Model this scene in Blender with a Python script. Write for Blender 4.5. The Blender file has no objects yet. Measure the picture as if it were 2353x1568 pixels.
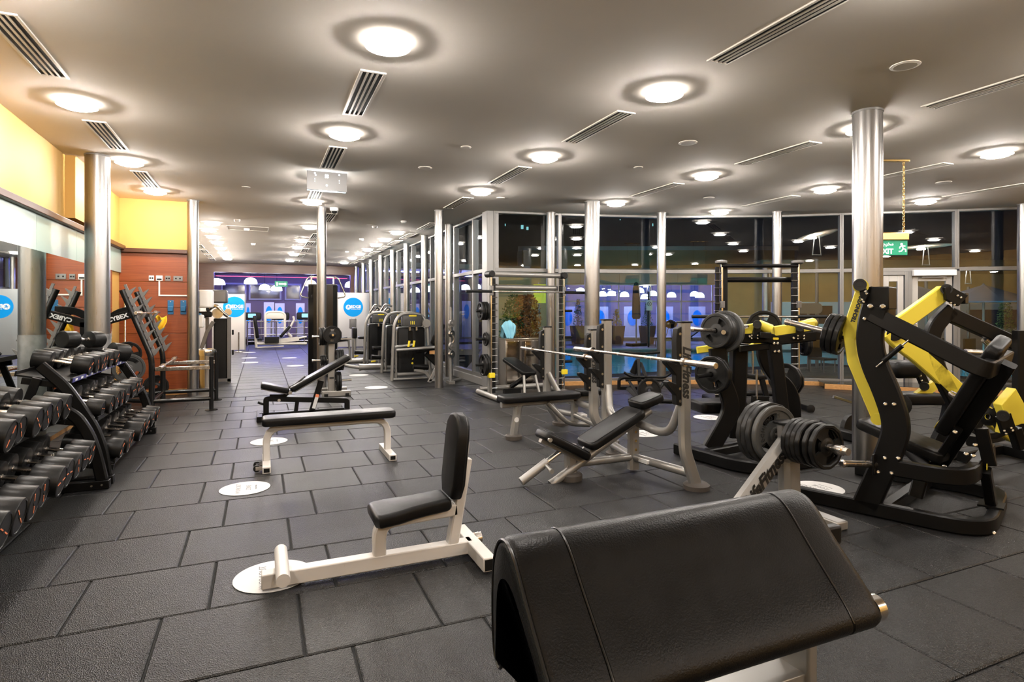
import bpy, bmesh, math, random
from mathutils import Vector, Matrix
random.seed(7)
scene = bpy.context.scene
C = scene.collection
FP, CX, HY, H, CE = 1340.0, 1176.5, 712.0, 1.45, 3.3      # focal length (px of 2353 wide frame), centre, horizon, eye height, ceiling
T = math.atan((CX - 600) / FP); SN, CS = math.sin(T), math.cos(T)
# ---------------------------------------------------------------- camera
cd = bpy.data.cameras.new('camera'); cam = bpy.data.objects.new('camera', cd); C.objects.link(cam)
cd.sensor_fit = 'HORIZONTAL'; cd.sensor_width = 36; cd.lens = FP / 2353 * 36
cd.shift_y = -(784 - HY) / 2353; cd.clip_start = .05; cd.clip_end = 300
cam.location = (0, 0, H); cam.rotation_euler = (math.pi / 2, 0, -T)
scene.camera = cam
# ---------------------------------------------------------------- world (night sky), exposure
wd = bpy.data.worlds.new('night'); scene.world = wd; wd.use_nodes = True
wd.node_tree.nodes['Background'].inputs[0].default_value = (.35, .4, .6, 1)
wd.node_tree.nodes['Background'].inputs[1].default_value = .008
vs = scene.view_settings
vs.view_transform = 'Standard'; vs.look = 'None'; vs.gamma = 1; vs.use_curve_mapping = False
vs.exposure = 0.45
LAMP, CEILFILL = 150.0, 1900.0     # emission of the ceiling downlights: lens, and the side band added to brighten the ceiling
LAMPCOL = (1, .93, .86)
BLUECOL = (.16, .16, 1)
cy = scene.cycles
cy.max_bounces = 6; cy.transparent_max_bounces = 16; cy.glossy_bounces = 3; cy.diffuse_bounces = 3; cy.light_sampling_threshold = .03; cy.use_adaptive_sampling = True; cy.adaptive_threshold = .1
cy.caustics_reflective = False; cy.caustics_refractive = False; cy.sample_clamp_indirect = 6; cy.blur_glossy = 1

# ---------------------------------------------------------------- pixel -> world helpers (world x = across the hall, y = along the hall)
def W(X, Y, z): return Vector((X * CS + Y * SN, -X * SN + Y * CS, z))
def D(x, y, d): return W((x - CX) / FP * d, d, H - (y - HY) / FP * d)
def onZ(x, y, z=0.0): return D(x, y, (H - z) * FP / (y - HY))
def onU(x, y, u): return D(x, y, u / ((x - CX) / FP * CS + SN))
def onV(x, y, v): return D(x, y, v / (-(x - CX) / FP * SN + CS))
def onP(x, y, p, n):
    r = D(x, y, 1.0) - Vector((0, 0, H)); o = Vector((0, 0, H))
    return o + r * ((Vector(p) - o).dot(n) / r.dot(n))
V3 = lambda *a: Vector(a)
# ---------------------------------------------------------------- mesh helpers
class MB:
    def __init__(s): s.v = []; s.f = []; s.flat = False
    def add(s, vs_, fs):
        b = len(s.v); s.v += [Vector(p) for p in vs_]; s.f += [tuple(i + b for i in f) for f in fs]; return s
    def box(s, c, sz, R=None):
        c = Vector(c); x, y, z = [q / 2 for q in sz]
        P = [Vector((a * x, b * y, k * z)) for k in (-1, 1) for b in (-1, 1) for a in (-1, 1)]
        if R is not None: P = [R @ p for p in P]
        return s.add([c + p for p in P], [(0, 2, 3, 1), (4, 5, 7, 6), (0, 1, 5, 4), (2, 6, 7, 3), (0, 4, 6, 2), (1, 3, 7, 5)])
    def bb(s, x0, x1, y0, y1, z0, z1): return s.box(((x0 + x1) / 2, (y0 + y1) / 2, (z0 + z1) / 2), (x1 - x0, y1 - y0, z1 - z0))
    def rings(s, R, caps=True, loop=False):
        n = len(R[0]); vs_ = [p for r in R for p in r]; fs = []
        m = len(R)
        for i in range(m if loop else m - 1):
            j = (i + 1) % m
            for k in range(n):
                l = (k + 1) % n; fs.append((i * n + k, i * n + l, j * n + l, j * n + k))
        if caps and not loop:
            fs.append(tuple(range(n - 1, -1, -1))); fs.append(tuple(range((m - 1) * n, m * n)))
        return s.add(vs_, fs)
    def lathe(s, p0, ax, prof, n=20, caps=True):
        p0 = Vector(p0); ax = Vector(ax).normalized()
        a = ax.orthogonal().normalized(); b = ax.cross(a)
        return s.rings([[p0 + ax * t + (a * math.cos(2 * math.pi * k / n) + b * math.sin(2 * math.pi * k / n)) * max(r, 1e-4) for k in range(n)] for t, r in prof], caps)
    def cyl(s, p0, p1, r, n=14, r2=None):
        p0 = Vector(p0); p1 = Vector(p1)
        return s.lathe(p0, p1 - p0, [(0, r), ((p1 - p0).length, r if r2 is None else r2)], n)
    def sweep(s, path, prof, n=None, loop=False, hint=None):
        P = [Vector(p) for p in path]; m = len(P); R = []
        seg = [(P[(i + 1) % m] - P[i]).normalized() for i in range(m if loop else m - 1)]
        if n is not None:
            n = Vector(n).normalized()
            for i in range(m):
                t0 = seg[i - 1] if (i > 0 or loop) else seg[0]; t1 = seg[i] if (i < m - 1 or loop) else seg[-1]
                a0 = t0.cross(n).normalized(); a1 = t1.cross(n).normalized(); a = (a0 + a1).normalized(); k = 1 / max(.4, a.dot(a0))
                R.append([P[i] + a * (p * k) + n * q for p, q in prof])
        else:
            a = seg[0].orthogonal().normalized() if hint is None else seg[0].cross(Vector(hint)).normalized()
            for i in range(m):
                t0 = seg[i - 1] if (i > 0 or loop) else seg[0]; t1 = seg[i] if (i < m - 1 or loop) else seg[-1]
                t = (t0 + t1).normalized(); a = (a - t * a.dot(t)).normalized(); b = t.cross(a)
                R.append([P[i] + a * p + b * q for p, q in prof])
        return s.rings(R, loop=loop)
    def tube(s, path, r, n=10, fil=0, loop=False):
        if fil: path = fillet(path, fil)
        return s.sweep(path, [(r * math.cos(2 * math.pi * k / n), r * math.sin(2 * math.pi * k / n)) for k in range(n)], None, loop)
    def bar(s, path, w, h, n, fil=0, ch=None, loop=False):
        if fil: path = fillet(path, fil, loop=loop)
        w /= 2; h /= 2; c = min(w, h) * .25 if ch is None else ch
        return s.sweep(path, [(w, -h + c), (w, h - c), (w - c, h), (-w + c, h), (-w, h - c), (-w, -h + c), (-w + c, -h), (w - c, -h)], n, loop)
    def bar3(s, path, w, h, hint, fil=0, ch=None):      # rectangular tube along any 3-D path; h along the hint
        if fil: path = fillet(path, fil)
        w /= 2; h /= 2; c = min(w, h) * .25 if ch is None else ch
        return s.sweep(path, [(w, -h + c), (w, h - c), (w - c, h), (-w + c, h), (-w, h - c), (-w, -h + c), (-w + c, -h), (w - c, -h)], None, False, hint)
    def prism(s, pts, vec):
        pts = [Vector(p) for p in pts]; vec = Vector(vec); n = len(pts)
        return s.add(pts + [p + vec for p in pts], [tuple(range(n - 1, -1, -1)), tuple(range(n, 2 * n))] + [(i, (i + 1) % n, (i + 1) % n + n, i + n) for i in range(n)])
    def slab(s, c, ex, ey, ez, outline, th):      # outline in (ex,ey) plane, thickness along ez centred
        c = Vector(c); ex, ey, ez = Vector(ex).normalized(), Vector(ey).normalized(), Vector(ez).normalized()
        return s.prism([c + ex * a + ey * b - ez * th / 2 for a, b in outline], ez * th)
    def pad(s, c, ex, ey, ez, outline, th, r=.02, k=3):   # upholstered pad: rounded rims on both faces
        c = Vector(c); ex, ey, ez = Vector(ex).normalized(), Vector(ey).normalized(), Vector(ez).normalized()
        cxm = sum(a for a, b in outline) / len(outline); cym = sum(b for a, b in outline) / len(outline)
        hw = max(1e-6, max(abs(a - cxm) for a, b in outline)); hh = max(1e-6, max(abs(b - cym) for a, b in outline)); R = []
        for sg in (-1, 1):
            rng = range(k + 1) if sg < 0 else range(k, -1, -1)
            for i in rng:
                an = math.pi / 2 * i / k; ins = r * (1 - math.sin(an)); z = sg * (th / 2 - r + r * math.cos(an))
                R.append([c + ex * (cxm + (a - cxm) * (1 - ins / hw)) + ey * (cym + (b - cym) * (1 - ins / hh)) + ez * z for a, b in outline])
        return s.rings(R)
def fillet(path, r, k=5, loop=False):
    P = [Vector(p) for p in path]; out = []; m = len(P)
    for i, p in enumerate(P):
        if not loop and i in (0, m - 1): out.append(p); continue
        a = P[i - 1] - p; b = P[(i + 1) % m] - p; q = min(r, a.length * .48, b.length * .48)
        s, e = p + a.normalized() * q, p + b.normalized() * q
        for j in range(k + 1):
            t = j / k; out.append(s * (1 - t) ** 2 + p * 2 * t * (1 - t) + e * t * t)
    return out
def rrect(w, h, r, k=4):
    o = []
    for cx_, cy_, a0 in ((w / 2 - r, h / 2 - r, 0), (-w / 2 + r, h / 2 - r, 90), (-w / 2 + r, -h / 2 + r, 180), (w / 2 - r, -h / 2 + r, 270)):
        for i in range(k + 1):
            a = math.radians(a0 + 90 * i / k); o.append((cx_ + r * math.cos(a), cy_ + r * math.sin(a)))
    return o
def circ(r, n=24, ry=None): return [(r * math.cos(2 * math.pi * k / n), (ry or r) * math.sin(2 * math.pi * k / n)) for k in range(n)]
WL = {}
def wl(o): return WL.get(o, Vector((0, 0, 0)))
def to_mesh(name, mb, origin, sharp=38):
    me = bpy.data.meshes.new(name); me.from_pydata([p - origin for p in mb.v], [], mb.f)
    bm = bmesh.new(); bm.from_mesh(me); bmesh.ops.recalc_face_normals(bm, faces=bm.faces)
    for f in bm.faces: f.smooth = True
    bm.to_mesh(me); bm.free()
    me.set_sharp_from_angle(angle=math.radians(sharp)); return me
def obj(name, mb, mat, parent=None, bevel=0, seg=2, origin=None):
    if origin is None:
        lo = Vector([min(p[i] for p in mb.v) for i in range(3)]); hi = Vector([max(p[i] for p in mb.v) for i in range(3)])
        origin = (lo + hi) / 2 if parent is not None else Vector(((lo.x + hi.x) / 2, (lo.y + hi.y) / 2, lo.z))
    origin = Vector(origin)
    o = bpy.data.objects.new(name, to_mesh(name, mb, origin)); C.objects.link(o)
    if mat: o.data.materials.append(mat)
    if bevel:
        b = o.modifiers.new('bevel', 'BEVEL'); b.width = bevel; b.segments = seg; b.limit_method = 'ANGLE'; b.angle_limit = math.radians(40)
    o.location = origin - wl(parent) if parent is not None else origin
    if parent is not None: o.parent = parent
    WL[o] = origin
    return o
def tag(o, label, cat, group=None):
    o['label'] = label; o['category'] = cat
    if group: o['group'] = group
    return o
def thing(name, label, cat, loc=(0, 0, 0), group=None):
    o = bpy.data.objects.new(name, None); o.empty_display_size = .1; C.objects.link(o); o.location = loc; WL[o] = Vector(loc)
    return tag(o, label, cat, group)
def struct(name, mb, mat, **k):
    o = obj(name, mb, mat, **k); o['kind'] = 'structure'; return o
def sroot(name, loc=(0, 0, 0)):
    o = bpy.data.objects.new(name, None); o.empty_display_size = .1; C.objects.link(o); o.location = loc; WL[o] = Vector(loc); o['kind'] = 'structure'; return o
def copy_tree(o, parent=None):
    c = o.copy(); C.objects.link(c); c.parent = parent
    for ch in o.children: copy_tree(ch, c)
    return c
def dup(o, loc, rz, label=None, group=None):
    c = copy_tree(o); c.location = loc; c.rotation_euler = (0, 0, rz)
    if label: c['label'] = label
    if group: c['group'] = group
    return c
def text(name, s, size, org, ex, ey, mat, parent=None, ext=.0015, ax='CENTER', ay='CENTER', shear=0, sx=1, bold=0, space=1, font=None):
    cu = bpy.data.curves.new('t', 'FONT'); cu.body = s; cu.size = size; cu.align_x = ax; cu.align_y = ay; cu.extrude = ext; cu.shear = shear; cu.offset = bold; cu.space_character = space
    cu.resolution_u = 3
    if font: cu.font = font
    to = bpy.data.objects.new('t', cu); C.objects.link(to)
    dg = bpy.context.evaluated_depsgraph_get(); me = bpy.data.meshes.new_from_object(to.evaluated_get(dg)); bpy.data.objects.remove(to); bpy.data.curves.remove(cu)
    ex = Vector(ex).normalized(); ey = Vector(ey).normalized(); ez = ex.cross(ey); org = Vector(org)
    for q in me.vertices:
        c = q.co; q.co = ex * c.x * sx + ey * c.y + ez * c.z
    me.name = name; me.materials.clear(); me.materials.append(mat)
    o = bpy.data.objects.new(name, me); C.objects.link(o); WL[o] = org
    o.location = org - wl(parent) if parent is not None else org
    if parent is not None: o.parent = parent
    return o
# ---------------------------------------------------------------- materials
def mat(name, col, rough=.5, metal=0, spec=.5, emit=None, es=0, bump=0, bscale=80, var=0, vscale=6, coat=0, trans=0, ior=1.5, sub=None):
    m = bpy.data.materials.new(name); m.use_nodes = True; nt = m.node_tree; b = nt.nodes['Principled BSDF']
    b.inputs['Base Color'].default_value = (*col, 1); b.inputs['Roughness'].default_value = rough; b.inputs['Metallic'].default_value = metal
    b.inputs['Specular IOR Level'].default_value = spec; b.inputs['Coat Weight'].default_value = coat
    b.inputs['Transmission Weight'].default_value = trans; b.inputs['IOR'].default_value = ior
    if emit: b.inputs['Emission Color'].default_value = (*emit, 1); b.inputs['Emission Strength'].default_value = es
    tc = nt.nodes.new('ShaderNodeTexCoord')
    if var:
        no = nt.nodes.new('ShaderNodeTexNoise'); no.inputs['Scale'].default_value = vscale; no.inputs['Detail'].default_value = 5
        rp = nt.nodes.new('ShaderNodeMapRange'); rp.inputs['From Min'].default_value = .3; rp.inputs['From Max'].default_value = .7
        rp.inputs['To Min'].default_value = 1 - var; rp.inputs['To Max'].default_value = 1 + var
        mx = nt.nodes.new('ShaderNodeMix'); mx.data_type = 'RGBA'; mx.blend_type = 'MULTIPLY'; mx.inputs['Factor'].default_value = 1
        mx.inputs['A'].default_value = (*col, 1)
        nt.links.new(tc.outputs['Object'], no.inputs['Vector']); nt.links.new(no.outputs['Fac'], rp.inputs['Value'])
        nt.links.new(rp.outputs['Result'], mx.inputs['B']); nt.links.new(mx.outputs['Result'], b.inputs['Base Color'])
        r2 = nt.nodes.new('ShaderNodeMapRange'); r2.inputs['To Min'].default_value = max(.02, rough - .08); r2.inputs['To Max'].default_value = min(1, rough + .1)
        nt.links.new(no.outputs['Fac'], r2.inputs['Value']); nt.links.new(r2.outputs['Result'], b.inputs['Roughness'])
    if bump:
        n2 = nt.nodes.new('ShaderNodeTexNoise'); n2.inputs['Scale'].default_value = bscale; n2.inputs['Detail'].default_value = 3
        bp = nt.nodes.new('ShaderNodeBump'); bp.inputs['Strength'].default_value = bump; bp.inputs['Distance'].default_value = .004
        nt.links.new(tc.outputs['Object'], n2.inputs['Vector']); nt.links.new(n2.outputs['Fac'], bp.inputs['Height']); nt.links.new(bp.outputs['Normal'], b.inputs['Normal'])
    return m
def nodes(m): return m.node_tree.nodes, m.node_tree.links, m.node_tree.nodes['Principled BSDF']
M = {}
def rubber_floor():
    m = mat('rubber_floor', (.03, .03, .031), .5, spec=.38); N, L, b = nodes(m)
    tc = N.new('ShaderNodeTexCoord'); ge = N.new('ShaderNodeNewGeometry')
    n1 = N.new('ShaderNodeTexNoise'); n1.inputs['Scale'].default_value = 170; n1.inputs['Detail'].default_value = 2
    n2 = N.new('ShaderNodeTexNoise'); n2.inputs['Scale'].default_value = 1.6; n2.inputs['Detail'].default_value = 5
    vo = N.new('ShaderNodeTexVoronoi'); vo.inputs['Scale'].default_value = 190
    L.new(ge.outputs['Position'], n1.inputs['Vector']); L.new(ge.outputs['Position'], n2.inputs['Vector']); L.new(ge.outputs['Position'], vo.inputs['Vector'])
    cr = N.new('ShaderNodeValToRGB'); cr.color_ramp.elements[0].color = (.004, .004, .0045, 1); cr.color_ramp.elements[0].position = .35
    cr.color_ramp.elements[1].color = (.0215, .021, .0205, 1); cr.color_ramp.elements[1].position = .72
    L.new(n1.outputs['Fac'], cr.inputs['Fac'])
    mx = N.new('ShaderNodeMix'); mx.data_type = 'RGBA'; mx.blend_type = 'MULTIPLY'; mx.inputs['Factor'].default_value = 1
    r = N.new('ShaderNodeMapRange'); r.inputs['From Min'].default_value = .3; r.inputs['From Max'].default_value = .7; r.inputs['To Min'].default_value = .75; r.inputs['To Max'].default_value = 1.25
    oi = N.new('ShaderNodeObjectInfo'); r3 = N.new('ShaderNodeMapRange'); r3.inputs['To Min'].default_value = .85; r3.inputs['To Max'].default_value = 1.15
    ml = N.new('ShaderNodeMath'); ml.operation = 'MULTIPLY'
    L.new(oi.outputs['Random'], r3.inputs['Value']); L.new(n2.outputs['Fac'], r.inputs['Value']); L.new(r.outputs['Result'], ml.inputs[0]); L.new(r3.outputs['Result'], ml.inputs[1])
    L.new(cr.outputs['Color'], mx.inputs['A']); L.new(ml.outputs[0], mx.inputs['B']); L.new(mx.outputs['Result'], b.inputs['Base Color'])
    bp = N.new('ShaderNodeBump'); bp.inputs['Strength'].default_value = .9; bp.inputs['Distance'].default_value = .004
    L.new(vo.outputs['Distance'], bp.inputs['Height']); L.new(bp.outputs['Normal'], b.inputs['Normal'])
    rr = N.new('ShaderNodeMapRange'); rr.inputs['To Min'].default_value = .27; rr.inputs['To Max'].default_value = .45; L.new(n2.outputs['Fac'], rr.inputs['Value']); L.new(rr.outputs['Result'], b.inputs['Roughness'])
    return m
M['floor'] = rubber_floor()
def glass(name, tint=(1, 1, 1), extra=0.0):
    m = bpy.data.materials.new(name); m.use_nodes = True; nt = m.node_tree; N = nt.nodes; L = nt.links
    N.remove(N['Principled BSDF']); out = N['Material Output']
    t = N.new('ShaderNodeBsdfTransparent'); t.inputs[0].default_value = (*tint, 1); g = N.new('ShaderNodeBsdfGlossy'); g.inputs['Roughness'].default_value = .0
    fr = N.new('ShaderNodeFresnel'); fr.inputs[0].default_value = 1.5; ad = N.new('ShaderNodeMath'); ad.operation = 'ADD'; ad.inputs[1].default_value = extra
    ge = N.new('ShaderNodeNewGeometry'); io = N.new('ShaderNodeMapRange'); io.inputs['To Min'].default_value = 1.5; io.inputs['To Max'].default_value = 1 / 1.5   # same reflectance from inside the pane
    L.new(ge.outputs['Backfacing'], io.inputs['Value']); L.new(io.outputs['Result'], fr.inputs[0])
    mx = N.new('ShaderNodeMixShader'); L.new(fr.outputs[0], ad.inputs[0]); L.new(ad.outputs[0], mx.inputs[0]); L.new(t.outputs[0], mx.inputs[1]); L.new(g.outputs[0], mx.inputs[2]); L.new(mx.outputs[0], out.inputs[0])
    return m
M['glass'] = glass('window_glass', (.86, .9, .92), .02)
M['frost'] = mat('frosted_glass', (.40, .53, .485), .28, spec=.5)
M['mirror'] = mat('mirror', (.80, .86, .83), .012, metal=1)
M['ceiling'] = mat('ceiling_paint', (.88, .82, .75), .85, spec=.2, var=.02, vscale=1.2)
M['yellow_wall'] = mat('yellow_wall_paint', (.64, .39, .11), .6, spec=.3, var=.03, vscale=1.5)
M['cream'] = mat('cream_wall', (.72, .62, .46), .7)
M['grey_wall'] = mat('grey_wall', (.5, .48, .45), .8)
def wood(name, a, b_, rough=.35, sc=(1.2, 30, 30)):
    m = mat(name, a, rough); N, L, b = nodes(m); tc = N.new('ShaderNodeTexCoord'); mp = N.new('ShaderNodeMapping'); mp.inputs['Scale'].default_value = sc
    n = N.new('ShaderNodeTexNoise'); n.inputs['Scale'].default_value = 1.6; n.inputs['Detail'].default_value = 6; n.inputs['Distortion'].default_value = .4
    cr = N.new('ShaderNodeValToRGB'); cr.color_ramp.elements[0].color = (*a, 1); cr.color_ramp.elements[1].color = (*b_, 1); cr.color_ramp.elements[0].position = .3; cr.color_ramp.elements[1].position = .72
    L.new(tc.outputs['Object'], mp.inputs[0]); L.new(mp.outputs[0], n.inputs['Vector']); L.new(n.outputs['Fac'], cr.inputs[0]); L.new(cr.outputs[0], b.inputs['Base Color']); return m
M['wood'] = wood('cherry_veneer', (.20, .040, .010), (.30, .075, .020), .38)
M['wood_dark'] = wood('dark_wood', (.075, .028, .014), (.12, .045, .02), .35)
M['wood_trim'] = mat('wood_trim', (.07, .025, .012), .35)
M['oak'] = wood('oak', (.42, .20, .06), (.56, .30, .11), .5)
def brushed(name, col, rough=.34, var=.25, sc=(60, 60, 1.5)):
    m = mat(name, col, rough, metal=1); N, L, b = nodes(m); tc = N.new('ShaderNodeTexCoord'); mp = N.new('ShaderNodeMapping'); mp.inputs['Scale'].default_value = sc
    n = N.new('ShaderNodeTexNoise'); n.inputs['Scale'].default_value = 3; n.inputs['Detail'].default_value = 4
    r = N.new('ShaderNodeMapRange'); r.inputs['To Min'].default_value = rough * (1 - var); r.inputs['To Max'].default_value = rough * (1 + var)
    L.new(tc.outputs['Object'], mp.inputs[0]); L.new(mp.outputs[0], n.inputs['Vector']); L.new(n.outputs['Fac'], r.inputs['Value']); L.new(r.outputs['Result'], b.inputs['Roughness']); return m
M['column'] = brushed('brushed_column_steel', (.33, .32, .31), .30)
M['column_base'] = mat('galvanised_sleeve', (.30, .295, .29), .5, metal=.9, var=.15, vscale=14)
M['alu'] = mat('anodised_frame', (.21, .205, .20), .42, metal=.5)
M['steel'] = brushed('brushed_cabinet_steel', (.62, .58, .53), .22, .3, (2, 2, 60))
M['chrome'] = mat('chrome', (.78, .76, .73), .16, metal=1)
M['worn_chrome'] = mat('worn_chrome', (.62, .57, .52), .24, metal=1, var=.12, vscale=30)
M['bolt'] = mat('zinc_bolt', (.7, .68, .65), .25, metal=1)
M['vinyl'] = mat('black_vinyl', (.0065, .0062, .0062), .34, spec=.16, bump=.22, bscale=260, var=.15, vscale=12)
M['vinyl_seam'] = mat('vinyl_piping', (.008, .0075, .0075), .3, spec=.35)
M['black'] = mat('black_powder_coat', (.0055, .0053, .0052), .36, spec=.16, bump=.05, bscale=400)
M['black_gloss'] = mat('black_gloss', (.008, .008, .008), .18, spec=.4)
M['plastic'] = mat('black_plastic', (.008, .008, .008), .42, spec=.2)
M['rubber'] = mat('black_rubber', (.008, .0078, .0076), .36, spec=.22, bump=.12, bscale=120, var=.3, vscale=9)
M['iron'] = mat('grey_cast_plate', (.018, .018, .018), .40, spec=.25, bump=.1, bscale=200)
M['plate_grey'] = mat('grey_plate', (.07, .07, .068), .42, spec=.3, bump=.1, bscale=200)
M['silver'] = mat('silver_paint', (.30, .29, .275), .36, metal=.55, bump=.03, bscale=500)
M['silver_dark'] = mat('dark_silver_paint', (.16, .155, .15), .4, metal=.4)
def chipped():
    m = mat('chipped_white_paint', (.60, .57, .535), .42); N, L, b = nodes(m); tc = N.new('ShaderNodeTexCoord')
    n = N.new('ShaderNodeTexNoise'); n.inputs['Scale'].default_value = 26; n.inputs['Detail'].default_value = 8; n.inputs['Roughness'].default_value = .7
    cr = N.new('ShaderNodeValToRGB'); cr.color_ramp.elements[0].color = (.60, .57, .535, 1); cr.color_ramp.elements[1].color = (.25, .2, .16, 1); cr.color_ramp.elements[0].position = .66; cr.color_ramp.elements[1].position = .72
    L.new(tc.outputs['Object'], n.inputs['Vector']); L.new(n.outputs['Fac'], cr.inputs[0]); L.new(cr.outputs[0], b.inputs['Base Color']); return m
M['white_paint'] = chipped()
M['white'] = mat('white_plastic', (.80, .79, .77), .4)
M['sticker'] = mat('white_vinyl_sticker', (.62, .61, .595), .5, var=.06, vscale=8)
M['yellow'] = mat('yellow_paint', (.72, .585, .055), .36, bump=.03, bscale=300)
M['yellow_bright'] = mat('yellow_plastic', (.85, .66, .03), .4)
M['lamp'] = mat('lamp_lens', (1, 1, 1), .5, emit=LAMPCOL, es=LAMP)
M['ceiling_fill'] = mat('lamp_ceiling_fill', (1, 1, 1), .5, emit=LAMPCOL, es=CEILFILL)  # added emitter: throws light sideways on to the ceiling
M['added_glow_ring'] = mat('lamp_added_glow_ring', (1, 1, 1), .5, emit=LAMPCOL, es=5)  # glow added so the shielding flange and nearby ceiling look bright
M['vent_dark'] = mat('vent_shadow_box', (.006, .006, .006), .8)
M['vent'] = mat('vent_aluminium', (.85, .80, .73), .5)
M['ink'] = mat('black_print', (.012, .012, .012), .5)
M['greyprint'] = mat('grey_print', (.18, .18, .19), .6)
M['whiteprint'] = mat('white_print', (.85, .85, .85), .5)
M['orange'] = mat('orange_print', (.75, .22, .10), .5)
M['cyan'] = mat('cyan_print', (.0, .30, .78), .6, spec=.2)
M['blueplastic'] = mat('blue_plastic', (.01, .13, .30), .4)
M['cloth_y'] = mat('yellow_cloth', (.85, .55, .03), .9)
M['cloth_b'] = mat('pale_blue_cloth', (.25, .55, .68), .9)
M['silver_panel'] = brushed('brushed_partition', (.66, .64, .64), .38, .2, (1.5, 1.5, 50))
M['green_sign'] = mat('green_sign_face', (.0, .30, .16), .4, emit=(0, .30, .17), es=.12)
M['sign_white'] = mat('sign_white', (.9, .9, .9), .5, emit=(1, 1, 1), es=.4)
M['brass'] = mat('brass', (.75, .52, .2), .25, metal=1)
M['purple'] = mat('purple_foam', (.09, .04, .16), .8)
M['acrylic'] = mat('acrylic_sign', (.75, .78, .80), .2, emit=(.85, .95, 1), es=.35)
# ================================================================ SETTING
UL, VB, VE, UR = -2.15, -3.6, 11.4, 13.6         # left wall, back wall, end-wall face, right wall
VF = 25.9                                        # far end of the hall
# ---- floor slab and rubber tiles
mb = MB(); mb.bb(-2.6, 14.2, -4, 11.3, -.3, -.012); mb.bb(-2.6, 4.0, 11.3, 33.5, -.3, -.012)
floor = struct('floor', mb, mat('floor_joint', (.008, .008, .008), .9), origin=(0, 0, 0))
tu, tv, vj = .6, .587, 2.588
def px(u, v):
    X, Y = u * CS - v * SN, u * SN + v * CS
    return (CX + X / Y * FP, HY + H * FP / Y, Y) if Y > .2 else (-9e3, 9e3, Y)
tiles = []
for r in range(-11, 14):
    v0 = vj + r * tv; off = -.43 if r % 2 == 0 else -.236
    for k in range(-4, 25):
        u0 = off + k * tu; a, b = max(u0, UL), min(u0 + tu, UR)
        if b - a > .05: tiles.append((a, b, v0, min(v0 + tv, 10.66)))
tv2 = .5
for r in range(0, 46):                            # the hall beyond the joint strip: straight-laid tiles
    v0 = 10.68 + r * tv2
    for k in range(-4, 8):
        a, b = max(-.42 + k * .9, -2.3), min(-.42 + k * .9 + .9, 3.95)
        if b - a > .05 and v0 < 33: tiles.append((a, b, v0, v0 + tv2))
def tile_mb(a, b, c, d):
    g, ch = .0045, .006; m = MB()
    m.rings([[V3(a + g, c + g, -.02), V3(b - g, c + g, -.02), V3(b - g, d - g, -.02), V3(a + g, d - g, -.02)],
             [V3(a + g, c + g, -ch), V3(b - g, c + g, -ch), V3(b - g, d - g, -ch), V3(a + g, d - g, -ch)],
             [V3(a + g + ch, c + g + ch, 0), V3(b - g - ch, c + g + ch, 0), V3(b - g - ch, d - g - ch, 0), V3(a + g + ch, d - g - ch, 0)]]); return m
def seen(t):
    x, y, Y = px((t[0] + t[1]) / 2, (t[2] + t[3]) / 2)
    return Y > .8 and -250 < x < 2600 and y < 1750
vis = sorted([t for t in tiles if seen(t)], key=lambda t: ((t[0] + t[1]) / 2) ** 2 + ((t[2] + t[3]) / 2) ** 2)
near = set(vis[:300]); cache = {}
rest = MB()
for t in tiles:
    if t in near:
        key = (round(t[1] - t[0], 3), round(t[3] - t[2], 3))
        if key not in cache: cache[key] = to_mesh('rubber_tile', tile_mb(0, key[0], 0, key[1]), V3(0, 0, 0), 20); cache[key].materials.append(M['floor'])
        o = bpy.data.objects.new('rubber_tile', cache[key]); C.objects.link(o); o.parent = floor; o.location = (t[0], t[2], random.uniform(-.0015, .0005))
    else:
        q = tile_mb(*t); rest.add(q.v, q.f)
o = obj('rubber_tiles_beyond', rest, M['floor'], floor); o['kind'] = 'stuff'
# ---- ceiling
mb = MB(); mb.bb(-2.6, 4.15, 10.9, 34.5, CE, CE + .25); mb.bb(-2.6, 4.15, -4, 10.9, CE, CE + .25)
fac = [(-.45, 11.05), (2.95, 11.55), (5.2, 11.45), (7.0, 11.05), (9.6, 10.45), (12.4, 9.4)]   # window front, seen from the eye (right, forward)
facw = [W(a, b, 0) for a, b in fac]
mb.prism([V3(4.15, -4, CE), V3(14.2, -4, CE)] + [V3(14.2, 4.6, CE)] + [V3(p.x + .35, p.y + .12, CE) for p in reversed(facw)] + [V3(4.15, 10.9, CE)], (0, 0, .25))
struct('ceiling', mb, M['ceiling'])
# ---- left wall
mb = MB(); mb.bb(UL - .25, UL, VB - .2, VE + .2, 0, CE)
mb.bb(UL, UL + .10, 8.5, 9.4, 2.55, CE)      # boxed pier on the upper wall behind the column
wl_ = struct('wall_left', mb, M['yellow_wall'])
mb = MB(); mb.bb(UL, UL + .035, VB, 10.72, .06, 2.06); mir = obj('mirror', mb, M['mirror'], wl_)
v0 = 10.72
for i, (a, b) in enumerate([(-3.6, -1.2), (-1.2, 1.2), (1.2, 3.6), (3.6, 6.0), (6.0, 7.43), (7.43, 8.86), (8.86, 10.29), (10.29, VE)]):
    mb = MB(); mb.bb(UL, UL + .03, a + .003, b - .003, 2.062, 2.44); obj('frosted_panel', mb, M['frost'], wl_)
mb = MB(); mb.bb(UL, UL + .09, VB, VE, 2.44, 2.51); o = struct('trim_1', mb, M['wood_trim'], bevel=.008)
mb = MB(); mb.bb(UL, UL + .02, VB, VE, 0, .06); struct('baseboard_left', mb, M['oak'])
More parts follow.
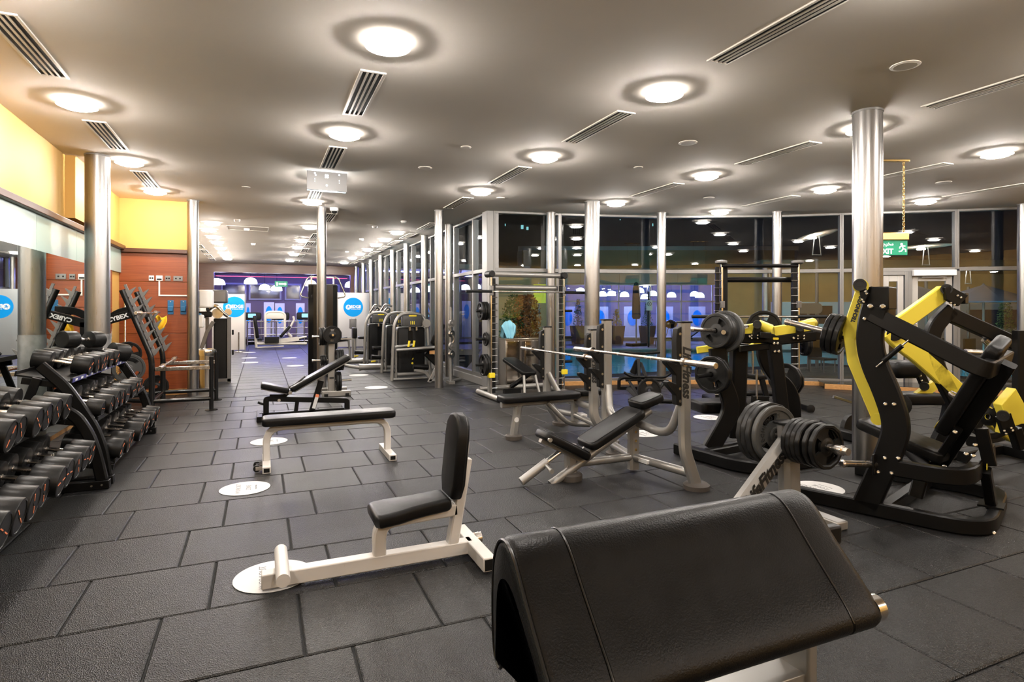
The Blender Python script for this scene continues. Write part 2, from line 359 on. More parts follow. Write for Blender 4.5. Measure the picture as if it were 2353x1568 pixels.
# ---- return wall at the end of the dumbbell area: veneered boards under yellow paint
mb = MB(); mb.bb(UL - .2, -1.04, VE, VE + .22, 0, CE)
we = struct('wall_end', mb, M['yellow_wall'])
zz = [.1, .62, 1.05, 1.48, 1.92, 2.4]
for a, b in zip(zz[:-1], zz[1:]):
    mb = MB(); mb.bb(UL + .002, -1.05, VE - .022, VE, a + .003, b - .003); obj('wood_panel', mb, M['wood'], we, bevel=.003)
mb = MB(); mb.bb(UL + .035, -1.02, VE - .09, VE + .02, 2.4, 2.47); struct('trim_2', mb, M['wood_trim'], bevel=.008)
mb = MB(); mb.bb(UL, -1.04, VE - .035, VE, 0, .1); struct('baseboard_end', mb, M['oak'], bevel=.004)
# ---- hall beyond: left wall with a dark-framed window, far wall opening on the blue-lit studio
mb = MB(); mb.bb(-2.5, -2.3, VE + .22, VF, 0, CE); wh = struct('wall_hall_left', mb, M['cream'])
mb = MB(); mb.bb(-2.3, -2.27, VE + .3, VF, 0, 1.0); obj('dado_panel', mb, M['wood_dark'], wh)
mb = MB(); mb.bb(-2.3, -2.18, VE + .3, VF, 2.0, 2.07); obj('ledge', mb, M['wood_dark'], wh)
mb = MB()
mb.bb(-2.5, 4.1, VF, VF + .3, 2.95, CE); mb.bb(-2.5, -1.72, VF, VF + .3, 0, 2.95); mb.bb(3.55, 4.1, VF, VF + .3, 0, 2.95)
struct('wall_far', mb, M['wood_dark'])
# ---- back and right walls (behind and beside the viewer)
mb = MB(); mb.bb(UL - .25, 14.2, VB - .2, VB, 0, CE); struct('wall_back', mb, M['yellow_wall'])
mb = MB(); mb.bb(UR, UR + .2, VB, 4.9, 0, CE); struct('wall_right', mb, M['yellow_wall'])
# ---- floor joint strip
mb = MB(); mb.bb(UL, 3.9, 10.655, 10.685, -.012, .004); struct('trim_3', mb, M['black'])

# ---- glazing
WN = [0]
def bay(p, q, z0=.14, zt=2.2, z1=3.26, post=.07, mats='alu', depth=.12, pane=True, postq=True):
    """one glazed bay between floor points p and q: posts, sill, transom, head and two panes"""
    WN[0] += 1; p = Vector((p[0], p[1], 0)); q = Vector((q[0], q[1], 0)); e = (q - p); Ln = e.length; e.normalize(); n = V3(-e.y, e.x, 0)
    R = Matrix((e, n, V3(0, 0, 1))).transposed()
    def bx(m, a, b, c, d, t): m.box(p + e * (a + b) / 2 + V3(0, 0, (c + d) / 2), (b - a, t, d - c), R)
    m = MB(); bx(m, 0, post / 2, z0, CE, depth); bx(m, Ln - post / 2, Ln, z0, CE, depth)
    bx(m, post / 2, Ln - post / 2, z0, z0 + .07, depth); bx(m, post / 2, Ln - post / 2, z1, CE, depth); bx(m, post / 2, Ln - post / 2, zt - .035, zt + .035, depth)
    f = struct('window_%d' % WN[0], m, M[mats], bevel=.004, origin=p)
    for a, b in ((z0 + .07, zt - .035), (zt + .035, z1)):
        m = MB(); bx(m, post / 2, Ln - post / 2, a, b, .012); obj('glass_pane', m, M['glass'], f)
    return f
GU = 3.97
vs_ = [10.42, 11.1, 12.35, 14.3, 16.25, 18.2, 20.1, 22.0, 23.9, 25.9]
for a, b in zip(vs_[:-1], vs_[1:]): bay((GU, a), (GU, b))
mb = MB(); mb.bb(GU - .1, GU + .12, 10.3, 25.9, 0, .14); struct('trim_4', mb, mat('grey_stone_kerb', (.22, .215, .21), .5), bevel=.006)
# corner pier
p0 = facw[0]
mb = MB(); mb.bb(3.86, 4.10, 10.15, 10.42, 0, CE); struct('trim_5', mb, mat('pier_grey', (.25, .245, .24), .45, metal=.3), bevel=.01)
p0 = V3(4.0, 10.2, 0)
q = lambda k, t: facw[k].lerp(facw[k + 1], t)
fp = [p0, q(0, .40), facw[1], facw[2], q(2, .62)]
for a, b in zip(fp[:-1], fp[1:]): bay(a, b, z0=.05)
# doorway: side light, two door leaves with an upper light over them
dz = 2.2
pd0, pd1, pd2, pd3 = q(2, .62), q(2, .97), q(3, .46), q(3, .62)
def upper(a, b):
    WN[0] += 1; p = Vector((a.x, a.y, 0)); qv = Vector((b.x, b.y, 0)); e = qv - p; Ln = e.length; e.normalize(); n = V3(-e.y, e.x, 0); R = Matrix((e, n, V3(0, 0, 1))).transposed()
    m = MB()
    for x0, x1, z0, z1 in ((0, .035, dz, CE), (Ln - .035, Ln, dz, CE), (.035, Ln - .035, dz - .035, dz + .035), (.035, Ln - .035, 3.26, CE)):
        m.box(p + e * (x0 + x1) / 2 + V3(0, 0, (z0 + z1) / 2), (x1 - x0, .12, z1 - z0), R)
    f = struct('window_%d' % WN[0], m, M['alu'], bevel=.004, origin=p)
    m = MB(); m.box(p + e * Ln / 2 + V3(0, 0, (dz + .035 + 3.26) / 2), (Ln - .07, .012, 3.26 - dz - .035), R); obj('glass_pane', m, M['glass'], f)
def door(n_, a, b, hinge):
    p = Vector((a.x, a.y, 0)); qv = Vector((b.x, b.y, 0)); e = qv - p; Ln = e.length; e.normalize(); n = V3(-e.y, e.x, 0); R = Matrix((e, n, V3(0, 0, 1))).transposed()
    def bx(m, x0, x1, z0, z1, t): m.box(p + e * (x0 + x1) / 2 + V3(0, 0, (z0 + z1) / 2), (x1 - x0, t, z1 - z0), R)
    m = MB()
    bx(m, 0, .06, .05, dz - .035, .13); bx(m, Ln - .06, Ln, .05, dz - .035, .13); bx(m, .06, Ln - .06, dz - .1, dz - .035, .13)
    f = struct('door_%d' % n_, m, M['alu'], bevel=.004, origin=p)
    m = MB(); bx(m, .07, .17, .06, dz - .11, .06); bx(m, Ln - .17, Ln - .07, .06, dz - .11, .06); bx(m, .17, Ln - .17, .06, .30, .06); bx(m, .17, Ln - .17, dz - .22, dz - .11, .06)
    l = obj('door_leaf', m, mat('door_white_aluminium', (.42, .41, .39), .4, metal=.3), f, bevel=.004)
    m = MB(); bx(m, .17, Ln - .17, .30, dz - .22, .012); obj('glass_pane', m, M['glass'], l)
    xh = .12 if hinge == 'r' else Ln - .12
    m = MB(); c = p + e * xh - n * .07; m.tube([c + V3(0, 0, .95) + n * .05, c + V3(0, 0, .95), c + V3(0, 0, 1.2), c + V3(0, 0, 1.2) + n * .05], .012, fil=.03); obj('door_handle', m, M['chrome'], l)
bay(pd0, pd1, z0=.05) if (pd1 - pd0).length > .3 else None
upper(pd1, pd2); upper(pd2, facw[4])
mid = pd1.lerp(pd2, .38)
door(1, pd1, mid, 'l'); door(2, mid, pd2, 'r')
bay(facw[4], facw[5], z0=.05)
bay(facw[5], V3(13.55, 4.4, 0), z0=.05)
# glazing beside the door under the upper light
WN[0] += 1
e = (facw[4] - pd2); Ln = e.length; e.normalize(); n = V3(-e.y, e.x, 0); R = Matrix((e, n, V3(0, 0, 1))).transposed()
m = MB()
for x0, x1, z0, z1 in ((0, .05, .05, dz - .035), (Ln - .05, Ln, .05, dz - .035), (.05, Ln - .05, .05, .12)): m.box(pd2 + e * (x0 + x1) / 2 + V3(0, 0, (z0 + z1) / 2), (x1 - x0, .12, z1 - z0), R)
f = struct('window_%d' % WN[0], m, M['alu'], bevel=.004)
m = MB(); m.box(pd2 + e * Ln / 2 + V3(0, 0, 1.14), (Ln - .1, .012, 2.04), R); obj('glass_pane', m, M['glass'], f)
# low oak-faced plinth along the window front
path = [W(-.1, 11.0, .03)] + [W(a, b - .12, .03) for a, b in fac[1:3]] + [W(6.05, 11.1, .03)]
mb = MB(); mb.bar(path, .04, .09, (0, 0, 1), ch=.004); struct('baseboard_window', mb, M['oak'])
pl = [W(5.75, 10.75, 0), W(6.6, 10.35, 0), W(10.5, 9.2, 0), W(11.2, 9.9, 0), W(9.6, 10.4, 0), W(7, 11.0, 0), W(5.9, 11.25, 0)]
mb = MB(); mb.prism(pl, (0, 0, .09)); struct('trim_6', mb, M['black_gloss'])
mb = MB(); mb.bar([p + V3(0, 0, .045) for p in (pl[0] + (pl[0] - pl[1]).normalized() * .0, pl[1], pl[2])], .03, .092, (0, 0, 1), ch=.003)
for vv in mb.v: vv += W(-.02, -.06, 0)
struct('trim_7', mb, M['oak'])
# ---- columns
def column(u, v, r, label, base=None, group=None):
    c = thing('column', label, 'column', (u, v, 0), group)
    m = MB(); m.lathe((u, v, base or 0), (0, 0, 1), [(0, r), (CE - (base or 0), r)], 40 if r > .1 else 24); obj('shaft', m, M['column'], c)
    if base: m = MB(); m.lathe((u, v, 0), (0, 0, 1), [(0, r + .004), (base, r + .004)], 40); obj('sleeve', m, M['column_base'], c)
    m = MB(); m.lathe((u, v, CE - .02), (0, 0, 1), [(0, r + .006), (.02, r + .006)], 32); obj('collar', m, M['alu'], c)
    return c
column(-1.80, 8.38, .128, 'thick brushed steel column beside the mirror and dumbbell rack', 1.16)
column(-1.06, 11.2, .088, 'slim steel column at the end of the wood panelled wall')
column(1.0, 11.0, .082, 'slim steel column in the middle of the hall by the black cable tower')
column(3.04, 10.5, .078, 'slim steel column in front of the leg machines at the glass corner')
column(5.2, 8.62, .128, 'thick steel column with dull lower sleeve behind the flat press bench', 1.18)
column(5.2, 3.69, .125, 'thick brushed steel column beside the yellow armed press machine')
P = W(.74, 11.1, 0); column(P.x, P.y, .085, 'steel column just left of the thick sleeved one at the window')
P = W(2.85, 11.12, 0); column(P.x, P.y, .085, 'slim steel column between the thick sleeved column and black smith machine')
P = W(5.0, 11.0, 0); column(P.x, P.y, .085, 'slim steel column behind the black smith machine')
P = W(8.95, 10.2, 0); column(P.x, P.y, .09, 'steel column at the right edge of the photograph')
ordn = ['nearest', 'second nearest', 'third nearest', 'fourth nearest', 'fifth nearest', 'sixth nearest', 'second farthest', 'farthest']
for i, v in enumerate([12.15, 14.2, 16.15, 18.0, 19.95, 21.85, 23.65, 25.55]):
    column(3.74, v, .085, '%s slim column of the row along the hall glazing' % ordn[i], group='columns along the hall glazing')
# ---- ceiling lights
def downlight_proto():
    t = thing('downlight', '', 'ceiling light', (0, 0, 0))
    m = MB(); m.lathe((0, 0, 0), (0, 0, -1), [(0, .10), (.036, .10), (.038, .150), (.044, .155), (.046, .150), (.046, .10)], 28); obj('glow_shield_ring', m, M['added_glow_ring'], t)  # added flange: keeps the side band's light off the near ceiling, glows itself
    m = MB(); m.lathe((0, 0, -.0545), (0, 0, -1), [(0, .1155), (.008, .105), (.012, .001)], 16, False); obj('lens', m, M['lamp'], t)
    m = MB(); m.lathe((0, 0, -.047), (0, 0, -1), [(0, .116), (.008, .116)], 14, False); obj('ceiling_fill_band', m, M['ceiling_fill'], t)  # glowing band added under the flange to light the ceiling between lamps
    return t
DL = downlight_proto(); first = [True]
def downlight(u, v, label, group=None):
    o = DL if first[0] else copy_tree(DL); first[0] = False
    o.location = (u, v, CE); o['label'] = label
    if group: o['group'] = group
rown = {-1.5: 'row along the yellow wall', .8: 'row over the white benches', 3.13: 'row over the press benches', 5.6: 'row over the thick columns', 7.9: 'row over the yellow armed machines', 10.3: 'row nearest the exit door'}
for u in rown:
    k = 0
    for v in (1.8, 4.02, 6.28, 8.5, 10.45):
        X, Y = u * CS - v * SN, u * SN + v * CS
        if v > 9 and u > 2: continue
        if u > 8 and v > 7: continue
        k += 1
        downlight(u, v, 'round downlight %s in the %s' % ({1.8: 'closest to the viewer', 4.02: 'second', 6.28: 'third', 8.5: 'fourth', 10.45: 'fifth'}[v] , rown[u]), 'round ceiling downlights')
for u in rown:
    downlight(u, -2.6, 'round downlight behind the viewer in the %s' % rown[u], 'downlights behind the viewer')
nm = ['first', 'second', 'third', 'fourth', 'fifth', 'sixth', 'seventh', 'eighth']
for i, v in enumerate([13.83, 15.0, 16.4, 17.7, 19.35, 20.9, 22.0, 23.2]): downlight(-1.1 if i else -.95, v, '%s downlight along the left side of the far hall' % nm[i], 'hall downlights')
for i, v in enumerate([13.63, 16.34, 18.19, 20.5, 23.2]): downlight(.99, v, '%s downlight along the middle of the far hall' % nm[i], 'hall downlights')
for i, v in enumerate([13.8, 15.28, 16.6, 18.0, 19.5, 21.2, 23.4]): downlight(2.97, v, '%s downlight along the glazed side of the far hall' % nm[i], 'hall downlights')
# ---- slot diffusers
def vent_proto(Ln=1.1, w=.2):
    t = thing('slot_diffuser', '', 'air vent', (0, 0, 0))
    m = MB(); a, b = w / 2, Ln / 2
    m.bb(-a, -a + .022, -b, b, -.012, 0); m.bb(a - .022, a, -b, b, -.012, 0); m.bb(-a + .022, a - .022, -b, -b + .022, -.012, 0); m.bb(-a + .022, a - .022, b - .022, b, -.012, 0); obj('frame', m, M['vent'], t, bevel=.002)
    m = MB(); m.bb(-a + .02, a - .02, -b + .02, b - .02, -.004, 0); obj('shadow_box', m, M['vent_dark'], t)
    iw = w - .044
    for k in range(1, 4):
        m = MB(); x = -a + .022 + iw * k / 4; m.bb(x - .008, x + .008, -b + .022, b - .022, -.012, -.004); obj('slat', m, M['vent'], t)
    return t
VP = vent_proto(); fv = [True]
def vent(u, v, label, sc=1):
    o = VP if fv[0] else copy_tree(VP); fv[0] = False
    o.location = (u, v, CE); o['label'] = label; o['group'] = 'linear slot diffusers'
    if sc != 1: o.scale = (sc, sc, 1)
vn = {-1.5: 'beside the yellow wall', .8: 'over the white benches', 3.13: 'over the press benches', 5.6: 'over the thick columns', 7.95: 'over the yellow armed machines', 10.3: 'near the exit sign'}
for u in vn:
    for i, v in enumerate((2.85, 5.12, 7.4, 9.65)):
        if v > 9 and u > 5 or u > 10 and v > 6.5: continue
        vent(u, v if u < 10 else v + .3, '%s slot diffuser %s' % (('nearest', 'second', 'third', 'farthest')[i], vn[u]))
for i, v in enumerate([12.6, 14.4, 16.0, 17.6, 19.2, 20.8, 22.4, 24.0]):
    vent(-1.65, v, '%s slot diffuser down the left side of the far hall' % nm[i])
    vent(3.38, v, '%s slot diffuser down the glazed side of the far hall' % nm[i])
for i, v in enumerate([12.2, 15.4, 17.2, 19.2, 21.2, 23.8]): vent(1.25, v, '%s slot diffuser down the middle of the far hall' % nm[i])
# ================================================================ shared builders: plates, dumbbells, bars
def polar_mb(R, th, slots=3, sr=(.5, .74), sw=.62, sides=0, n=60, hub=.055, web=.55, rim=.82):
    """weight plate with its axis along x, real grip slots cut through the web"""
    rs = [.0255, hub * .8, hub, sr[0] * R, sr[1] * R, rim * R, rim * R + .006, R - .006, R]
    t = [th / 2, th / 2, th / 2 * web, th / 2 * web, th / 2 * web, th / 2 * web, th / 2, th / 2, th / 2 - .005]
    m = MB(); nr = len(rs)
    def sc(a): return 1 if not sides else math.cos(math.pi / sides) / math.cos(((a + math.pi / sides) % (2 * math.pi / sides)) - math.pi / sides)
    idx = {}
    def vi(i, k, sd):
        k %= n; key = (i, k, sd)
        if key not in idx:
            a = 2 * math.pi * k / n; r = rs[i] * (sc(a) if i >= 5 else 1)
            idx[key] = len(m.v); m.v.append(Vector((sd * t[i], r * math.cos(a), r * math.sin(a))))
        return idx[key]
    def hole(i, k):
        if not slots or i != 3: return False
        a = (2 * math.pi * (k % n + .5) / n) % (2 * math.pi / slots) - math.pi / slots
        return abs(a) < sw / 2
    for k in range(n):
        for i in range(nr - 1):
            if hole(i, k): continue
            for sd in (-1, 1): m.f.append((vi(i, k, sd), vi(i + 1, k, sd), vi(i + 1, k + 1, sd), vi(i, k + 1, sd)))
            if hole(i, k + 1) : m.f.append((vi(i, k + 1, -1), vi(i + 1, k + 1, -1), vi(i + 1, k + 1, 1), vi(i, k + 1, 1)))
            if hole(i, k - 1): m.f.append((vi(i, k, -1), vi(i, k, 1), vi(i + 1, k, 1), vi(i + 1, k, -1)))
        m.f.append((vi(nr - 1, k, -1), vi(nr - 1, k, 1), vi(nr - 1, k + 1, 1), vi(nr - 1, k + 1, -1)))
        m.f.append((vi(0, k, -1), vi(0, k + 1, -1), vi(0, k + 1, 1), vi(0, k, 1)))
        if hole(3, k):
            m.f.append((vi(3, k, -1), vi(3, k + 1, -1), vi(3, k + 1, 1), vi(3, k, 1))); m.f.append((vi(4, k, -1), vi(4, k, 1), vi(4, k + 1, 1), vi(4, k + 1, -1)))
    return m
PM = {}
def pmesh(kind):
    if kind in PM: return PM[kind]
    spec = dict(big=(.205, .040, 3, (.48, .74), .95, 0, 'plate_grey'), poly=(.185, .038, 2, (.40, .74), .75, 12, 'rubber'), grip=(.15, .036, 3, (.42, .76), 1.0, 12, 'rubber'), mid=(.155, .036, 2, (.42, .72), .7, 12, 'rubber'), small=(.115, .03, 2, (.45, .7), .6, 0, 'rubber'), tiny=(.09, .028, 0, (.5, .7), 0, 0, 'rubber'), old=(.17, .036, 2, (.42, .72), .75, 0, 'iron'), huge=(.225, .042, 3, (.50, .76), 1.15, 12, 'iron'))[kind]
    me = to_mesh('weight_plate', polar_mb(spec[0], spec[1], spec[2], spec[3], spec[4], spec[5]), V3(0, 0, 0)); me.materials.append(M[spec[6]])
    PM[kind] = (me, spec[0], spec[1]); return PM[kind]
def plate(kind, c, ax, label, spin=0, words=None, group=None, wsz=.03, wr=.78, wmat='whiteprint'):
    """one weight plate centred at c with its axis along ax; words are set round its outer face (+axis)"""
    me, R, th = pmesh(kind); o = bpy.data.objects.new('weight_plate', me); C.objects.link(o)
    ax = Vector(ax).normalized(); up = V3(0, 0, 1) - ax * ax.z; up.normalize(); sd = up.cross(ax) * -1
    B = Matrix((ax, ax.cross(up) * -1, up)).transposed()
    if B.determinant() < 0: B = Matrix((ax, ax.cross(up), up)).transposed()
    B = B @ Matrix.Rotation(spin, 3, 'X')
    o.rotation_euler = B.to_euler(); o.location = c; WL[o] = Vector(c)
    tag(o, label, 'weight plate', group)
    if words:
        mm = None; rr = R * wr; n = len(words); half = wsz * .8 / rr
        cu_meshes = []
        for s, base in ((words, math.pi / 2),):
            for k, ch in enumerate(s):
                a = base - (k - (n - 1) / 2) * half
                t = text('lettering', ch, wsz, V3(th / 2 + .001, rr * math.cos(a), rr * math.sin(a)), V3(0, math.sin(a), -math.cos(a)) if True else None, V3(0, math.cos(a), math.sin(a)), M[wmat], None, ext=.0008)
                cu_meshes.append(t)
        vs2 = []; fs2 = []
        for t in cu_meshes:
            b = len(vs2); vs2 += [v.co + t.location for v in t.data.vertices]; fs2 += [tuple(i + b for i in p.vertices) for p in t.data.polygons]; bpy.data.objects.remove(t)
        me2 = bpy.data.meshes.new('lettering'); me2.from_pydata(vs2, [], fs2); me2.materials.append(M[wmat]); lo = bpy.data.objects.new('lettering', me2); C.objects.link(lo); lo.parent = o
    return o
def dumbbell_proto(R, hl, name='dumbbell'):
    t = thing(name, '', 'dumbbell', (0, 0, 0), 'rubber dumbbells on the racks')
    g = .075
    m = MB(); m.lathe((-g - .01, 0, 0), (1, 0, 0), [(0, .021), (.012, .021), (.014, .0145), (.05, .016), (g + .01, .0175), (2 * g - .03, .016), (2 * g + .006, .0145), (2 * g + .008, .021), (2 * g + .02, .021)], 14); obj('handle', m, M['worn_chrome'], t)
    for s in (-1, 1):
        m = MB(); m.lathe((s * g, 0, 0), (s, 0, 0), [(0, R * .3), (.001, R - .009), (.004, R - .002), (.010, R), (hl - .010, R), (hl - .003, R - .003), (hl, R - .012), (hl, R * .86), (hl - .004, R * .84), (hl - .004, .001)], 26); h = obj('head', m, M['rubber'], t)
        if s > 0:
            m = MB(); x = g + hl - .0035
            m.bb(x, x + .0025, -R * .68, -R * .2, -.0035, .0035); m.bb(x, x + .0025, R * .2, R * .68, -.0035, .0035)
            obj('size_mark', m, M['orange'], h)
            m = MB(); m.bb(x, x + .0025, -R * .1, R * .1, -.010, .010); obj('number_plate', m, M['iron'], h)
    return t
DP = {k: dumbbell_proto(*v) for k, v in dict(s=(.074, .125), m=(.084, .14), l=(.094, .15), x=(.100, .165)).items()}
used_db = set()
def dumbbell(k, c, tilt, label, yaw=0, spin=None):
    o = DP[k] if k not in used_db else copy_tree(DP[k]); used_db.add(k)
    o.location = c; o['label'] = label
    o.rotation_euler = (random.uniform(-1.2, 1.2) if spin is None else spin, tilt, yaw)
    return o
def barbell(p, q, label, r=.0145, rs=.0245, sl=.40, name='barbell'):
    p, q = Vector(p), Vector(q); t = thing(name, label, 'barbell', (p + q) / 2); a = (q - p).normalized()
    m = MB(); m.cyl(p + a * (sl - .02), q - a * (sl - .02), r, 12); obj('shaft', m, M['worn_chrome'], t)
    for s, e in ((p, a), (q, -a)):
        m = MB(); m.lathe(s, e, [(0, rs - .004), (.004, rs), (sl - .03, rs), (sl - .03, rs + .010), (sl, rs + .010), (sl, r)], 16); obj('sleeve', m, M['worn_chrome'], t)
    return t
DB_R = dict(s=.074, m=.084, l=.094, x=.100)
# ================================================================ dumbbell racks along the mirror
def db_rack(name, label, v0, v1, up, tiers, tilt=.2, strip=None):
    t = thing('dumbbell_rack', label, 'dumbbell rack', (-1.5, (v0 + v1) / 2, 0))
    for v in (v0, v1):
        m = MB(); m.bar([V3(a, v, b) for a, b in up], .085, .05, (0, 1, 0), fil=.08, ch=.012); obj('upright', m, M['black'], t)
        m = MB(); m.bar([V3(up[0][0] - .02, v, up[0][1] - .1), V3(-1.93, v, .05)], .06, .04, (0, 1, 0)); obj('rear_leg', m, M['black'], t)
        m = MB(); m.bb(-1.97, -1.13, v - .035, v + .035, .0, .07); b = obj('base_rail', m, M['black'], t, bevel=.006)
        m = MB()
        for du in (-1.25, -1.18): m.lathe((du, v - .037, .035), (0, 1, 0), [(0, .009), (.074, .009)], 8)
        obj('bolt', m, M['bolt'], b)
    for (uc, zc, r) in tiers:
        e = V3(math.cos(tilt), 0, -math.sin(tilt)); nn = V3(math.sin(tilt), 0, math.cos(tilt)); c = V3(uc, 0, zc) - nn * (r + .012)
        L_ = v1 - v0 - .06; R = Matrix((e, V3(0, 1, 0), nn)).transposed()
        m = MB(); m.box(c + V3(0, (v0 + v1) / 2, 0), (.37, L_, .014), R); m.box(c + e * .185 + nn * .012 + V3(0, (v0 + v1) / 2, 0), (.012, L_, .045), R); m.box(c - e * .185 + nn * .012 + V3(0, (v0 + v1) / 2, 0), (.012, L_, .045), R)
        sh = obj('shelf', m, M['black'], t, bevel=.003)
        if strip is not None and (uc, zc, r) == tiers[0]:
            m = MB(); m.box(c + e * .1925 + nn * .012 + V3(0, (v0 + v1) / 2, 0), (.003, L_ - .05, .036), R); st = obj('label_strip', m, mat('shelf_strip_blue', (.06, .06, .22), .4), sh)
            for k in range(12):
                m = MB(); m.box(c + e * .1955 + nn * .012 + V3(0, v0 + .15 + k * (L_ - .25) / 11, 0), (.0025, .06, .018), R); obj('size_label', m, M['whiteprint'], st)
        for v in (v0 + .04, v1 - .04):
            m = MB(); m.bar([V3(uc - .16, v, zc - r - .02), V3(uc + .16, v, zc - r - .08)], .05, .03, (0, 1, 0)); obj('bracket', m, M['black'], t)
    return t
upA = [(-1.63, 1.0), (-1.47, .83), (-1.36, .64), (-1.27, .47), (-1.215, .29), (-1.185, .07)]
upB = [(-1.62, .68), (-1.46, .66), (-1.36, .60), (-1.28, .46), (-1.23, .30), (-1.185, .07)]
T2 = [(-1.60, .985, .084), (-1.42, .655, .084), (-1.30, .29, .084)]
T1 = [(-1.58, .75, .097), (-1.42, .385, .097)]
db_rack('a', 'black three tier dumbbell rack beside the thick column', 5.80, 7.95, upA, T2, strip=1)
db_rack('b', 'black two tier dumbbell rack at the left edge of the photograph', 3.2, 5.66, upB, T1)
od = ['first', 'second', 'third', 'fourth', 'fifth', 'sixth', 'seventh', 'eighth', 'ninth', 'tenth', 'eleventh']
def row(tier, vs_, ks, where, tilt=.2):
    uc, zc, r = tier; i = 0
    for v, k in zip(vs_, ks):
        e = DB_R[k] - r; dumbbell(k, (uc + random.uniform(-.012, .012) + math.sin(tilt) * e, v, zc + math.cos(tilt) * e), tilt, '%s black rubber dumbbell from the viewer, %s' % (od[i], where)); i += 1
row(T2[0], [6.30, 6.49, 6.67, 6.85, 7.06, 7.25], 'mmmmmm', 'top shelf of the three tier rack')
row(T2[1], [5.95, 6.13, 6.34, 6.55, 6.74, 6.93, 7.12, 7.30, 7.48, 7.66], 'smlmlmmmss', 'middle shelf of the three tier rack')
row(T2[2], [5.97, 6.17, 6.45, 6.66, 6.86, 7.05, 7.24, 7.43, 7.62, 7.79], 'mlslllmmmm', 'bottom shelf of the three tier rack')
row(T1[0], [5.42, 5.20, 4.98, 4.76, 4.53, 4.30, 4.07, 3.84, 3.61][::-1], 'xxxxlxlll'[::-1], 'upper shelf of the two tier rack')
row(T1[1], [5.44, 5.24, 5.03, 4.82, 4.60, 4.37, 4.14, 3.91, 3.68][::-1], 'lllxxlxxx'[::-1], 'lower shelf of the two tier rack')
dumbbell('x', (-1.56, 7.55, 1.01), .2, 'heavy dumbbell lying askew at the far end of the top shelf', yaw=.75)
dumbbell('m', (-1.63, 6.98, 1.155), .05, 'dumbbell resting on top of the others on the top shelf', yaw=1.0)
# ================================================================ squat rack with toothed posts
vn_, vf_ = 9.45, 10.45
t = thing('squat_rack', 'black squat rack with toothed slanted posts and steel safety rails', 'squat rack', (-1.3, 9.95, 0))
for v in (vn_, vf_):
    m = MB(); m.tube([V3(-1.40, v, 0), V3(-1.40, v, .78), V3(-1.75, v, 1.72)], .038, 14, fil=.12); po = obj('post', m, M['black_gloss'], t)
    d = V3(-.35, 0, .94).normalized(); n = V3(d.z, 0, -d.x)
    for k in range(8):
        c = V3(-1.40, v, .78) + d * (.06 + k * .125)
        m = MB(); b = c + n * .03; pr = [b - d * .05, b + n * .035 - d * .035, b + n * .115 + V3(0, 0, .045), b + n * .12 + V3(0, 0, .058), b + n * .095 + V3(0, 0, .055), b + n * .03 + d * .03, b + d * .06]
        m.prism([p - V3(0, .012, 0) for p in pr], (0, .024, 0)); obj('catch_tooth', m, M['silver_dark'], po, bevel=.003)
    m = MB(); m.bar([V3(-1.36, v, .84) , V3(-1.36, v, .84) + d * 1.02], .035, .02, (0, 1, 0)); obj('tooth_plate', m, M['silver_dark'], po)
    m = MB(); m.cyl((-.66, v, 0), (-.66, v, .77), .030, 14); fpst = obj('front_post', m, M['black_gloss'], t)
    m = MB(); m.cyl((-.66, v, 0), (-.66, v, .008), .085, 20); obj('foot_disc', m, M['black_gloss'], fpst)
    m = MB(); m.bb(-1.36, -.66, v - .022, v + .022, .59, .645); obj('safety_rail', m, M['worn_chrome'], t, bevel=.006)
    m = MB(); m.tube([V3(-1.40, v, .17), V3(-.66, v, .17)], .03, 12); obj('lower_rail', m, M['black_gloss'], t)
    m = MB(); m.tube([V3(-1.40, v, .17), V3(-2.02, 9.95, .17)], .03, 12); obj('rear_rail', m, M['black_gloss'], t)
m = MB(); m.tube([V3(-1.40, vn_, .17), V3(-1.40, vf_, .17)], .03, 12); obj('cross_tube', m, M['black_gloss'], t)
m = MB(); m.bar([V3(-1.62, vn_, 1.36), V3(-1.62, vf_, 1.36)], .07, .05, (0, 0, 1)); obj('upper_cross_bar', m, M['black'], t)
m = MB(); m.bar([V3(-1.60, 9.95, 1.45), V3(-1.85, 9.95, 1.44), V3(-2.05, 9.95, 1.28), V3(-2.05, 9.95, 0)], .10, .05, (0, 1, 0), fil=.2); ar = obj('rear_arch', m, M['black'], t)
m = MB(); m.bar([V3(-1.62, vn_ + .02, 1.40), V3(-2.06, vn_ + .02, 1.26)], .115, .05, (0, 1, 0)); ar = obj('side_arch', m, M['black'], t)
text('lettering', 'CYBEX', .080, V3(-1.80, vn_ - .008, 1.337), V3(.44, 0, .14), V3(-.14, 0, .44), M['whiteprint'], ar, bold=.003, sx=1.0)
m = MB(); m.bar([V3(-2.05, vn_ + .02, 1.28), V3(-2.06, vn_ + .02, .05)], .10, .05, (0, 1, 0)); obj('rear_post', m, M['black'], t)
# short bars hung across the rack
d = V3(-.35, 0, .94).normalized(); n = V3(d.z, 0, -d.x); c = V3(-1.40, 0, .78) + d * .60 + n * .09 + V3(0, 0, .03)
barbell((c.x, 9.05, c.z), (c.x, 10.95, c.z), 'steel barbell across the upper teeth of the squat rack', sl=.33)
barbell((-1.24, 9.0, .672), (-1.27, 10.9, .672), 'steel barbell lying on the squat rack safety rails', sl=.33)
m = MB(); m.cyl((-1.98, 10.9, .02), (-2.04, 11.25, 1.35), .0145, 12); m.lathe((-2.04, 11.25, 1.34), (-.06, .35, 1.33), [(0, .025), (.06, .025), (.06, .02), (.3, .02)], 12)
tag(obj('barbell', m, M['worn_chrome']), 'steel bar leaning upright in the corner behind the squat rack', 'barbell')
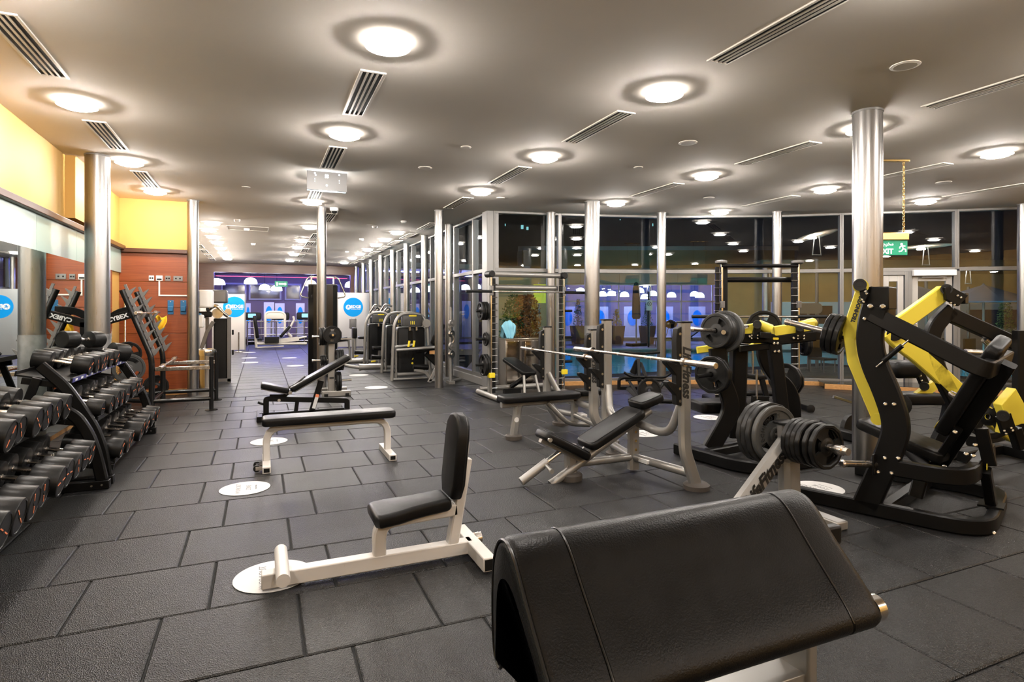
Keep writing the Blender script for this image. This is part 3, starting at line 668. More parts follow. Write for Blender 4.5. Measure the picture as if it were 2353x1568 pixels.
# plates stored on the rear of the rack
for i, (u, v, z, k) in enumerate([(-1.72, 9.72, .62, 'big'), (-1.74, 9.77, .62, 'big'), (-1.52, 10.62, .24, 'poly'), (-1.80, 10.1, .80, 'poly')]):
    plate(k, (u, v, z), (.25, -1, 0), ['outer grey plate stored behind the squat rack', 'inner grey plate stored behind the squat rack', 'black plate low behind the far post of the squat rack', 'black plate high behind the squat rack'][i], words='TECHNOGYM' if i == 0 else None, wsz=.04, wr=.63, spin=2.2, wmat='ink')
# small chrome hand weights on the floor under the rack
for i in range(5):
    c = V3(-1.72 - .05 * (i % 2), 5.80 + .11 * i, .055)
    t = thing('chrome_dumbbell', '%s small chrome dumbbell on the floor below the racks' % od[i], 'dumbbell', (c.x, c.y, c.z - .055), 'chrome hand weights')
    m = MB(); m.cyl(c - V3(.07, 0, 0), c + V3(.07, 0, 0), .013, 10); obj('handle', m, M['chrome'], t)
    for s in (-1, 1):
        m = MB(); m.lathe(c + V3(s * .05, 0, 0), (s, 0, 0), [(0, .05), (.005, .055), (.02, .055), (.02, .045), (.035, .045), (.037, .02)], 18); obj('head', m, M['chrome'], t)
# ---- things on the veneered end wall
ys = VE - .022
def wallplate(u, z, w, h, name, label, kind):
    t = thing(name, label, 'socket', (u, ys, z))
    m = MB(); m.bb(u - w / 2, u + w / 2, ys - .012, ys, z - h / 2, z + h / 2); obj('face_plate', m, M['white'] if kind != 's' else M['alu'], t, bevel=.004)
    m = MB()
    if kind == 'v': m.bb(u - .035, u + .035, ys - .016, ys - .011, z - .03, z - .005)
    else:
        for s in (-1, 1): m.bb(u + s * w * .22 - .012, u + s * w * .22 + .012, ys - .015, ys - .011, z - .012, z + .012)
    obj('outlet', m, M['plastic'], t)
wallplate(-1.69, 1.98, .075, .085, 'wall_socket', 'white double socket, leftmost on the veneered wall', 'w')
wallplate(-1.575, 1.98, .095, .09, 'wall_socket', 'white outlet with a cable duct below it', 'v')
wallplate(-1.45, 1.98, .08, .085, 'wall_socket', 'small grey metal socket on the veneered wall', 's')
wallplate(-1.30, 1.98, .14, .085, 'wall_socket', 'wide grey metal socket beside the slim column', 's')
m = MB(); m.bar([V3(-1.575, ys - .01, 1.93), V3(-1.575, ys - .01, 1.69), V3(-1.02, ys - .01, 1.69)], .024, .02, (0, 1, 0)); tag(obj('cable_duct', m, M['white']), 'white cable duct running down from the wall outlet', 'cable duct')
for i, u in enumerate((-1.41, -1.22)):
    t = thing('wipe_dispenser', 'blue bracket on the veneered wall %s' % ('above the yellow cloth' if i == 0 else 'beside the slim column'), 'bracket', (u, ys, 1.37))
    m = MB(); m.bb(u - .045, u + .045, ys - .012, ys, 1.37, 1.61); obj('back_plate', m, M['blueplastic'], t, bevel=.006)
    m = MB(); m.bb(u - .04, u + .04, ys - .05, ys - .01, 1.42, 1.51); obj('holder', m, M['blueplastic'], t, bevel=.01)
    m = MB(); m.lathe((u, ys - .016, 1.585), (0, 1, 0), [(0, .008), (.006, .008)], 10); obj('screw', m, M['bolt'], t)
# yellow cleaning cloth draped over the end of the bar
m = MB(); nx, nz = 9, 12; c0 = V3(-1.50, 10.98, 1.26); g = []
for j in range(nz + 1):
    for i in range(nx + 1):
        a = i / nx; b = j / nz; w = .15 * (1 - .35 * b) ; g.append(c0 + V3((a - .5) * w + .02 * math.sin(b * 5), .035 * math.sin(a * 9 + b * 3) - .02, .08 - b * .26 + .02 * math.sin(a * 7)))
m.add(g, [(j * (nx + 1) + i, j * (nx + 1) + i + 1, (j + 1) * (nx + 1) + i + 1, (j + 1) * (nx + 1) + i) for j in range(nz) for i in range(nx)])
o = obj('cleaning_cloth', m, M['cloth_y']); s = o.modifiers.new('thick', 'SOLIDIFY'); s.thickness = .006
tag(o, 'crumpled yellow cloth hanging at the end of the upper barbell', 'cloth')
# ================================================================ benches in the middle of the floor
X3, Y3, Z3 = V3(1, 0, 0), V3(0, 1, 0), V3(0, 0, 1)
# ---- white utility bench with upright back
vb = 3.285
t = thing('utility_bench', 'white framed upright utility bench with black seat and tall back pad', 'bench', (.55, vb, 0))
WP = M['white_paint']
A = lambda x, y: onV(x, y, vb)
m = MB(); m.bb(0.0, 1.15, vb - .038, vb + .038, .012, .088); obj('base_tube', m, WP, t, bevel=.006)
m = MB(); m.bb(1.115, 1.19, vb - .30, vb + .24, .012, .088); f = obj('rear_foot', m, WP, t, bevel=.006)
m = MB(); m.bb(1.123, 1.182, vb - .303, vb - .299, .02, .08); obj('tube_opening', m, M['plastic'], f)
m = MB(); m.cyl((.10, vb - .20, .112), (.10, vb + .20, .112), .034, 18); obj('foot_bar', m, WP, t)
c = [(.585, .09), (.585, .20), (.60, .25), (.64, .275), (.98, .292)]
m = MB(); m.bar([V3(a, vb, b) for a, b in [(.605, .08), (.605, .265), (1.05, .28)]], .07, .07, (0, 1, 0), fil=.11); obj('seat_post', m, WP, t)
m = MB(); m.bar([V3(1.03, vb, .08), V3(1.115, vb, .57)], .062, .07, (0, 1, 0)); obj('back_post', m, WP, t)
m = MB(); m.bb(.985, 1.045, vb - .03, vb + .03, .25, .315); obj('seat_bracket', m, WP, t, bevel=.005)
out = [(-.225, -.12), (-.205, -.145), (-.10, -.14), (.0, -.115), (.10, -.105), (.20, -.105), (.215, -.09), (.215, .09), (.20, .105), (.10, .105), (0, .115), (-.10, .14), (-.205, .145), (-.225, .12)]
sx_ = V3(1, 0, .085).normalized()
m = MB(); m.pad((.785, vb, .322), sx_, Y3, sx_.cross(Y3), out, .075, .026, 4); obj('seat_pad', m, M['vinyl'], t)
bx = V3(.10, 0, 1).normalized(); by = Y3; bz = bx.cross(by)
o2 = [(-.235, -.09), (-.16, -.13), (.12, -.13), (.19, -.115), (.235, -.07), (.25, 0), (.235, .07), (.19, .115), (.12, .13), (-.16, .13), (-.235, .09)]
m = MB(); m.pad((1.05, vb, .595), bx, by, bz, o2, .075, .022, 4); bp = obj('back_pad', m, M['vinyl'], t)
m = MB(); m.tube([V3(1.05, vb, .595) + bx * a * .985 + by * b * .985 - bz * .018 for a, b in o2], .004, 6, loop=True); obj('piping', m, M['vinyl_seam'], bp)
m = MB(); m.slab(V3(1.098, vb, .55), bx, by, bz, rrect(.26, .12, .01), .012); obj('back_plate', m, WP, t)
for y in (vb + .16, vb + .20):
    pass
m = MB(); m.cyl((1.205, vb + .10, .045), (1.245, vb + .10, .045), .035, 14); m.bb(1.19, 1.205, vb + .085, vb + .115, .03, .075); obj('wheel', m, M['worn_chrome'], t)
# ---- white flat bench
vb = 5.85
t = thing('flat_bench', 'long flat bench with black pad and white curved tube legs', 'bench', (.6, vb, 0))
m = MB(); m.bar([V3(.045, vb, .05), V3(.045, vb, .36), V3(1.16, vb, .36), V3(1.16, vb, .05)], .062, .062, (0, 1, 0), fil=.16); obj('leg_frame', m, WP, t)
for u in (.045, 1.16):
    m = MB(); m.bb(u - .035, u + .035, vb - .27, vb + .27, .0, .06); f = obj('foot', m, WP, t, bevel=.005)
    m = MB(); m.bb(u - .024, u + .024, vb - .273, vb - .269, .012, .048); obj('tube_opening', m, M['plastic'], f)
for dv in (-.20, -.06):
    m = MB(); m.cyl((-.035, vb + dv - .015, .04), (-.035, vb + dv + .015, .04), .03, 14); w = obj('wheel', m, M['plastic'], t)
    m = MB(); m.bb(-.045, .01, vb + dv - .022, vb + dv - .017, .025, .06); m.bb(-.045, .01, vb + dv + .017, vb + dv + .022, .025, .06); obj('wheel_fork', m, M['chrome'], w)
m = MB(); m.pad((.615, vb, .42), X3, Y3, Z3, rrect(1.22, .27, .05), .075, .024, 4); obj('pad', m, M['vinyl'], t)
# ---- black adjustable bench
vb = 8.45
A = lambda x, y: onV(x, y, vb)
t = thing('adjustable_bench', 'black framed adjustable bench with raised back pad and warning label', 'bench', (.55, vb, 0))
def zz4(x, y): return (560 + x / 2.528, 780 + y / 2.528)
Pz = lambda x, y: A(*zz4(x, y))
BK = M['black']
m = MB(); m.bar([Pz(130, 470) , Pz(130, 345), Pz(600, 355), Pz(600, 410)], .07, .06, (0, 1, 0), fil=.03); obj('frame', m, BK, t)
m = MB(); m.bar([V3(-.02, vb, .04), V3(1.1, vb, .04)], .07, .06, (0, 1, 0)); obj('base_beam', m, BK, t)
for u in (-.02, 1.1):
    m = MB(); m.bb(u - .035, u + .035, vb - .28, vb + .28, 0, .07); obj('foot', m, BK, t, bevel=.006)
m = MB(); m.bar([Pz(300, 440), Pz(312, 350)], .05, .05, (0, 1, 0)); obj('centre_post', m, BK, t)
m = MB(); m.bar([Pz(385, 450), Pz(450, 240)], .075, .06, (0, 1, 0)); s = obj('adjust_arm', m, BK, t)
a, b = Pz(405, 400), Pz(428, 318); e = (b - a).normalized(); 
m = MB(); m.slab((a + b) / 2 - V3(0, .032, 0), e, e.cross(Y3), Y3, rrect((b - a).length, .045, .004), .003); lb = obj('warning_label', m, M['sticker'], s)
m = MB(); m.slab(b - e * .02 - V3(0, .0345, 0), e, e.cross(Y3), Y3, rrect(.04, .045, .004), .002); obj('orange_band', m, M['orange'], lb)
def padseg(p, q, w, th, lift, parent, name, taper=1):
    d_ = (q - p); L_ = d_.length; d_.normalize(); up = Y3.cross(d_) * -1
    if up.z < 0: up = -up
    c = (p + q) / 2 + up * lift
    m = MB(); m.pad(c, d_, Y3, up, [(x, y * (taper + (1 - taper) * (.5 - x / L_))) for x, y in rrect(L_, w, .035)], th, .02, 4); o = obj(name, m, M['vinyl'], parent)
    m = MB(); m.slab(c - up * (th / 2 + .008), d_, Y3, up, rrect(L_ * .94, w * .8, .02), .014); obj('pad_board', m, M['silver_dark'], o)
    return o
padseg(Pz(272, 292), Pz(612, 100), .27, .07, -.0, t, 'back_pad')
padseg(Pz(100, 265), Pz(262, 295), .27, .07, -.0, t, 'seat_pad')
m = MB(); m.cyl(Pz(205, 352) - V3(0, .05, 0), Pz(205, 352) + V3(0, .05, 0), .02, 12); m.cyl(Pz(268, 305) - V3(0, .10, 0), Pz(268, 305) + V3(0, .10, 0), .025, 12); obj('pivot_bolt', m, M['bolt'], t)
m = MB(); m.bar([Pz(150, 330), Pz(235, 330), Pz(255, 310)], .05, .05, (0, 1, 0)); obj('seat_link', m, BK, t)
m = MB(); m.tube([Pz(130, 380), Pz(95, 372), Pz(82, 366)], .016, 10); obj('handle', m, BK, t)
m = MB(); m.tube([Pz(262, 280), Pz(300, 262), Pz(358, 215)], .012, 8, fil=.03); obj('strap', m, M['vinyl_seam'], t)

# ================================================================ bench press stations (silver): flat and incline
SV = M['silver']
def press_uprights(t, u, vc, half, ztop, hookz, flare=.16):
    for s in (-1, 1):
        v = vc + s * half; vf = vc + s * (half + .03)
        m = MB(); m.bar([V3(u, v, ztop), V3(u, v, .42), V3(u - .01, v - .02, .30), V3(u + flare, v - .05, .04)], .10, .075, (0, 1, 0), fil=.12, ch=.02); up = obj('upright', m, SV, t)
        m = MB(); m.lathe((u + flare + .01, v - .05, 0), (0, 0, 1), [(0, .105), (.035, .105), (.05, .085)], 20); obj('foot_pad', m, mat('brown_rubber_foot', (.06, .05, .042), .6) if 'brown_foot' not in M else M['brown_foot'], up)
        m = MB(); m.bb(u - .052, u + .052, v - .04, v + .04, ztop - .004, ztop + .012); obj('top_cap', m, M['plastic'], up, bevel=.004)
        uf = u - .05
        pr = [(uf, ztop - .03), (uf - .045, ztop - .05), (uf - .055, ztop - .13), (uf - .055, hookz + .03), (uf - .13, hookz + .055), (uf - .155, hookz + .06), (uf - .15, hookz + .035), (uf - .10, hookz - .01), (uf - .055, hookz - .06), (uf - .055, hookz - .13), (uf - .12, hookz - .105), (uf - .145, hookz - .11), (uf - .14, hookz - .135), (uf - .055, hookz - .22), (uf - .05, hookz - .30), (uf, hookz - .31)]
        m = MB(); m.prism([V3(a, v - .03, b) for a, b in pr], (0, .06, 0)); hk = obj('bar_catch', m, M['plastic'], up, bevel=.005)
        for z in (ztop - .09, hookz + .10, hookz - .17, hookz - .27):
            m = MB(); m.lathe((uf - .02, v - .034, z), (0, 1, 0), [(0, .012), (.006, .012)], 10); obj('screw', m, M['bolt'], hk)
    return
M['brown_foot'] = mat('brown_rubber_foot', (.06, .05, .042), .6)
def lf_text(t, u, v, z, size, rot=0):
    ex, ey = V3(0, 0, -1), V3(1, 0, 0)
    return text('lettering', 'LifeFitness', size, V3(u, v, z), ex, ey, M['ink'], t, shear=.35, bold=.004, sx=.86)
# incline
vc = 4.38; uu = 3.14
t = thing('incline_press_bench', 'silver incline press bench with black pads and bar uprights in front', 'weight bench', (2.8, vc, 0))
press_uprights(t, uu + .02, vc, .58, 1.345, .985, .07)
lf_text(t, uu + .012, vc - .58 - .0385, .95, .115)
A = lambda x, y: onV(x, y, vc - .02)
Pz = lambda x, y: A(1140 + x / 3.409, 700 + y / 3.409)
rail0, rail1 = Pz(430, 1410), Pz(1255, 790)
m = MB(); m.cyl(rail0, rail0.lerp(rail1, .93), .036, 16); m.lathe(rail0 - (rail1 - rail0).normalized() * .004, rail1 - rail0, [(0, .038), (.025, .038)], 16); sp = obj('spine_tube', m, SV, t)
def ipad(p, q, w0, w1, name):
    d_ = (q - p); L_ = d_.length; d_.normalize(); up = d_.cross(Y3) * -1
    if up.z < 0: up = -up
    m = MB(); m.pad((p + q) / 2, d_, Y3, up, [(x, y * ((w0 + (w1 - w0) * (x / L_ + .5)))) for x, y in rrect(L_, 1, .12)], .07, .022, 4) if False else None
    m = MB(); ol = []
    for x, y in rrect(L_, .30, .05): ol.append((x, y / .30 * (w0 + (w1 - w0) * (x / L_ + .5))))
    m.pad((p + q) / 2, d_, Y3, up, ol, .075, .024, 4); o = obj(name, m, M['vinyl'], t)
    m = MB(); m.tube([(p + q) / 2 + d_ * a * .93 + Y3 * b * .9 + up * .0375 for a, b in ol], .0022, 5, loop=True); obj('stitch_line', m, M['vinyl_seam'], o)
    return o
ipad(Pz(690, 1105), Pz(1105, 830), .29, .29, 'back_pad')
ipad(Pz(1085, 790), Pz(1265, 715), .25, .22, 'head_pad')
s0, s1 = Pz(350, 1010), Pz(690, 1180)
ipad(s0, s1, .25, .27, 'seat_pad')
m = MB(); m.bar([s0 - V3(0, 0, .05), s1 - V3(0, 0, .05)], .05, .05, (0, 1, 0)); obj('seat_carrier', m, SV, t)
m = MB(); m.lathe(s0 + V3(.02, -.14, -.03), (0, 1, 0), [(0, .018), (.02, .018)], 12); obj('seat_bolt', m, M['bolt'], t)
p0_, p1_ = Pz(195, 1390), Pz(520, 1140); ax = (p1_ - p0_).normalized()
m = MB(); m.cyl(p0_, p0_ + ax * ((p1_ - p0_).length * .62), .036, 16); lg = obj('leg_tube', m, SV, t)
m = MB(); m.cyl(p0_ + ax * ((p1_ - p0_).length * .6), p1_, .024, 14); obj('telescopic_tube', m, M['chrome'], t)
m = MB(); c = p0_.lerp(p1_, .56); m.cyl(c + V3(0, -.12, -.03), c + V3(0, 0, 0), .016, 12); m.lathe(c + V3(0, -.14, -.03), (0, 1, 0), [(0, .02), (.03, .02)], 12); obj('pull_pin', m, SV, lg)
m = MB(); m.prism([rail0.lerp(rail1, .13) + V3(0, -.01, 0), rail0.lerp(rail1, .34) + V3(0, -.01, 0), rail0.lerp(rail1, .34) + V3(-.05, -.01, .085), rail0.lerp(rail1, .15) + V3(-.01, -.01, .05)], (0, .02, 0)); obj('adjust_plate', m, SV, t)
uP = 3.07; uF = 2.43
m = MB(); m.bar([V3(uP, vc, .02), V3(uP, vc, .50)], .10, .08, (0, 1, 0), ch=.02); ps = obj('rear_post', m, SV, t)
for z in (.20, .28, .36, .44):
    m = MB(); m.lathe((uP, vc - .043, z), (0, 1, 0), [(0, .012), (.004, .012)], 10); obj('bolt', m, M['brass'], ps)
m = MB(); m.bar([V3(uF, vc, .03), V3(uF, vc, .30)], .10, .08, (0, 1, 0), ch=.02); fr = obj('front_post', m, SV, t)
m = MB(); m.lathe((uF, vc, 0), (0, 0, 1), [(0, .10), (.045, .10), (.06, .085)], 20); obj('foot_pad', m, M['brown_foot'], fr)
m = MB(); m.cyl((uF, vc, .13), (uP, vc, .13), .034, 14); obj('base_tube', m, SV, t)
for s in (-1, 1):
    v = vc + s * .58
    m = MB(); m.cyl((uP, vc + s * .03, .13), (uu + .06, v, .12), .036, 14); lo = obj('lower_brace', m, SV, t)
    m = MB(); m.tube([V3(uP + .02, vc + s * .03, .44), V3(uP + .06, vc + s * .28, .40), V3(uP + .05, vc + s * .46, .44), V3(uu + .02, v - s * .03, .70)], .036, 14, fil=.14); obj('upper_brace', m, SV, t)
m = MB(); m.slab(V3(uP + .02, vc - .16, .13), V3(.03, -.55, -.0), Z3, X3, rrect(.12, .035, .004), .07); obj('warning_label', m, M['sticker'], t)
b0 = V3(uu + .02 - .12, 3.31, 1.04); barbell(b0, V3(b0.x, 5.38, 1.04), 'worn steel barbell racked on the incline press bench', sl=.36)
# flat
vc = 6.0; uu = 3.30
t = thing('flat_press_bench', 'silver flat press bench with black pad and bar uprights behind', 'weight bench', (3.0, vc, 0))
press_uprights(t, uu, vc, .56, 1.23, .885)
lf_text(t, uu - .008, vc - .56 - .0385, .85, .10)
Pz = lambda x, y: onV(1060 + x / 3.5625, 580 + y / 3.5625, vc)
m = MB(); m.pad((2.93, vc, .455), X3, Y3, Z3, [(x, y * (.84 + .16 * (-x / .98 + .5))) for x, y in rrect(.98, .29, .06)], .075, .024, 4); obj('pad', m, M['vinyl'], t)
m = MB(); m.pad((3.58, vc, .475), X3, Y3, Z3, rrect(.30, .24, .05), .07, .022, 4); obj('head_pad', m, M['vinyl'], t)
m = MB(); m.bar([V3(2.45, vc, .39), V3(3.68, vc, .41)], .06, .07, (0, 1, 0)); obj('pad_beam', m, SV, t)
m = MB(); m.bar([V3(2.60, vc, .03), V3(2.66, vc, .38)], .085, .08, (0, 1, 0), ch=.02); fr = obj('front_post', m, SV, t)
m = MB(); m.lathe((2.60, vc, 0), (0, 0, 1), [(0, .095), (.04, .095), (.055, .08)], 20); obj('foot_pad', m, M['brown_foot'], fr)
m = MB(); m.lathe((2.62, vc - .043, .22), (0, 1, 0), [(0, .028), (.004, .028)], 16); obj('badge', m, M['sticker'], fr)
m = MB(); m.bar([V3(3.38, vc, .10), V3(3.38, vc, .40)], .07, .07, (0, 1, 0)); obj('rear_post', m, SV, t)
m = MB(); m.tube([V3(3.0, vc - .05, .39), V3(3.24, vc - .10, .14), V3(3.52, vc - .10, .11)], .03, 12, fil=.1); obj('stay_tube', m, SV, t)
for s in (-1, 1):
    v = vc + s * .56
    m = MB(); m.cyl((3.38, vc + s * .03, .22), (uu + .10, v, .17), .034, 14); obj('lower_brace', m, SV, t)
    m = MB(); m.tube([V3(3.40, vc + s * .03, .36), V3(3.44, vc + s * .30, .34), V3(3.42, vc + s * .46, .40), V3(uu, v - s * .03, .66)], .034, 14, fil=.14); obj('upper_brace', m, SV, t)
b0 = V3(uu - .12, 5.06, .945); barbell(b0, V3(b0.x, 7.06, .945), 'worn steel barbell racked on the flat press bench', sl=.36)
m = MB(); m.slab(V3(3.40, vc - .14, .235), V3(.0, -1, -.08), Z3, X3, rrect(.12, .035, .004), .07); obj('warning_label', m, M['sticker'], t)
# ================================================================ floor stickers
def sticker(u, v, r, label, full=True):
    t = thing('floor_sticker', label, 'floor sticker', (u, v, 0), 'white workout zone floor stickers')
    m = MB(); m.lathe((u, v, .0012), (0, 0, 1), [(0, r), (.0015, r)], 48); obj('disc', m, M['sticker'], t)
    if full:
        for s, dx, sz in (('WORKOUT', -.05, .055), ('ZONE', .03, .055), ('Keep your distance', .085, .017)):
            text('lettering', s, sz * (r / .2), V3(u + dx * r / .2, v, .0032), V3(0, 1, 0), V3(-1, 0, 0), M['greyprint'], t, ext=.0003)
    return t
R0 = .19
sticker(.06, 3.43, .20, 'white round sticker under the foot bar of the utility bench')
sticker(-.12, 5.20, R0, 'white round sticker between the flat bench and utility bench')
sticker(.08, 6.95, R0, 'white round sticker just behind the flat bench')
sticker(4.10, 5.66, R0, 'white round sticker behind the incline press bench')
sticker(5.52, 6.16, R0, 'white round sticker beside the yellow armed row machine')
sticker(4.16, 3.37, R0, 'white round sticker by the base of the large press machine')
for u, v, l in [(1.97, 10.98, 'nearest white sticker in front of the leg machines'), (1.99, 13.2, 'second white sticker in front of the leg machines'), (.81, 16.05, 'nearer hall sticker left of the cable tower'), (.78, 18.72, 'farther hall sticker left of the cable tower'), (-.28, 17.5, 'nearest of three stickers at the left of the hall'), (-.33, 19.2, 'middle of three stickers at the left of the hall'), (-.37, 21.7, 'farthest of three stickers at the left of the hall')]:
    sticker(u, v, .21, l, False)
# ================================================================ preacher curl bench in the foreground
t = thing('preacher_bench', 'black leather preacher curl pad on a grey frame in the foreground', 'weight bench', (.84, .98, 0))
u0_, u1_ = .43, 1.245
outer = [(1.105, .735), (1.118, .80), (1.118, .90), (1.108, .955), (1.085, .993), (1.055, 1.007), (1.025, 1.003), (.995, .982), (.95, .93), (.90, .877), (.845, .82), (.825, .785)]
inner = [(.855, .755), (.91, .815), (.96, .86), (1.005, .90), (1.03, .91), (1.048, .90), (1.055, .86), (1.058, .78), (1.062, .728)]
def smooth_loop(P, it=2):
    for _ in range(it):
        Q = []
        for i in range(len(P)):
            a, b = P[i], P[(i + 1) % len(P)]; Q += [(a[0] * .75 + b[0] * .25, a[1] * .75 + b[1] * .25), (a[0] * .25 + b[0] * .75, a[1] * .25 + b[1] * .75)]
        P = Q
    return P
sec = smooth_loop(outer + inner, 2); 
# offset each section point inwards for the rounded ends
def inset(P, d):
    n = len(P); out = []
    for i in range(n):
        a, b = P[i - 1], P[(i + 1) % n]; tx, tz = b[0] - a[0], b[1] - a[1]; l = math.hypot(tx, tz) or 1; out.append((P[i][0] + tz / l * d, P[i][1] - tx / l * d))
    return out
area = sum(sec[i][0] * sec[(i + 1) % len(sec)][1] - sec[(i + 1) % len(sec)][0] * sec[i][1] for i in range(len(sec))); sg = -1 if area > 0 else 1
R = []
for du, d in ((0, .024), (.004, .013), (.011, .005), (.022, 0)): R.append([V3(u0_ + du, a, b) for a, b in inset(sec, sg * d)])
for u in (.547, .549, .551, .553, .555): R.append([V3(u, a, b) for a, b in inset(sec, sg * {.547: 0, .549: .002, .551: .004, .553: .002, .555: 0}[u])])
for k in range(1, 8): R.append([V3(.555 + (1.128 - .555) * k / 8, a, b) for a, b in sec])
for u, d in ((1.128, 0), (1.130, .002), (1.132, .004), (1.134, .002), (1.136, 0)): R.append([V3(u, a, b) for a, b in inset(sec, sg * d)])
for du, d in ((.04, 0), (.028, .003), (.016, .009), (.006, .018), (0, .028)): R.append([V3(u1_ - du, a, b) for a, b in inset(sec, sg * d)])
m = MB(); m.rings(R); pd = obj('arm_pad', m, M['vinyl'], t)
for u in (.551, 1.132):
    m = MB(); m.tube([V3(u, a, b) for a, b in smooth_loop(outer, 2)[2:-2] if True], .0022, 6); obj('seam_piping', m, M['vinyl_seam'], pd)
m = MB(); m.tube([V3(u0_ + .006, a, b) for a, b in inset(sec, sg * .006)], .0035, 6, loop=True); obj('end_piping', m, M['vinyl_seam'], pd)
m = MB(); m.bar([V3(u0_ + .03, .995, .88), V3(u0_ + .03, .985, .58)], .075, .03, (1, 0, 0)); m.bar([V3(u1_ - .10, .985, .86), V3(u1_ - .10, .985, .58)], .09, .03, (1, 0, 0)); m.bb(u0_ + .02, u1_ - .09, .95, 1.02, .575, .625); obj('pad_bracket', m, M['silver'], t, bevel=.004)
m = MB(); m.bar([V3(.84, .985, .02), V3(.84, .985, .60)], .08, .08, (1, 0, 0)); obj('post', m, M['silver'], t)
m = MB(); m.bb(.80, .88, .25, 1.2, 0, .07); m.bb(.55, 1.13, 1.14, 1.22, 0, .07); obj('base', m, M['silver'], t, bevel=.006)
m = MB(); m.pad((.84, .30, .44), X3, Y3, Z3, rrect(.34, .30, .06), .07, .022); obj('seat_pad', m, M['vinyl'], t)
m = MB(); m.bar([V3(.84, .30, .04), V3(.84, .30, .41)], .06, .06, (1, 0, 0)); obj('seat_post', m, M['silver'], t)
c = onU(2010, 1396, u1_); m = MB(); m.lathe(c, X3, [(-.02, .028), (.004, .028), (.006, .022)], 22); obj('end_cap', m, M['chrome'], t)
c = onU(1912, 1228, u1_ + .02); m = MB(); m.box(c - V3(.01, 0, 0), (.06, .025, .045)); obj('stop_block', m, M['plastic'], t, bevel=.006)
# ================================================================ plate tree
t = thing('plate_tree', 'silver low plate tree loaded with weights behind the preacher pad', 'plate rack', (3.37, 2.98, 0))
m = MB(); m.bar([V3(3.40, 2.98, .03), V3(3.385, 2.98, .40)], .15, .11, (0, 1, 0), ch=.03); obj('post', m, M['silver'], t)
m = MB(); m.bar([V3(3.385, 2.98, .38), V3(3.36, 2.98, .66)], .125, .10, (0, 1, 0), ch=.03); hd = obj('head', m, M['silver'], t)
m = MB(); m.slab((3.36, 2.98, .665), X3, Y3, Z3, rrect(.15, .12, .03), .02); obj('top_cap', m, M['plastic'], hd, bevel=.006)
m = MB(); m.bar([V3(3.40, 2.98, .56), V3(2.86, 2.98, .06)], .13, .10, (0, 1, 0), ch=.03); bm_ = obj('stay', m, M['silver'], t)
e = V3(.54, 0, .50).normalized()
text('lettering', 'LifeFitness', .125, V3(3.12, 2.928, .315), e, V3(-e.z, 0, e.x), M['ink'], bm_, shear=.35, bold=.004, sx=.92)
m = MB(); m.lathe((3.33, 2.926, .52), (0, 1, 0), [(0, .014), (.01, .014)], 10); obj('bolt', m, M['bolt'], hd)
m = MB(); m.bb(2.75, 3.55, 2.93, 3.03, 0, .06); m.bb(2.75, 2.85, 2.65, 3.30, 0, .06); m.bb(3.45, 3.55, 2.65, 3.30, 0, .06); obj('base', m, M['silver'], t, bevel=.01)
m = MB(); m.cyl((3.37, 3.36, .56), (3.37, 2.52, .56), .024, 16); pg = obj('peg', m, M['worn_chrome'], t)
m = MB(); m.lathe((3.37, 2.60, .56), (0, -1, 0), [(0, .032), (.05, .032), (.055, .024), (.085, .024)], 18); obj('collar', m, M['worn_chrome'], pg)
AX = V3(0, -1, 0)
for i, (v, k) in enumerate([(3.085, 'big'), (3.128, 'huge'), (3.171, 'huge'), (3.214, 'huge')]):
    plate(k, (3.37, v, .56), AX, '%s plate of the large stack on the far side of the plate tree' % od[i], spin=1.0 + .3 * i, words='TECHNOGYM' if i == 0 else None, wsz=.045, wr=.66, wmat='ink')
for i, (v, k) in enumerate([(2.885, 'mid'), (2.848, 'mid'), (2.811, 'mid'), (2.774, 'mid'), (2.722, 'grip'), (2.672, 'grip')]):
    plate(k, (3.37, v, .56), AX, '%s plate of the small stack on the near side of the plate tree' % od[i], spin=.4 * i)
m = MB(); e = V3(0, 1, 0); m.slab(V3(3.37 - .035, 2.650, .56 + .09), X3, Z3, Y3, rrect(.03, .02, .004), .004)
# ================================================================ yellow-armed plate-loaded machines
BK, YL = M['black'], M['yellow']
NA = V3(.925, .38, 0)
def bolts(t, pts, r=.013, n=None, nm='bolt'):
    for p in pts:
        m = MB(); nn = n or (V3(0, 0, H) - p).normalized(); m.lathe(p - nn * .01, nn, [(0, r), (.018, r), (.024, r * .6)], 10); obj(nm, m, M['bolt'], t)
def pivot(parent, c, r=.045, n=None, w=.03):
    n = n or (V3(0, 0, H) - c).normalized(); n = V3(n.x, n.y, 0).normalized()
    m = MB(); m.lathe(c - n * w, n, [(0, r), (2 * w, r), (2 * w, r * .72), (2 * w - .004, r * .72), (2 * w - .004, r * .3), (2 * w, r * .3), (2 * w, .001)], 22); return obj('pivot', m, M['iron'], parent)
# ---- incline chest press at the right edge
t = thing('chest_press_machine', 'large black chest press with yellow arms at the right edge', 'gym machine', (4.4, 2.7, 0))
zA = lambda x, y: (1940 + x / 5.228, 620 + y / 5.228)
zB = lambda x, y: (1940 + x / 4.237, 880 + y / 4.237)
pp = V3(3.77, 3.2, 0); ax_ = V3(.38, -.925, 0); bx_ = V3(.925, .38, 0)
L = lambda s, b, z: pp + ax_ * s + bx_ * b + V3(0, 0, z)
PP = lambda x, y, b=0: onP(x, y, L(0, b, 0), bx_)
m = MB(); m.bar([L(-.03, 0, .055), L(1.10, 0, .055), L(1.10, 1.08, .055), L(.10, 1.08, .055)], .07, .10, (0, 0, 1), fil=.26); obj('base_frame', m, BK, t)
m = MB(); m.bar([L(.55, .02, .06), L(.62, 1.06, .06)], .08, .09, (0, 0, 1)); obj('cross_beam', m, BK, t)
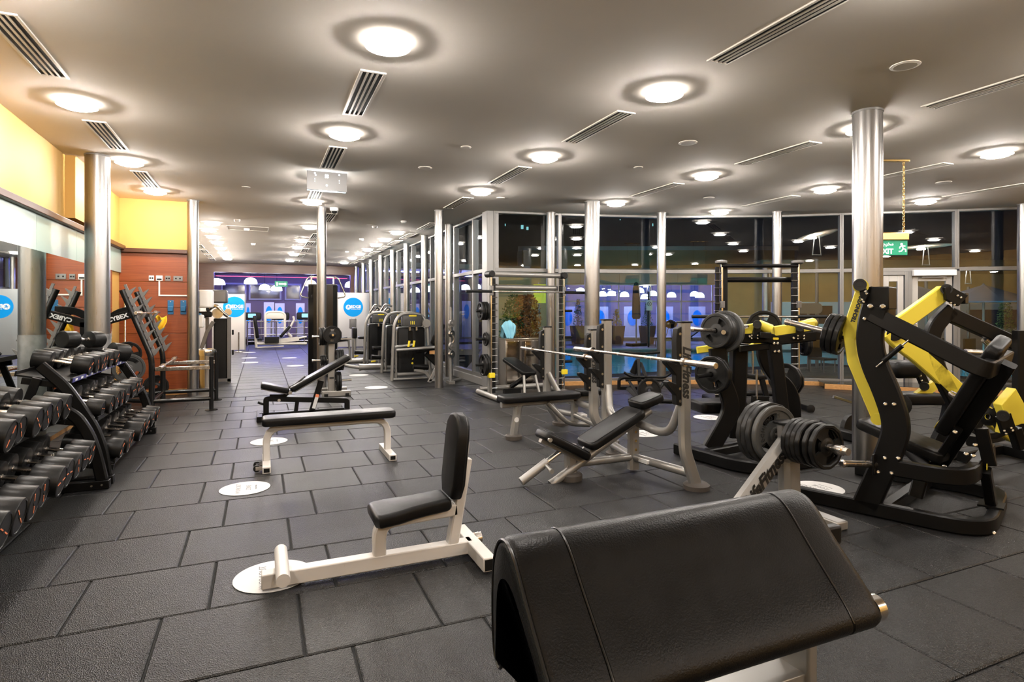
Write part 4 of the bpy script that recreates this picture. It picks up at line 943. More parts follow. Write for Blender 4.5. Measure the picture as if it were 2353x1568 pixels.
up = [PP(1990, 1160), PP(2020, 1095), PP(2052, 1020), PP(2062, 975), PP(2040, 905), PP(2008, 835), PP(1998, 785), PP(2003, 735), PP(2012, 705)]
def smooth(P, it=2):
    for _ in range(it):
        Q = [P[0]]
        for a, b in zip(P[:-1], P[1:]): Q += [a.lerp(b, .25), a.lerp(b, .75)]
        P = Q + [P[-1]]
    return P
m = MB(); m.bar(smooth(up), .165, .07, bx_, ch=.012); u1 = obj('upright', m, BK, t)
bolts(u1, [PP(*zA(245, 590), -.04), PP(*zB(400, 207), -.04), PP(*zB(485, 209), -.04), PP(*zB(395, 733), -.04), PP(*zB(525, 735), -.04), PP(*zB(330, 870), -.04), PP(*zB(460, 880), -.04)])
m = MB(); m.bar3([PP(2003, 722), PP(2235, 838), PP(2265, 850), L(1.12, .35, 1.09), L(1.12, 1.0, 1.09)], .07, .115, (.1, 0, 1), fil=.12); br = obj('upper_brace', m, BK, t)
m = MB(); m.bar3([PP(2040, 1072), L(1.0, 0, .36), L(1.03, .9, .40)], .07, .11, (0, 0, 1), fil=.22); lo = obj('seat_brace', m, BK, t)
m = MB(); c = zB(1573, 832); cc = L(1.066, .36, .39); m.slab(cc, bx_, Z3, ax_, rrect(.055, .04, .003), .006); obj('badge', m, YL, lo)
# top pivot head
h0 = PP(1985, 662)
m = MB(); m.prism([PP(*zA(*q), -.06) for q in ((165, 175), (200, 135), (235, 150), (255, 240), (290, 290), (240, 410), (200, 380))], bx_ * .04); hd = obj('pivot_cheek', m, BK, t, bevel=.004)
m = MB(); m.prism([PP(*zA(*q), .0) for q in ((300, 205), (340, 200), (330, 265), (245, 415), (230, 400))], bx_ * .24); obj('damper_box', m, BK, t, bevel=.01)
q = [PP(*zA(340, 260), .0), PP(*zA(245, 412), .0)]
m = MB(); m.box(PP(2020, 686, .12), (.17, .24, .16), Matrix((ax_, bx_, Z3)).transposed()); obj('head_block', m, BK, t, bevel=.008)
m = MB(); m.cyl(PP(1978, 658, -.02), PP(1978, 658, .26), .05, 22); a1 = obj('shoulder', m, YL, t)
pivot(hd, PP(1976, 655, -.06), .042)
bolts(hd, [PP(*zA(*p_), -.085) for p_ in ((252, 262), (268, 290), (215, 360), (233, 386))], .009)
bolts(t, [PP(*zA(312, 440), -.05), PP(*zA(460, 443), -.05)], .018)
# first yellow arm
arm = [PP(1990, 660, .10), PP(1958, 740, .12), PP(1951, 775, .13), PP(1962, 830, .13), PP(2019, 962, .14)]
m = MB(); m.bar([arm[0], arm[2]], .105, .07, bx_, ch=.006); a0 = obj('arm', m, YL, t)
m = MB(); m.bar([arm[2] + V3(0, 0, .05), arm[3], arm[4]], .075, .07, bx_, ch=.006); al = obj('arm', m, YL, t)
m = MB(); m.lathe(arm[4] - bx_ * .045, bx_, [(0, .042), (.09, .042)], 20); obj('arm_boss', m, YL, al)
e = (arm[0] - arm[2]).normalized(); text('lettering', 'TECHNOGYM', .034, arm[0].lerp(arm[2], .42) - bx_ * .037, e, bx_.cross(e) if bx_.cross(e).dot(V3(-1, 0, 0)) > 0 else -bx_.cross(e), M['ink'], a0, bold=.002)
# gas damper
d0, d1 = PP(*zA(385, 1170), -.05), PP(*zA(775, 845), -.05)
m = MB(); m.cyl(d0, d1, .006, 10); gd = obj('damper_rod', m, M['chrome'], t)
m = MB(); m.cyl(d0.lerp(d1, .22), d0.lerp(d1, .80), .017, 14); obj('damper_body', m, BK, gd)
# peg and plates on the first arm
pg0, pgx = arm[2], V3(-.80, .58, 0).normalized()
pgx = (PP(1856, 752, .13) - arm[2]).normalized()
m = MB(); m.cyl(pg0, pg0 + pgx * .44, .022, 16); m.lathe(pg0 + pgx * .44, pgx, [(0, .026), (.02, .026), (.03, .015)], 14); obj('loading_peg', m, M['worn_chrome'], t)
for i, (dd, k) in enumerate([(.055, 'mid'), (.095, 'mid'), (.135, 'grip')]):
    plate(k, pg0 + pgx * dd, pgx, '%s black plate on the chest press loading peg' % ['inner', 'middle', 'outer'][i], spin=.5 * i)
# floor-level storage peg
p0_ = PP(2012, 1068, -.02); p1_ = PP(1938, 1066, -.35); m = MB(); m.cyl(p0_, p1_, .023, 16); m.lathe(p1_, p1_ - p0_, [(0, .027), (.012, .027), (.022, .016)], 14); obj('storage_peg', m, M['worn_chrome'], t)
m = MB(); m.box(PP(2010, 1066, -.045), (.012, .10, .14), Matrix((ax_, bx_, Z3)).transposed()); obj('peg_plate', m, BK, t, bevel=.003)
# seat and back pad
sc_ = V3(4.50, 2.90, .47); sx2 = V3(.16, -.95, -.26).normalized(); sy2 = V3(.985, .17, 0); sy2 = (sy2 - sx2 * sy2.dot(sx2)).normalized(); sz2 = sx2.cross(sy2); sz2 = sz2 if sz2.z > 0 else -sz2
m = MB(); m.pad(sc_, sx2, sy2, sz2, [(a, b * (1.0 + .35 * a)) for a, b in rrect(.62, .30, .05)], .08, .022, 4); obj('seat_pad', m, M['vinyl'], t)
pb0, pb1 = D(2158, 1000, 4.12), D(2288, 800, 3.72); ez_ = (pb1 - pb0).normalized(); ey_ = (bx_ - ez_ * bx_.dot(ez_)).normalized(); ex_ = ez_.cross(ey_)
m = MB(); m.pad((pb0 + pb1) / 2 + ey_ * .13, ez_, ey_, ex_, rrect((pb1 - pb0).length, .30, .05), .09, .025, 4); bp = obj('back_pad', m, M['vinyl'], t)
m = MB(); m.slab(pb0 + ez_ * .055 + ey_ * .02 + (ex_ if ex_.dot(V3(-1, 0, 1)) > 0 else -ex_) * .046, ez_, ey_, ex_, rrect(.05, .055, .004), .003); obj('badge', m, M['yellow_bright'], bp)
nb = ex_ if ex_.dot(V3(0, -1, 0)) > 0 else -ex_
m = MB(); m.bar3([pb0 + ey_ * .13 + nb * .09 - ez_ * .28, pb1 - ez_ * .12 + ey_ * .13 + nb * .09], .09, .10, nb); obj('back_post', m, BK, t)
m = MB(); m.bar3([pb0 + ey_ * .02 + nb * .07 - ez_ * .35, pb0 + ey_ * .02 + nb * .07 + ez_ * .10], .07, .05, nb); sr = obj('seat_rail', m, BK, t)
for k in range(3): text('lettering', str(k + 1), .03, pb0 + ey_ * .0 + nb * .04 - ez_ * (.22 + .055 * k) - ey_ * .018, ey_, ez_, M['yellow_bright'], sr)
m = MB(); m.bar([D(2255, 985, 3.95), D(2275, 1070, 3.95)], .075, .06, bx_); m.bar([L(1.06, .33, .37), L(1.08, .46, .10)], .08, .06, ax_); obj('rear_leg', m, BK, t)
m = MB(); m.box(L(1.08, .46, .112), (.14, .16, .012), Matrix((ax_, bx_, Z3)).transposed()); obj('leg_flange', m, BK, t)
m = MB(); m.bar([D(2125, 1068, 4.25), D(2105, 1140, 4.25)], .09, .08, bx_); obj('seat_strut', m, BK, t)
m = MB(); m.bar([sc_ - V3(0, 0, .05), D(2130, 1075, 4.2)], .08, .07, bx_); obj('seat_carrier', m, BK, t)
bolts(t, [D(*zB(1187, 693), 3.95), D(*zB(1275, 604), 3.95), D(*zB(1257, 710), 3.95), D(*zB(975, 818), 4.0), D(*zB(1078, 480), 3.85)], .014)
bolts(t, [L(1.13, .02, .05)], .012)
# second (far) arm assembly of the chest press
d2 = 5.15
A2 = lambda x, y, dd=d2: D(x, y, dd)
n2 = (A2(2300, 700) - A2(2000, 700)).normalized().cross(Z3)
m = MB(); m.bar([A2(2168, 672), A2(2050, 757)], .135, .07, n2, ch=.008); obj('arm', m, YL, t)
m = MB(); m.bar(smooth([A2(2044, 762), A2(2062, 782), A2(2120, 825), A2(2225, 925), A2(2330, 1000)], 1), .145, .07, n2, ch=.008); fa = obj('arm', m, YL, t)
m = MB(); m.prism([A2(*zA(*q), d2 - .06) for q in ((1175, 215), (1235, 195), (1330, 250), (1450, 310), (1335, 440), (1190, 360))], n2 * .04); ck = obj('pivot_cheek', m, BK, t, bevel=.004)
pivot(ck, A2(2175, 665, d2 - .06), .045)
bolts(ck, [A2(*zA(*p_), d2 - .1) for p_ in ((1360, 312), (1400, 335), (1280, 400), (1322, 424))], .011)
m = MB(); m.box(A2(2203, 686, d2 + .08), (.12, .2, .10), Matrix((ax_, bx_, Z3)).transposed()); obj('damper_box', m, BK, t, bevel=.008)
m = MB(); m.bar(smooth([A2(2185, 712), A2(2150, 745), A2(2138, 780), A2(2145, 830), A2(2175, 890), A2(2215, 960)], 2), .13, .07, n2, ch=.01); obj('upright', m, BK, t)
m = MB(); m.bar([A2(2180, 722), A2(2353, 800), A2(2420, 830)], .125, .07, n2); obj('upper_brace', m, BK, t)
m = MB(); m.cyl(A2(2305, 825), A2(2262, 780), .03, 14); m.cyl(A2(2325, 822), A2(2275, 785), .03, 14); m.cyl(A2(2218, 809), A2(2256, 811), .026, 14); obj('loading_peg', m, M['worn_chrome'], t)
m = MB(); m.cyl(A2(2056, 768, d2 - .05), A2(2056, 768, d2 + .05), .06, 18); obj('arm_stop', m, BK, t)
m = MB(); m.cyl(A2(2046, 905, 4.9), A2(2055, 958, 4.75), .028, 16); obj('hand_grip', m, M['worn_chrome'], t)
m = MB(); m.cyl(A2(2186, 905, 4.9), A2(2205, 915, 4.8), .026, 16); obj('hand_grip', m, M['worn_chrome'], t)
# ---- leg curl machine behind it
d3 = 6.3
A3 = lambda x, y, dd=d3: D(x, y, dd)
t = thing('leg_curl_machine', 'black leg curl machine with padded rollers behind the chest press', 'gym machine', tuple(W((2090 - CX) / FP * 6.3, 6.3, 0)))
m = MB(); m.pad(A3(2065, 848), V3(.94, -.3, .0), V3(0, 0, 1), V3(.3, .94, 0), [(a, b) for a, b in rrect(.32, .18, .07)], .34, .06, 5); obj('roller_pad', m, M['vinyl'], t)
m = MB(); m.pad(A3(2100, 915), V3(.92, -.39, 0), V3(.39, .92, 0), Z3, rrect(.52, .30, .06), .12, .03, 4); obj('seat_pad', m, M['vinyl'], t)
m = MB(); m.bar(smooth([A3(2160, 890), A3(2185, 885), A3(2180, 960), A3(2150, 1020)], 2), .12, .08, n2); obj('post', m, BK, t)
m = MB(); m.bar([A3(2105, 840), A3(2125, 885)], .09, .05, n2); lk = obj('link', m, BK, t); pivot(lk, A3(2124, 888, d3 - .06), .045); bolts(lk, [A3(2106, 860, d3 - .06), A3(2115, 864, d3 - .06), A3(2118, 875, d3 - .06)], .012)
m = MB(); m.prism([A3(*q) for q in ((2090, 908), (2130, 905), (2160, 880), (2148, 868), (2115, 890))], n2 * .06); obj('cam', m, YL, t)
m = MB(); c = A3(2065, 930, 6.2); m.lathe(c, W(-.6, -.8, 0), [(0, .12), (.05, .12), (.06, .08)], 24); obj('counterweight', m, M['rubber'], t)
base = [onZ(1925, 985, .06), onZ(2060, 1012, .06), onZ(2250, 1012, .06), onZ(2330, 985, .06)]
m = MB(); m.bar([onZ(1893, 975, .06), onZ(1935, 998, .06), onZ(2080, 1030, .06), onZ(2200, 1045, .06)], .10, .10, (0, 0, 1), fil=.15); bs = obj('base_frame', m, BK, t)
bolts(bs, [onZ(1922, 992, .08), onZ(1937, 990, .08), onZ(1922, 1000, .05), onZ(1937, 1000, .05)], .014)
m = MB(); m.bar([A3(1990, 935, 6.4), A3(1915, 912, 6.4)], .03, .03, n2); obj('grip', m, M['chrome'], t)
m = MB(); c = D(1948, 985, 6.7); m.lathe(c, W(.5, -.85, 0), [(0, .16), (.05, .16)], 28); obj('weight_disc', m, M['rubber'], t)
# ---- third yellow machine, cut by the frame edge
d4 = 4.75
A4 = lambda x, y, dd=d4: D(x, y, dd)
t = thing('low_row_machine', 'machine with yellow wedge lever just right of the inclined back pad', 'gym machine', tuple(W((2330 - CX) / FP * 4.9, 4.9, 0)))
m = MB(); m.prism([A4(*zB(*q)) for q in ((1440, 200), (1580, 40), (1735, 320), (1725, 385), (1640, 380), (1530, 420), (1460, 480), (1490, 330))], n2 * .09); obj('lever', m, YL, t, bevel=.006)
m = MB(); m.bar([A4(*zB(1545, 315), d4 - .08), A4(*zB(1600, 480), d4 - .08)], .11, .04, n2); lk = obj('link', m, BK, t); pivot(lk, A4(*zB(1545, 320), d4 - .1), .042)
bolts(lk, [A4(*zB(*q), d4 - .12) for q in ((1625, 440), (1640, 465), (1558, 468), (1575, 495))], .010)
m = MB(); m.bar([onZ(2235, 1015, .30), onZ(2353, 985, .30), onZ(2400, 980, .3)], .10, .09, (0, 0, 1)); obj('side_frame', m, BK, t)
m = MB(); m.bar([onZ(2210, 1050, .06), onZ(2300, 1030, .06), onZ(2420, 1060, .06)], .09, .10, (0, 0, 1), fil=.1); obj('base_frame', m, BK, t)
m = MB(); m.bar([A4(2345, 760, 5.0), A4(2345, 1000, 5.0)], .10, .08, n2); obj('post', m, BK, t)
m = MB(); m.bar([A4(2330, 985), A4(2345, 1030)], .08, .08, n2); obj('lower_post', m, BK, t)
c = A4(*zB(1400, 330), d4 + .12); m = MB(); m.cyl(c, A4(2335, 960, 4.95), .022, 12); obj('peg', m, M['worn_chrome'], t); plate('poly', c, W(-.5, -.85, 0), 'black plate behind the inclined back pad at the right edge')
# ---- row machine with two yellow arms
d5 = 5.75
A5 = lambda x, y, dd=d5: D(x, y, dd)
n5 = W(0, -1, 0).normalized()
zC = lambda x, y: (1560 + x / 5.8825, 680 + y / 5.8825)
zD = lambda x, y: (1540 + x / 5.602, 880 + y / 5.602)
t = thing('row_machine', 'black row machine with two short yellow arms and loaded pegs', 'gym machine', tuple(W((1720 - CX) / FP * 5.7, 5.7, 0)))
m = MB(); m.bar([onZ(1556, 1030, .06), onZ(1690, 1068, .06), onZ(1760, 1077, .06), onZ(1835, 1062, .06), onZ(1900, 1052, .06)], .10, .11, (0, 0, 1), fil=.2); obj('base_frame', m, BK, t)
m = MB(); m.bar([onZ(1625, 1042, .07), onZ(1700, 1028, .07), onZ(1720, 1022, .07)], .08, .08, (0, 0, 1)); obj('cross_beam', m, BK, t)
m = MB(); m.bar(smooth([A5(*zD(520, 850)), A5(*zD(640, 640)), A5(*zD(760, 420)), A5(*zD(780, 280)), A5(*zD(740, 130)), A5(*zD(690, 20)), A5(1655, 850), A5(1648, 800)], 2), .16, .08, n5, ch=.012); obj('upright', m, BK, t)
m = MB(); m.bar(smooth([A5(1812, 1000, 6.2), A5(1825, 950, 6.2), A5(1815, 895, 6.2), A5(1775, 860, 6.2), A5(1755, 820, 6.2), A5(1757, 790, 6.2)], 2), .15, .08, n5, ch=.012); obj('upright', m, BK, t)
m = MB(); m.bar([A5(1698, 790, 5.9), A5(1690, 1005, 5.9)], .15, .14, n5); obj('centre_column', m, BK, t)
m = MB(); m.bar([A5(1778, 790), A5(1803, 1000)], .12, .09, n5); lg = obj('front_leg', m, BK, t)
bolts(lg, [A5(*zC(*q), d5 - .06) for q in ((1285, 643), (1335, 643), (1297, 752), (1350, 752))], .014)
m = MB(); m.bar([A5(1675, 778), A5(1760, 776), A5(1780, 782), A5(1870, 772)], .10, .09, n5); bm2 = obj('top_beam', m, BK, t)
bolts(bm2, [A5(*zC(845, 565), d5 - .06), A5(*zC(958, 550), d5 - .06), A5(*zC(1553, 573), d5 - .06)], .014)
m = MB(); m.slab(A5(*zC(1310, 580), d5 - .05), W(1, 0, 0), Z3, n5, rrect(.055, .022, .008), .006); obj('badge', m, M['yellow_bright'], bm2)
m = MB(); m.bar([A5(1675, 763), A5(1738, 754)], .095, .08, n5, ch=.006); a0 = obj('arm', m, YL, t)
m = MB(); m.slab(A5(1706, 752, d5 - .045), W(1, 0, .13), V3(0, 0, 1), n5, rrect(.105, .035, .006), .004); bd = obj('badge', m, M['whiteprint'], a0)
text('lettering', 'TECHNOGYM', .021, A5(1706, 752, d5 - .049), W(1, 0, .13), V3(0, 0, 1), M['ink'], bd, bold=.001)
m = MB(); m.bar([A5(1776, 762), A5(1868, 748)], .095, .08, n5, ch=.006); obj('arm', m, YL, t)
m = MB(); m.cyl(A5(1742, 746, d5 - .02), A5(1772, 758, d5 - .05), .05, 20); obj('shoulder', m, YL, t)
m = MB(); m.cyl(A5(1840, 750, d5 + .02), A5(1868, 742, d5 + .12), .05, 20); obj('shoulder', m, YL, t)
for (x, y, q) in ((1740, 746, ((960, 575), (1000, 530), (1040, 345), (1090, 350), (1110, 420), (1095, 570), (1075, 585))), (1838, 752, ((1590, 590), (1600, 420), (1640, 385), (1690, 410), (1700, 590)))):
    m = MB(); m.prism([A5(*zC(*p_), d5 - .075) for p_ in q], W(0, .03, 0)); ck = obj('pivot_cheek', m, BK, t, bevel=.003); pivot(ck, A5(x, y, d5 - .09), .04)
    bolts(ck, [A5(*zC(q[-1][0] - 10 - 80 * k, q[-1][1] - 40 * j - 10), d5 - .09) for k in (0, 1) for j in (0, 1)], .010)
m = MB(); m.prism([A5(*zC(*p_), d5 - .12) for p_ in ((1100, 490), (1255, 500), (1260, 580), (1240, 590), (1095, 570))], W(0, .12, 0)); obj('counter_block', m, BK, t, bevel=.006)
m = MB(); m.box(A5(*zC(1790, 530), d5 + .1), (.13, .13, .09)); obj('counter_block', m, BK, t, bevel=.006)
m = MB(); m.bar([A5(1700, 802), A5(1768, 796)], .06, .05, n5); obj('cross_bar', m, BK, t)
m = MB(); m.bar([A5(1722, 800, 6.0), A5(1745, 785, 6.0)], .05, .05, n5); obj('lever', m, YL, t)
m = MB(); m.bar([A5(1602, 805, 6.1), A5(1640, 800, 6.1)], .07, .05, n5); obj('lever', m, YL, t)
m = MB(); m.pad(D(1650, 932, 6.15), V3(.97, -.22, 0), V3(.22, .97, 0), Z3, rrect(.52, .34, .05), .12, .03, 4); obj('seat_pad', m, M['vinyl'], t)
m = MB(); m.bar([D(1680, 940, 6.15), D(1690, 1005, 6.1)], .08, .08, n5); obj('seat_post', m, BK, t)
# pegs and plates of the row machine
pd_ = W(-.42, -.9, -.0).normalized()
c0 = A5(1668, 762, 5.78)
m = MB(); m.cyl(c0 - pd_ * .05, c0 + pd_ * .25, .022, 16); obj('loading_peg', m, M['worn_chrome'], t)
for i, (dd, k) in enumerate([(.0, 'huge'), (.045, 'old'), (.085, 'old'), (.125, 'old')]):
    pass
px_ = (D(1596, 757, 5.45) - c0).normalized()
m = MB(); m.cyl(c0, D(1592, 757, 5.45), .02, 16); m.lathe(D(1592, 757, 5.45), px_, [(0, .026), (.015, .026), (.022, .015)], 12); obj('peg_tip', m, M['worn_chrome'], t)
for i, (dd, k) in enumerate([(.02, 'big'), (.085, 'old'), (.125, 'old'), (.17, 'old')]):
    plate(k, c0 + px_ * dd, px_, '%s plate on the left loading peg of the row machine' % od[i], spin=.3 * i + math.pi / 2 * (i == 3), words='TECHNOGYM' if i in (0, 3) else None, wsz=.035, wr=.68 if i else .9, wmat='iron')
c1 = D(1648, 860, 5.75); p1 = (D(1602, 866, 5.5) - c1).normalized()
m = MB(); m.cyl(c1 - p1 * .05, D(1602, 866, 5.5), .018, 14); obj('storage_peg', m, BK, t)
for i, (dd, k) in enumerate([(.06, 'poly'), (.10, 'poly')]):
    plate(k, c1 + p1 * dd, p1, '%s twelve sided plate on the lower peg of the row machine' % ['inner', 'outer'][i], spin=.6 * i)
pr_ = D(1806, 873, 6.52); ax6 = W(-.75, -.65, 0).normalized(); m = MB(); m.cyl(pr_ - ax6 * .25, pr_ + ax6 * .12, .02, 12); obj('storage_peg', m, BK, t)
pr_ = D(1755, 752, 6.35); m = MB(); m.cyl(pr_ + W(.1, .25, 0), pr_ + W(-.04, -.12, 0), .02, 12); obj('storage_peg', m, BK, t)
plate('poly', D(1755, 752, 6.35), W(-.3, -.95, 0), 'dark plate behind the right arm of the row machine')
plate('poly', D(1803, 872, 6.5), W(-.75, -.65, 0), 'outer plate on the right side of the row machine')
plate('poly', D(1809, 874, 6.55), W(-.75, -.65, 0), 'inner plate on the right side of the row machine')
# ================================================================ grey smith machine
v0 = 8.8; SVD = M['silver']
t = thing('smith_machine', 'silver smith machine in front of the steel cabinet', 'smith machine', (4.08, v0, 0))
uL, uR = 3.42, 4.75
for u, s in ((uL, -1), (uR, 1)):
    m = MB(); m.bar([V3(u - .03 * s, v0 + .12, .05), V3(u - .03 * s, v0 + .12, 2.02)], .07, .09, (0, 1, 0)); obj('upright', m, SVD, t)
    m = MB(); m.cyl((u, v0, .06), (u, v0, 2.0), .018, 14); gr = obj('guide_rod', m, M['chrome'], t)
    m = MB(); m.bar([V3(u + .055 * -s, v0 + .02, .10), V3(u + .055 * -s, v0 + .02, 1.96)], .04, .05, (0, 1, 0)); ld = obj('peg_rail', m, M['plastic'], t)
    for k in range(17):
        m = MB(); z = .18 + k * .105; m.cyl((u + .055 * -s - .045, v0 - .01, z), (u + .055 * -s + .045, v0 - .01, z), .008, 8); obj('catch_peg', m, M['chrome'], ld)
    m = MB(); m.lathe((u, v0 + .06, 2.03), (0, -1, 0), [(-.12, .055), (.10, .055), (.11, .045)], 20); obj('top_knuckle', m, M['plastic'], t)
    m = MB(); m.tube([V3(u, v0 - .35, .05), V3(u, v0 + .62, .05)], .045, 14); ft = obj('foot_tube', m, SVD, t)
    m = MB(); m.lathe((u, v0 - .35, .05), (0, -1, 0), [(0, .05), (.03, .05), (.04, .03)], 16); obj('end_cap', m, M['plastic'], ft)
    m = MB(); m.bb(u - .05, u + .05, v0 - .05, v0 + .05, .35, .43); obj('safety_stop', m, M['yellow_bright'], t, bevel=.006)
    m = MB(); m.bb(u - .03, u + .03, v0 - .03, v0 + .03, 1.68, 1.84); obj('bar_carriage', m, M['silver_dark'], t, bevel=.005)
    for z in (.55, .97, 1.43):
        m = MB(); m.cyl((u + s * .02, v0 + .12, z), (u + s * .22, v0 + .12, z), .022, 12); obj('plate_peg', m, M['plastic'], t)
m = MB(); m.tube([V3(uL, v0 + .06, 2.03), V3(uR, v0 + .06, 2.03)], .042, 14); obj('top_tube', m, SVD, t)
m = MB(); m.tube([V3(uL, v0 + .12, 1.82), V3(uR - .08, v0 + .12, 1.82)], .042, 14); obj('upper_tube', m, SVD, t)
m = MB(); m.tube([V3(uL, v0 + .55, .10), V3(uR, v0 + .55, .10)], .045, 14); obj('lower_tube', m, SVD, t)
for a_, b_ in ((2.98, uL), (uR, 5.25)): m = MB(); m.cyl((a_, v0 - .03, 1.745), (b_, v0 - .03, 1.745), .025, 12); obj('bar_sleeve', m, M['plastic'], t)
m = MB(); m.cyl((uL, v0 - .03, 1.745), (uR, v0 - .03, 1.745), .015, 12); obj('bar', m, M['chrome'], t)
for i, (z, k, n_) in enumerate([(1.43, 'mid', 3), (.97, 'small', 1), (.55, 'poly', 2)]):
    for j in range(n_): plate(k, (uL - .05 - .042 * j, v0 + .12, z), (-1, 0, 0), '%s on the %s peg at the left of the silver smith machine' % (['inner plate', 'middle plate', 'outer plate'][j] if n_ > 1 else 'single small plate', ['upper', 'middle', 'lower'][i]))
# bench inside it
t = thing('incline_bench', 'small silver bench seen end on under the silver smith machine', 'bench', (4.0, 8.9, 0))
m = MB(); d_ = V3(-.1, .8, .22).normalized(); m.pad((3.98, 8.95, .50), d_, X3, d_.cross(X3), rrect(.75, .26, .06), .07, .022, 4); obj('pad', m, M['vinyl'], t)
for s in (-1, 1):
    m = MB(); m.tube([V3(4.02 + .10 * s, 8.62, .38), V3(4.02 + .14 * s, 8.5, .03)], .022, 10); obj('leg', m, M['silver'], t)
m = MB(); m.bar([V3(4.03, 8.65, .40), V3(4.0, 9.3, .12)], .06, .07, (1, 0, 0)); m.bb(3.85, 4.15, 9.25, 9.35, 0, .08); obj('spine', m, M['plastic'], t)
# ---- steel cabinet
t = thing('steel_cabinet', 'polished steel two door cabinet behind the silver smith machine', 'cabinet', (4.42, 9.9, 0))
m = MB(); m.bb(4.06, 4.80, 9.72, 10.06, 0, .90); obj('body', m, M['steel'], t, bevel=.005)
m = MB(); m.bb(4.05, 4.81, 9.70, 10.07, .90, .925); obj('top', m, M['steel'], t, bevel=.004)
for a, b, hx in ((4.07, 4.425, 4.40), (4.435, 4.79, 4.46)):
    m = MB(); m.bb(a, b, 9.695, 9.72, .03, .88); dr = obj('door', m, mat('polished_door', (.62, .56, .5), .09, metal=1, bump=.25, bscale=3), t, bevel=.004)
    m = MB(); m.bb(hx - .008, hx + .008, 9.675, 9.695, .35, .58); obj('handle', m, M['chrome'], dr)
m = MB()
c = V3(4.17, 9.86, .925); nx, nz = 14, 14; g = []
for j in range(nz + 1):
    for i in range(nx + 1):
        a = i / nx - .5; b = j / nz; w = .10 + .10 * math.sin(b * math.pi * .9); hh = .34 * (1 - b) if b > .45 else .34 * (.55 + .45 * math.sin(b / .45 * math.pi / 2 + 0)) if False else .34 * (1 - abs(2 * b - 1) ** 1.6)
        g.append(c + V3(a * w * 1.5, (b - .5) * .16 + .022 * math.sin(a * 16 + b * 4), max(.004, hh * (1 - 1.2 * abs(a) ** 2) + .012 * math.sin(a * 19))))
m.add(g, [(j * (nx + 1) + i, j * (nx + 1) + i + 1, (j + 1) * (nx + 1) + i + 1, (j + 1) * (nx + 1) + i) for j in range(nz) for i in range(nx)])
tag(obj('towel', m, M['cloth_b']), 'pale blue towel piled on the steel cabinet', 'towel')
m = MB(); m.bb(4.92, 5.10, 9.62, 9.8, 0, .13); tag(obj('foam_block', m, M['purple'], bevel=.02), 'purple foam block on the floor beside the steel cabinet', 'foam block')
# ================================================================ t-bar row machine
Q = lambda x, y, dd=9.0: D(1400 + x / 9.8, 780 + y / 9.8, dd)
t = thing('t_bar_row', 'black t-bar row machine with wide handles and a plate near the window', 'gym machine', tuple(W((1490 - CX) / FP * 8.95, 8.95, 0)))
m = MB(); m.tube([Q(430, 1385, 8.7), Q(1450, 1400, 8.7)], .035, 12); obj('foot_tube', m, BK, t)
m = MB(); m.bar([Q(650, 430, 9.2), Q(690, 1150, 9.0)], .05, .06, n5); m.bar([Q(700, 520, 9.2), Q(820, 830, 9.0)], .05, .05, n5); obj('post', m, BK, t)
m = MB(); m.tube([Q(330, 745), Q(480, 840), Q(700, 850), Q(1250, 860), Q(1400, 755)], .020, 12, fil=.08); hb = obj('handle_bar', m, BK, t)
m = MB(); m.tube([Q(230, 275, 9.3), Q(600, 320, 9.3)], .022, 12); m.tube([Q(780, 320, 9.3), Q(1140, 290, 9.3)], .022, 12); m.bar([Q(590, 325, 9.3), Q(790, 325, 9.3)], .05, .05, n5); obj('upper_handle', m, BK, t)
m = MB(); m.bar([Q(430, 920), Q(650, 1260, 8.8)], .04, .05, n5); m.bar([Q(1270, 930), Q(1080, 1180, 8.8)], .04, .05, n5); m.bar([Q(370, 925), Q(720, 910)], .03, .06, n5); m.bar([Q(960, 915), Q(1330, 940)], .03, .06, n5); obj('foot_plate', m, BK, t)
m = MB(); m.tube([Q(220, 1130, 9.2), Q(220, 900, 9.2), Q(320, 860, 9.2), Q(800, 870, 9.1)], .028, 12, fil=.1); obj('rear_frame', m, BK, t)
m = MB(); m.bar([Q(420, 1080, 9.0), Q(640, 1290, 8.8)], .09, .05, n5); m.bar([Q(700, 1000, 9.2), Q(880, 1385, 8.6)], .06, .06, n5); m.bar([Q(220, 1100, 9.2), Q(700, 1100, 9.2)], .05, .06, n5); obj('lever_arm', m, BK, t)
m = MB(); m.slab(Q(590, 630, 9.2), W(.4, 0, .9), W(.9, 0, -.4), n5, rrect(.22, .10, .02), .05); obj('chest_pad', m, M['vinyl'], t)
plate('poly', Q(900, 1150, 8.75), W(.05, -1, .1), 'black plate on the t-bar row machine')
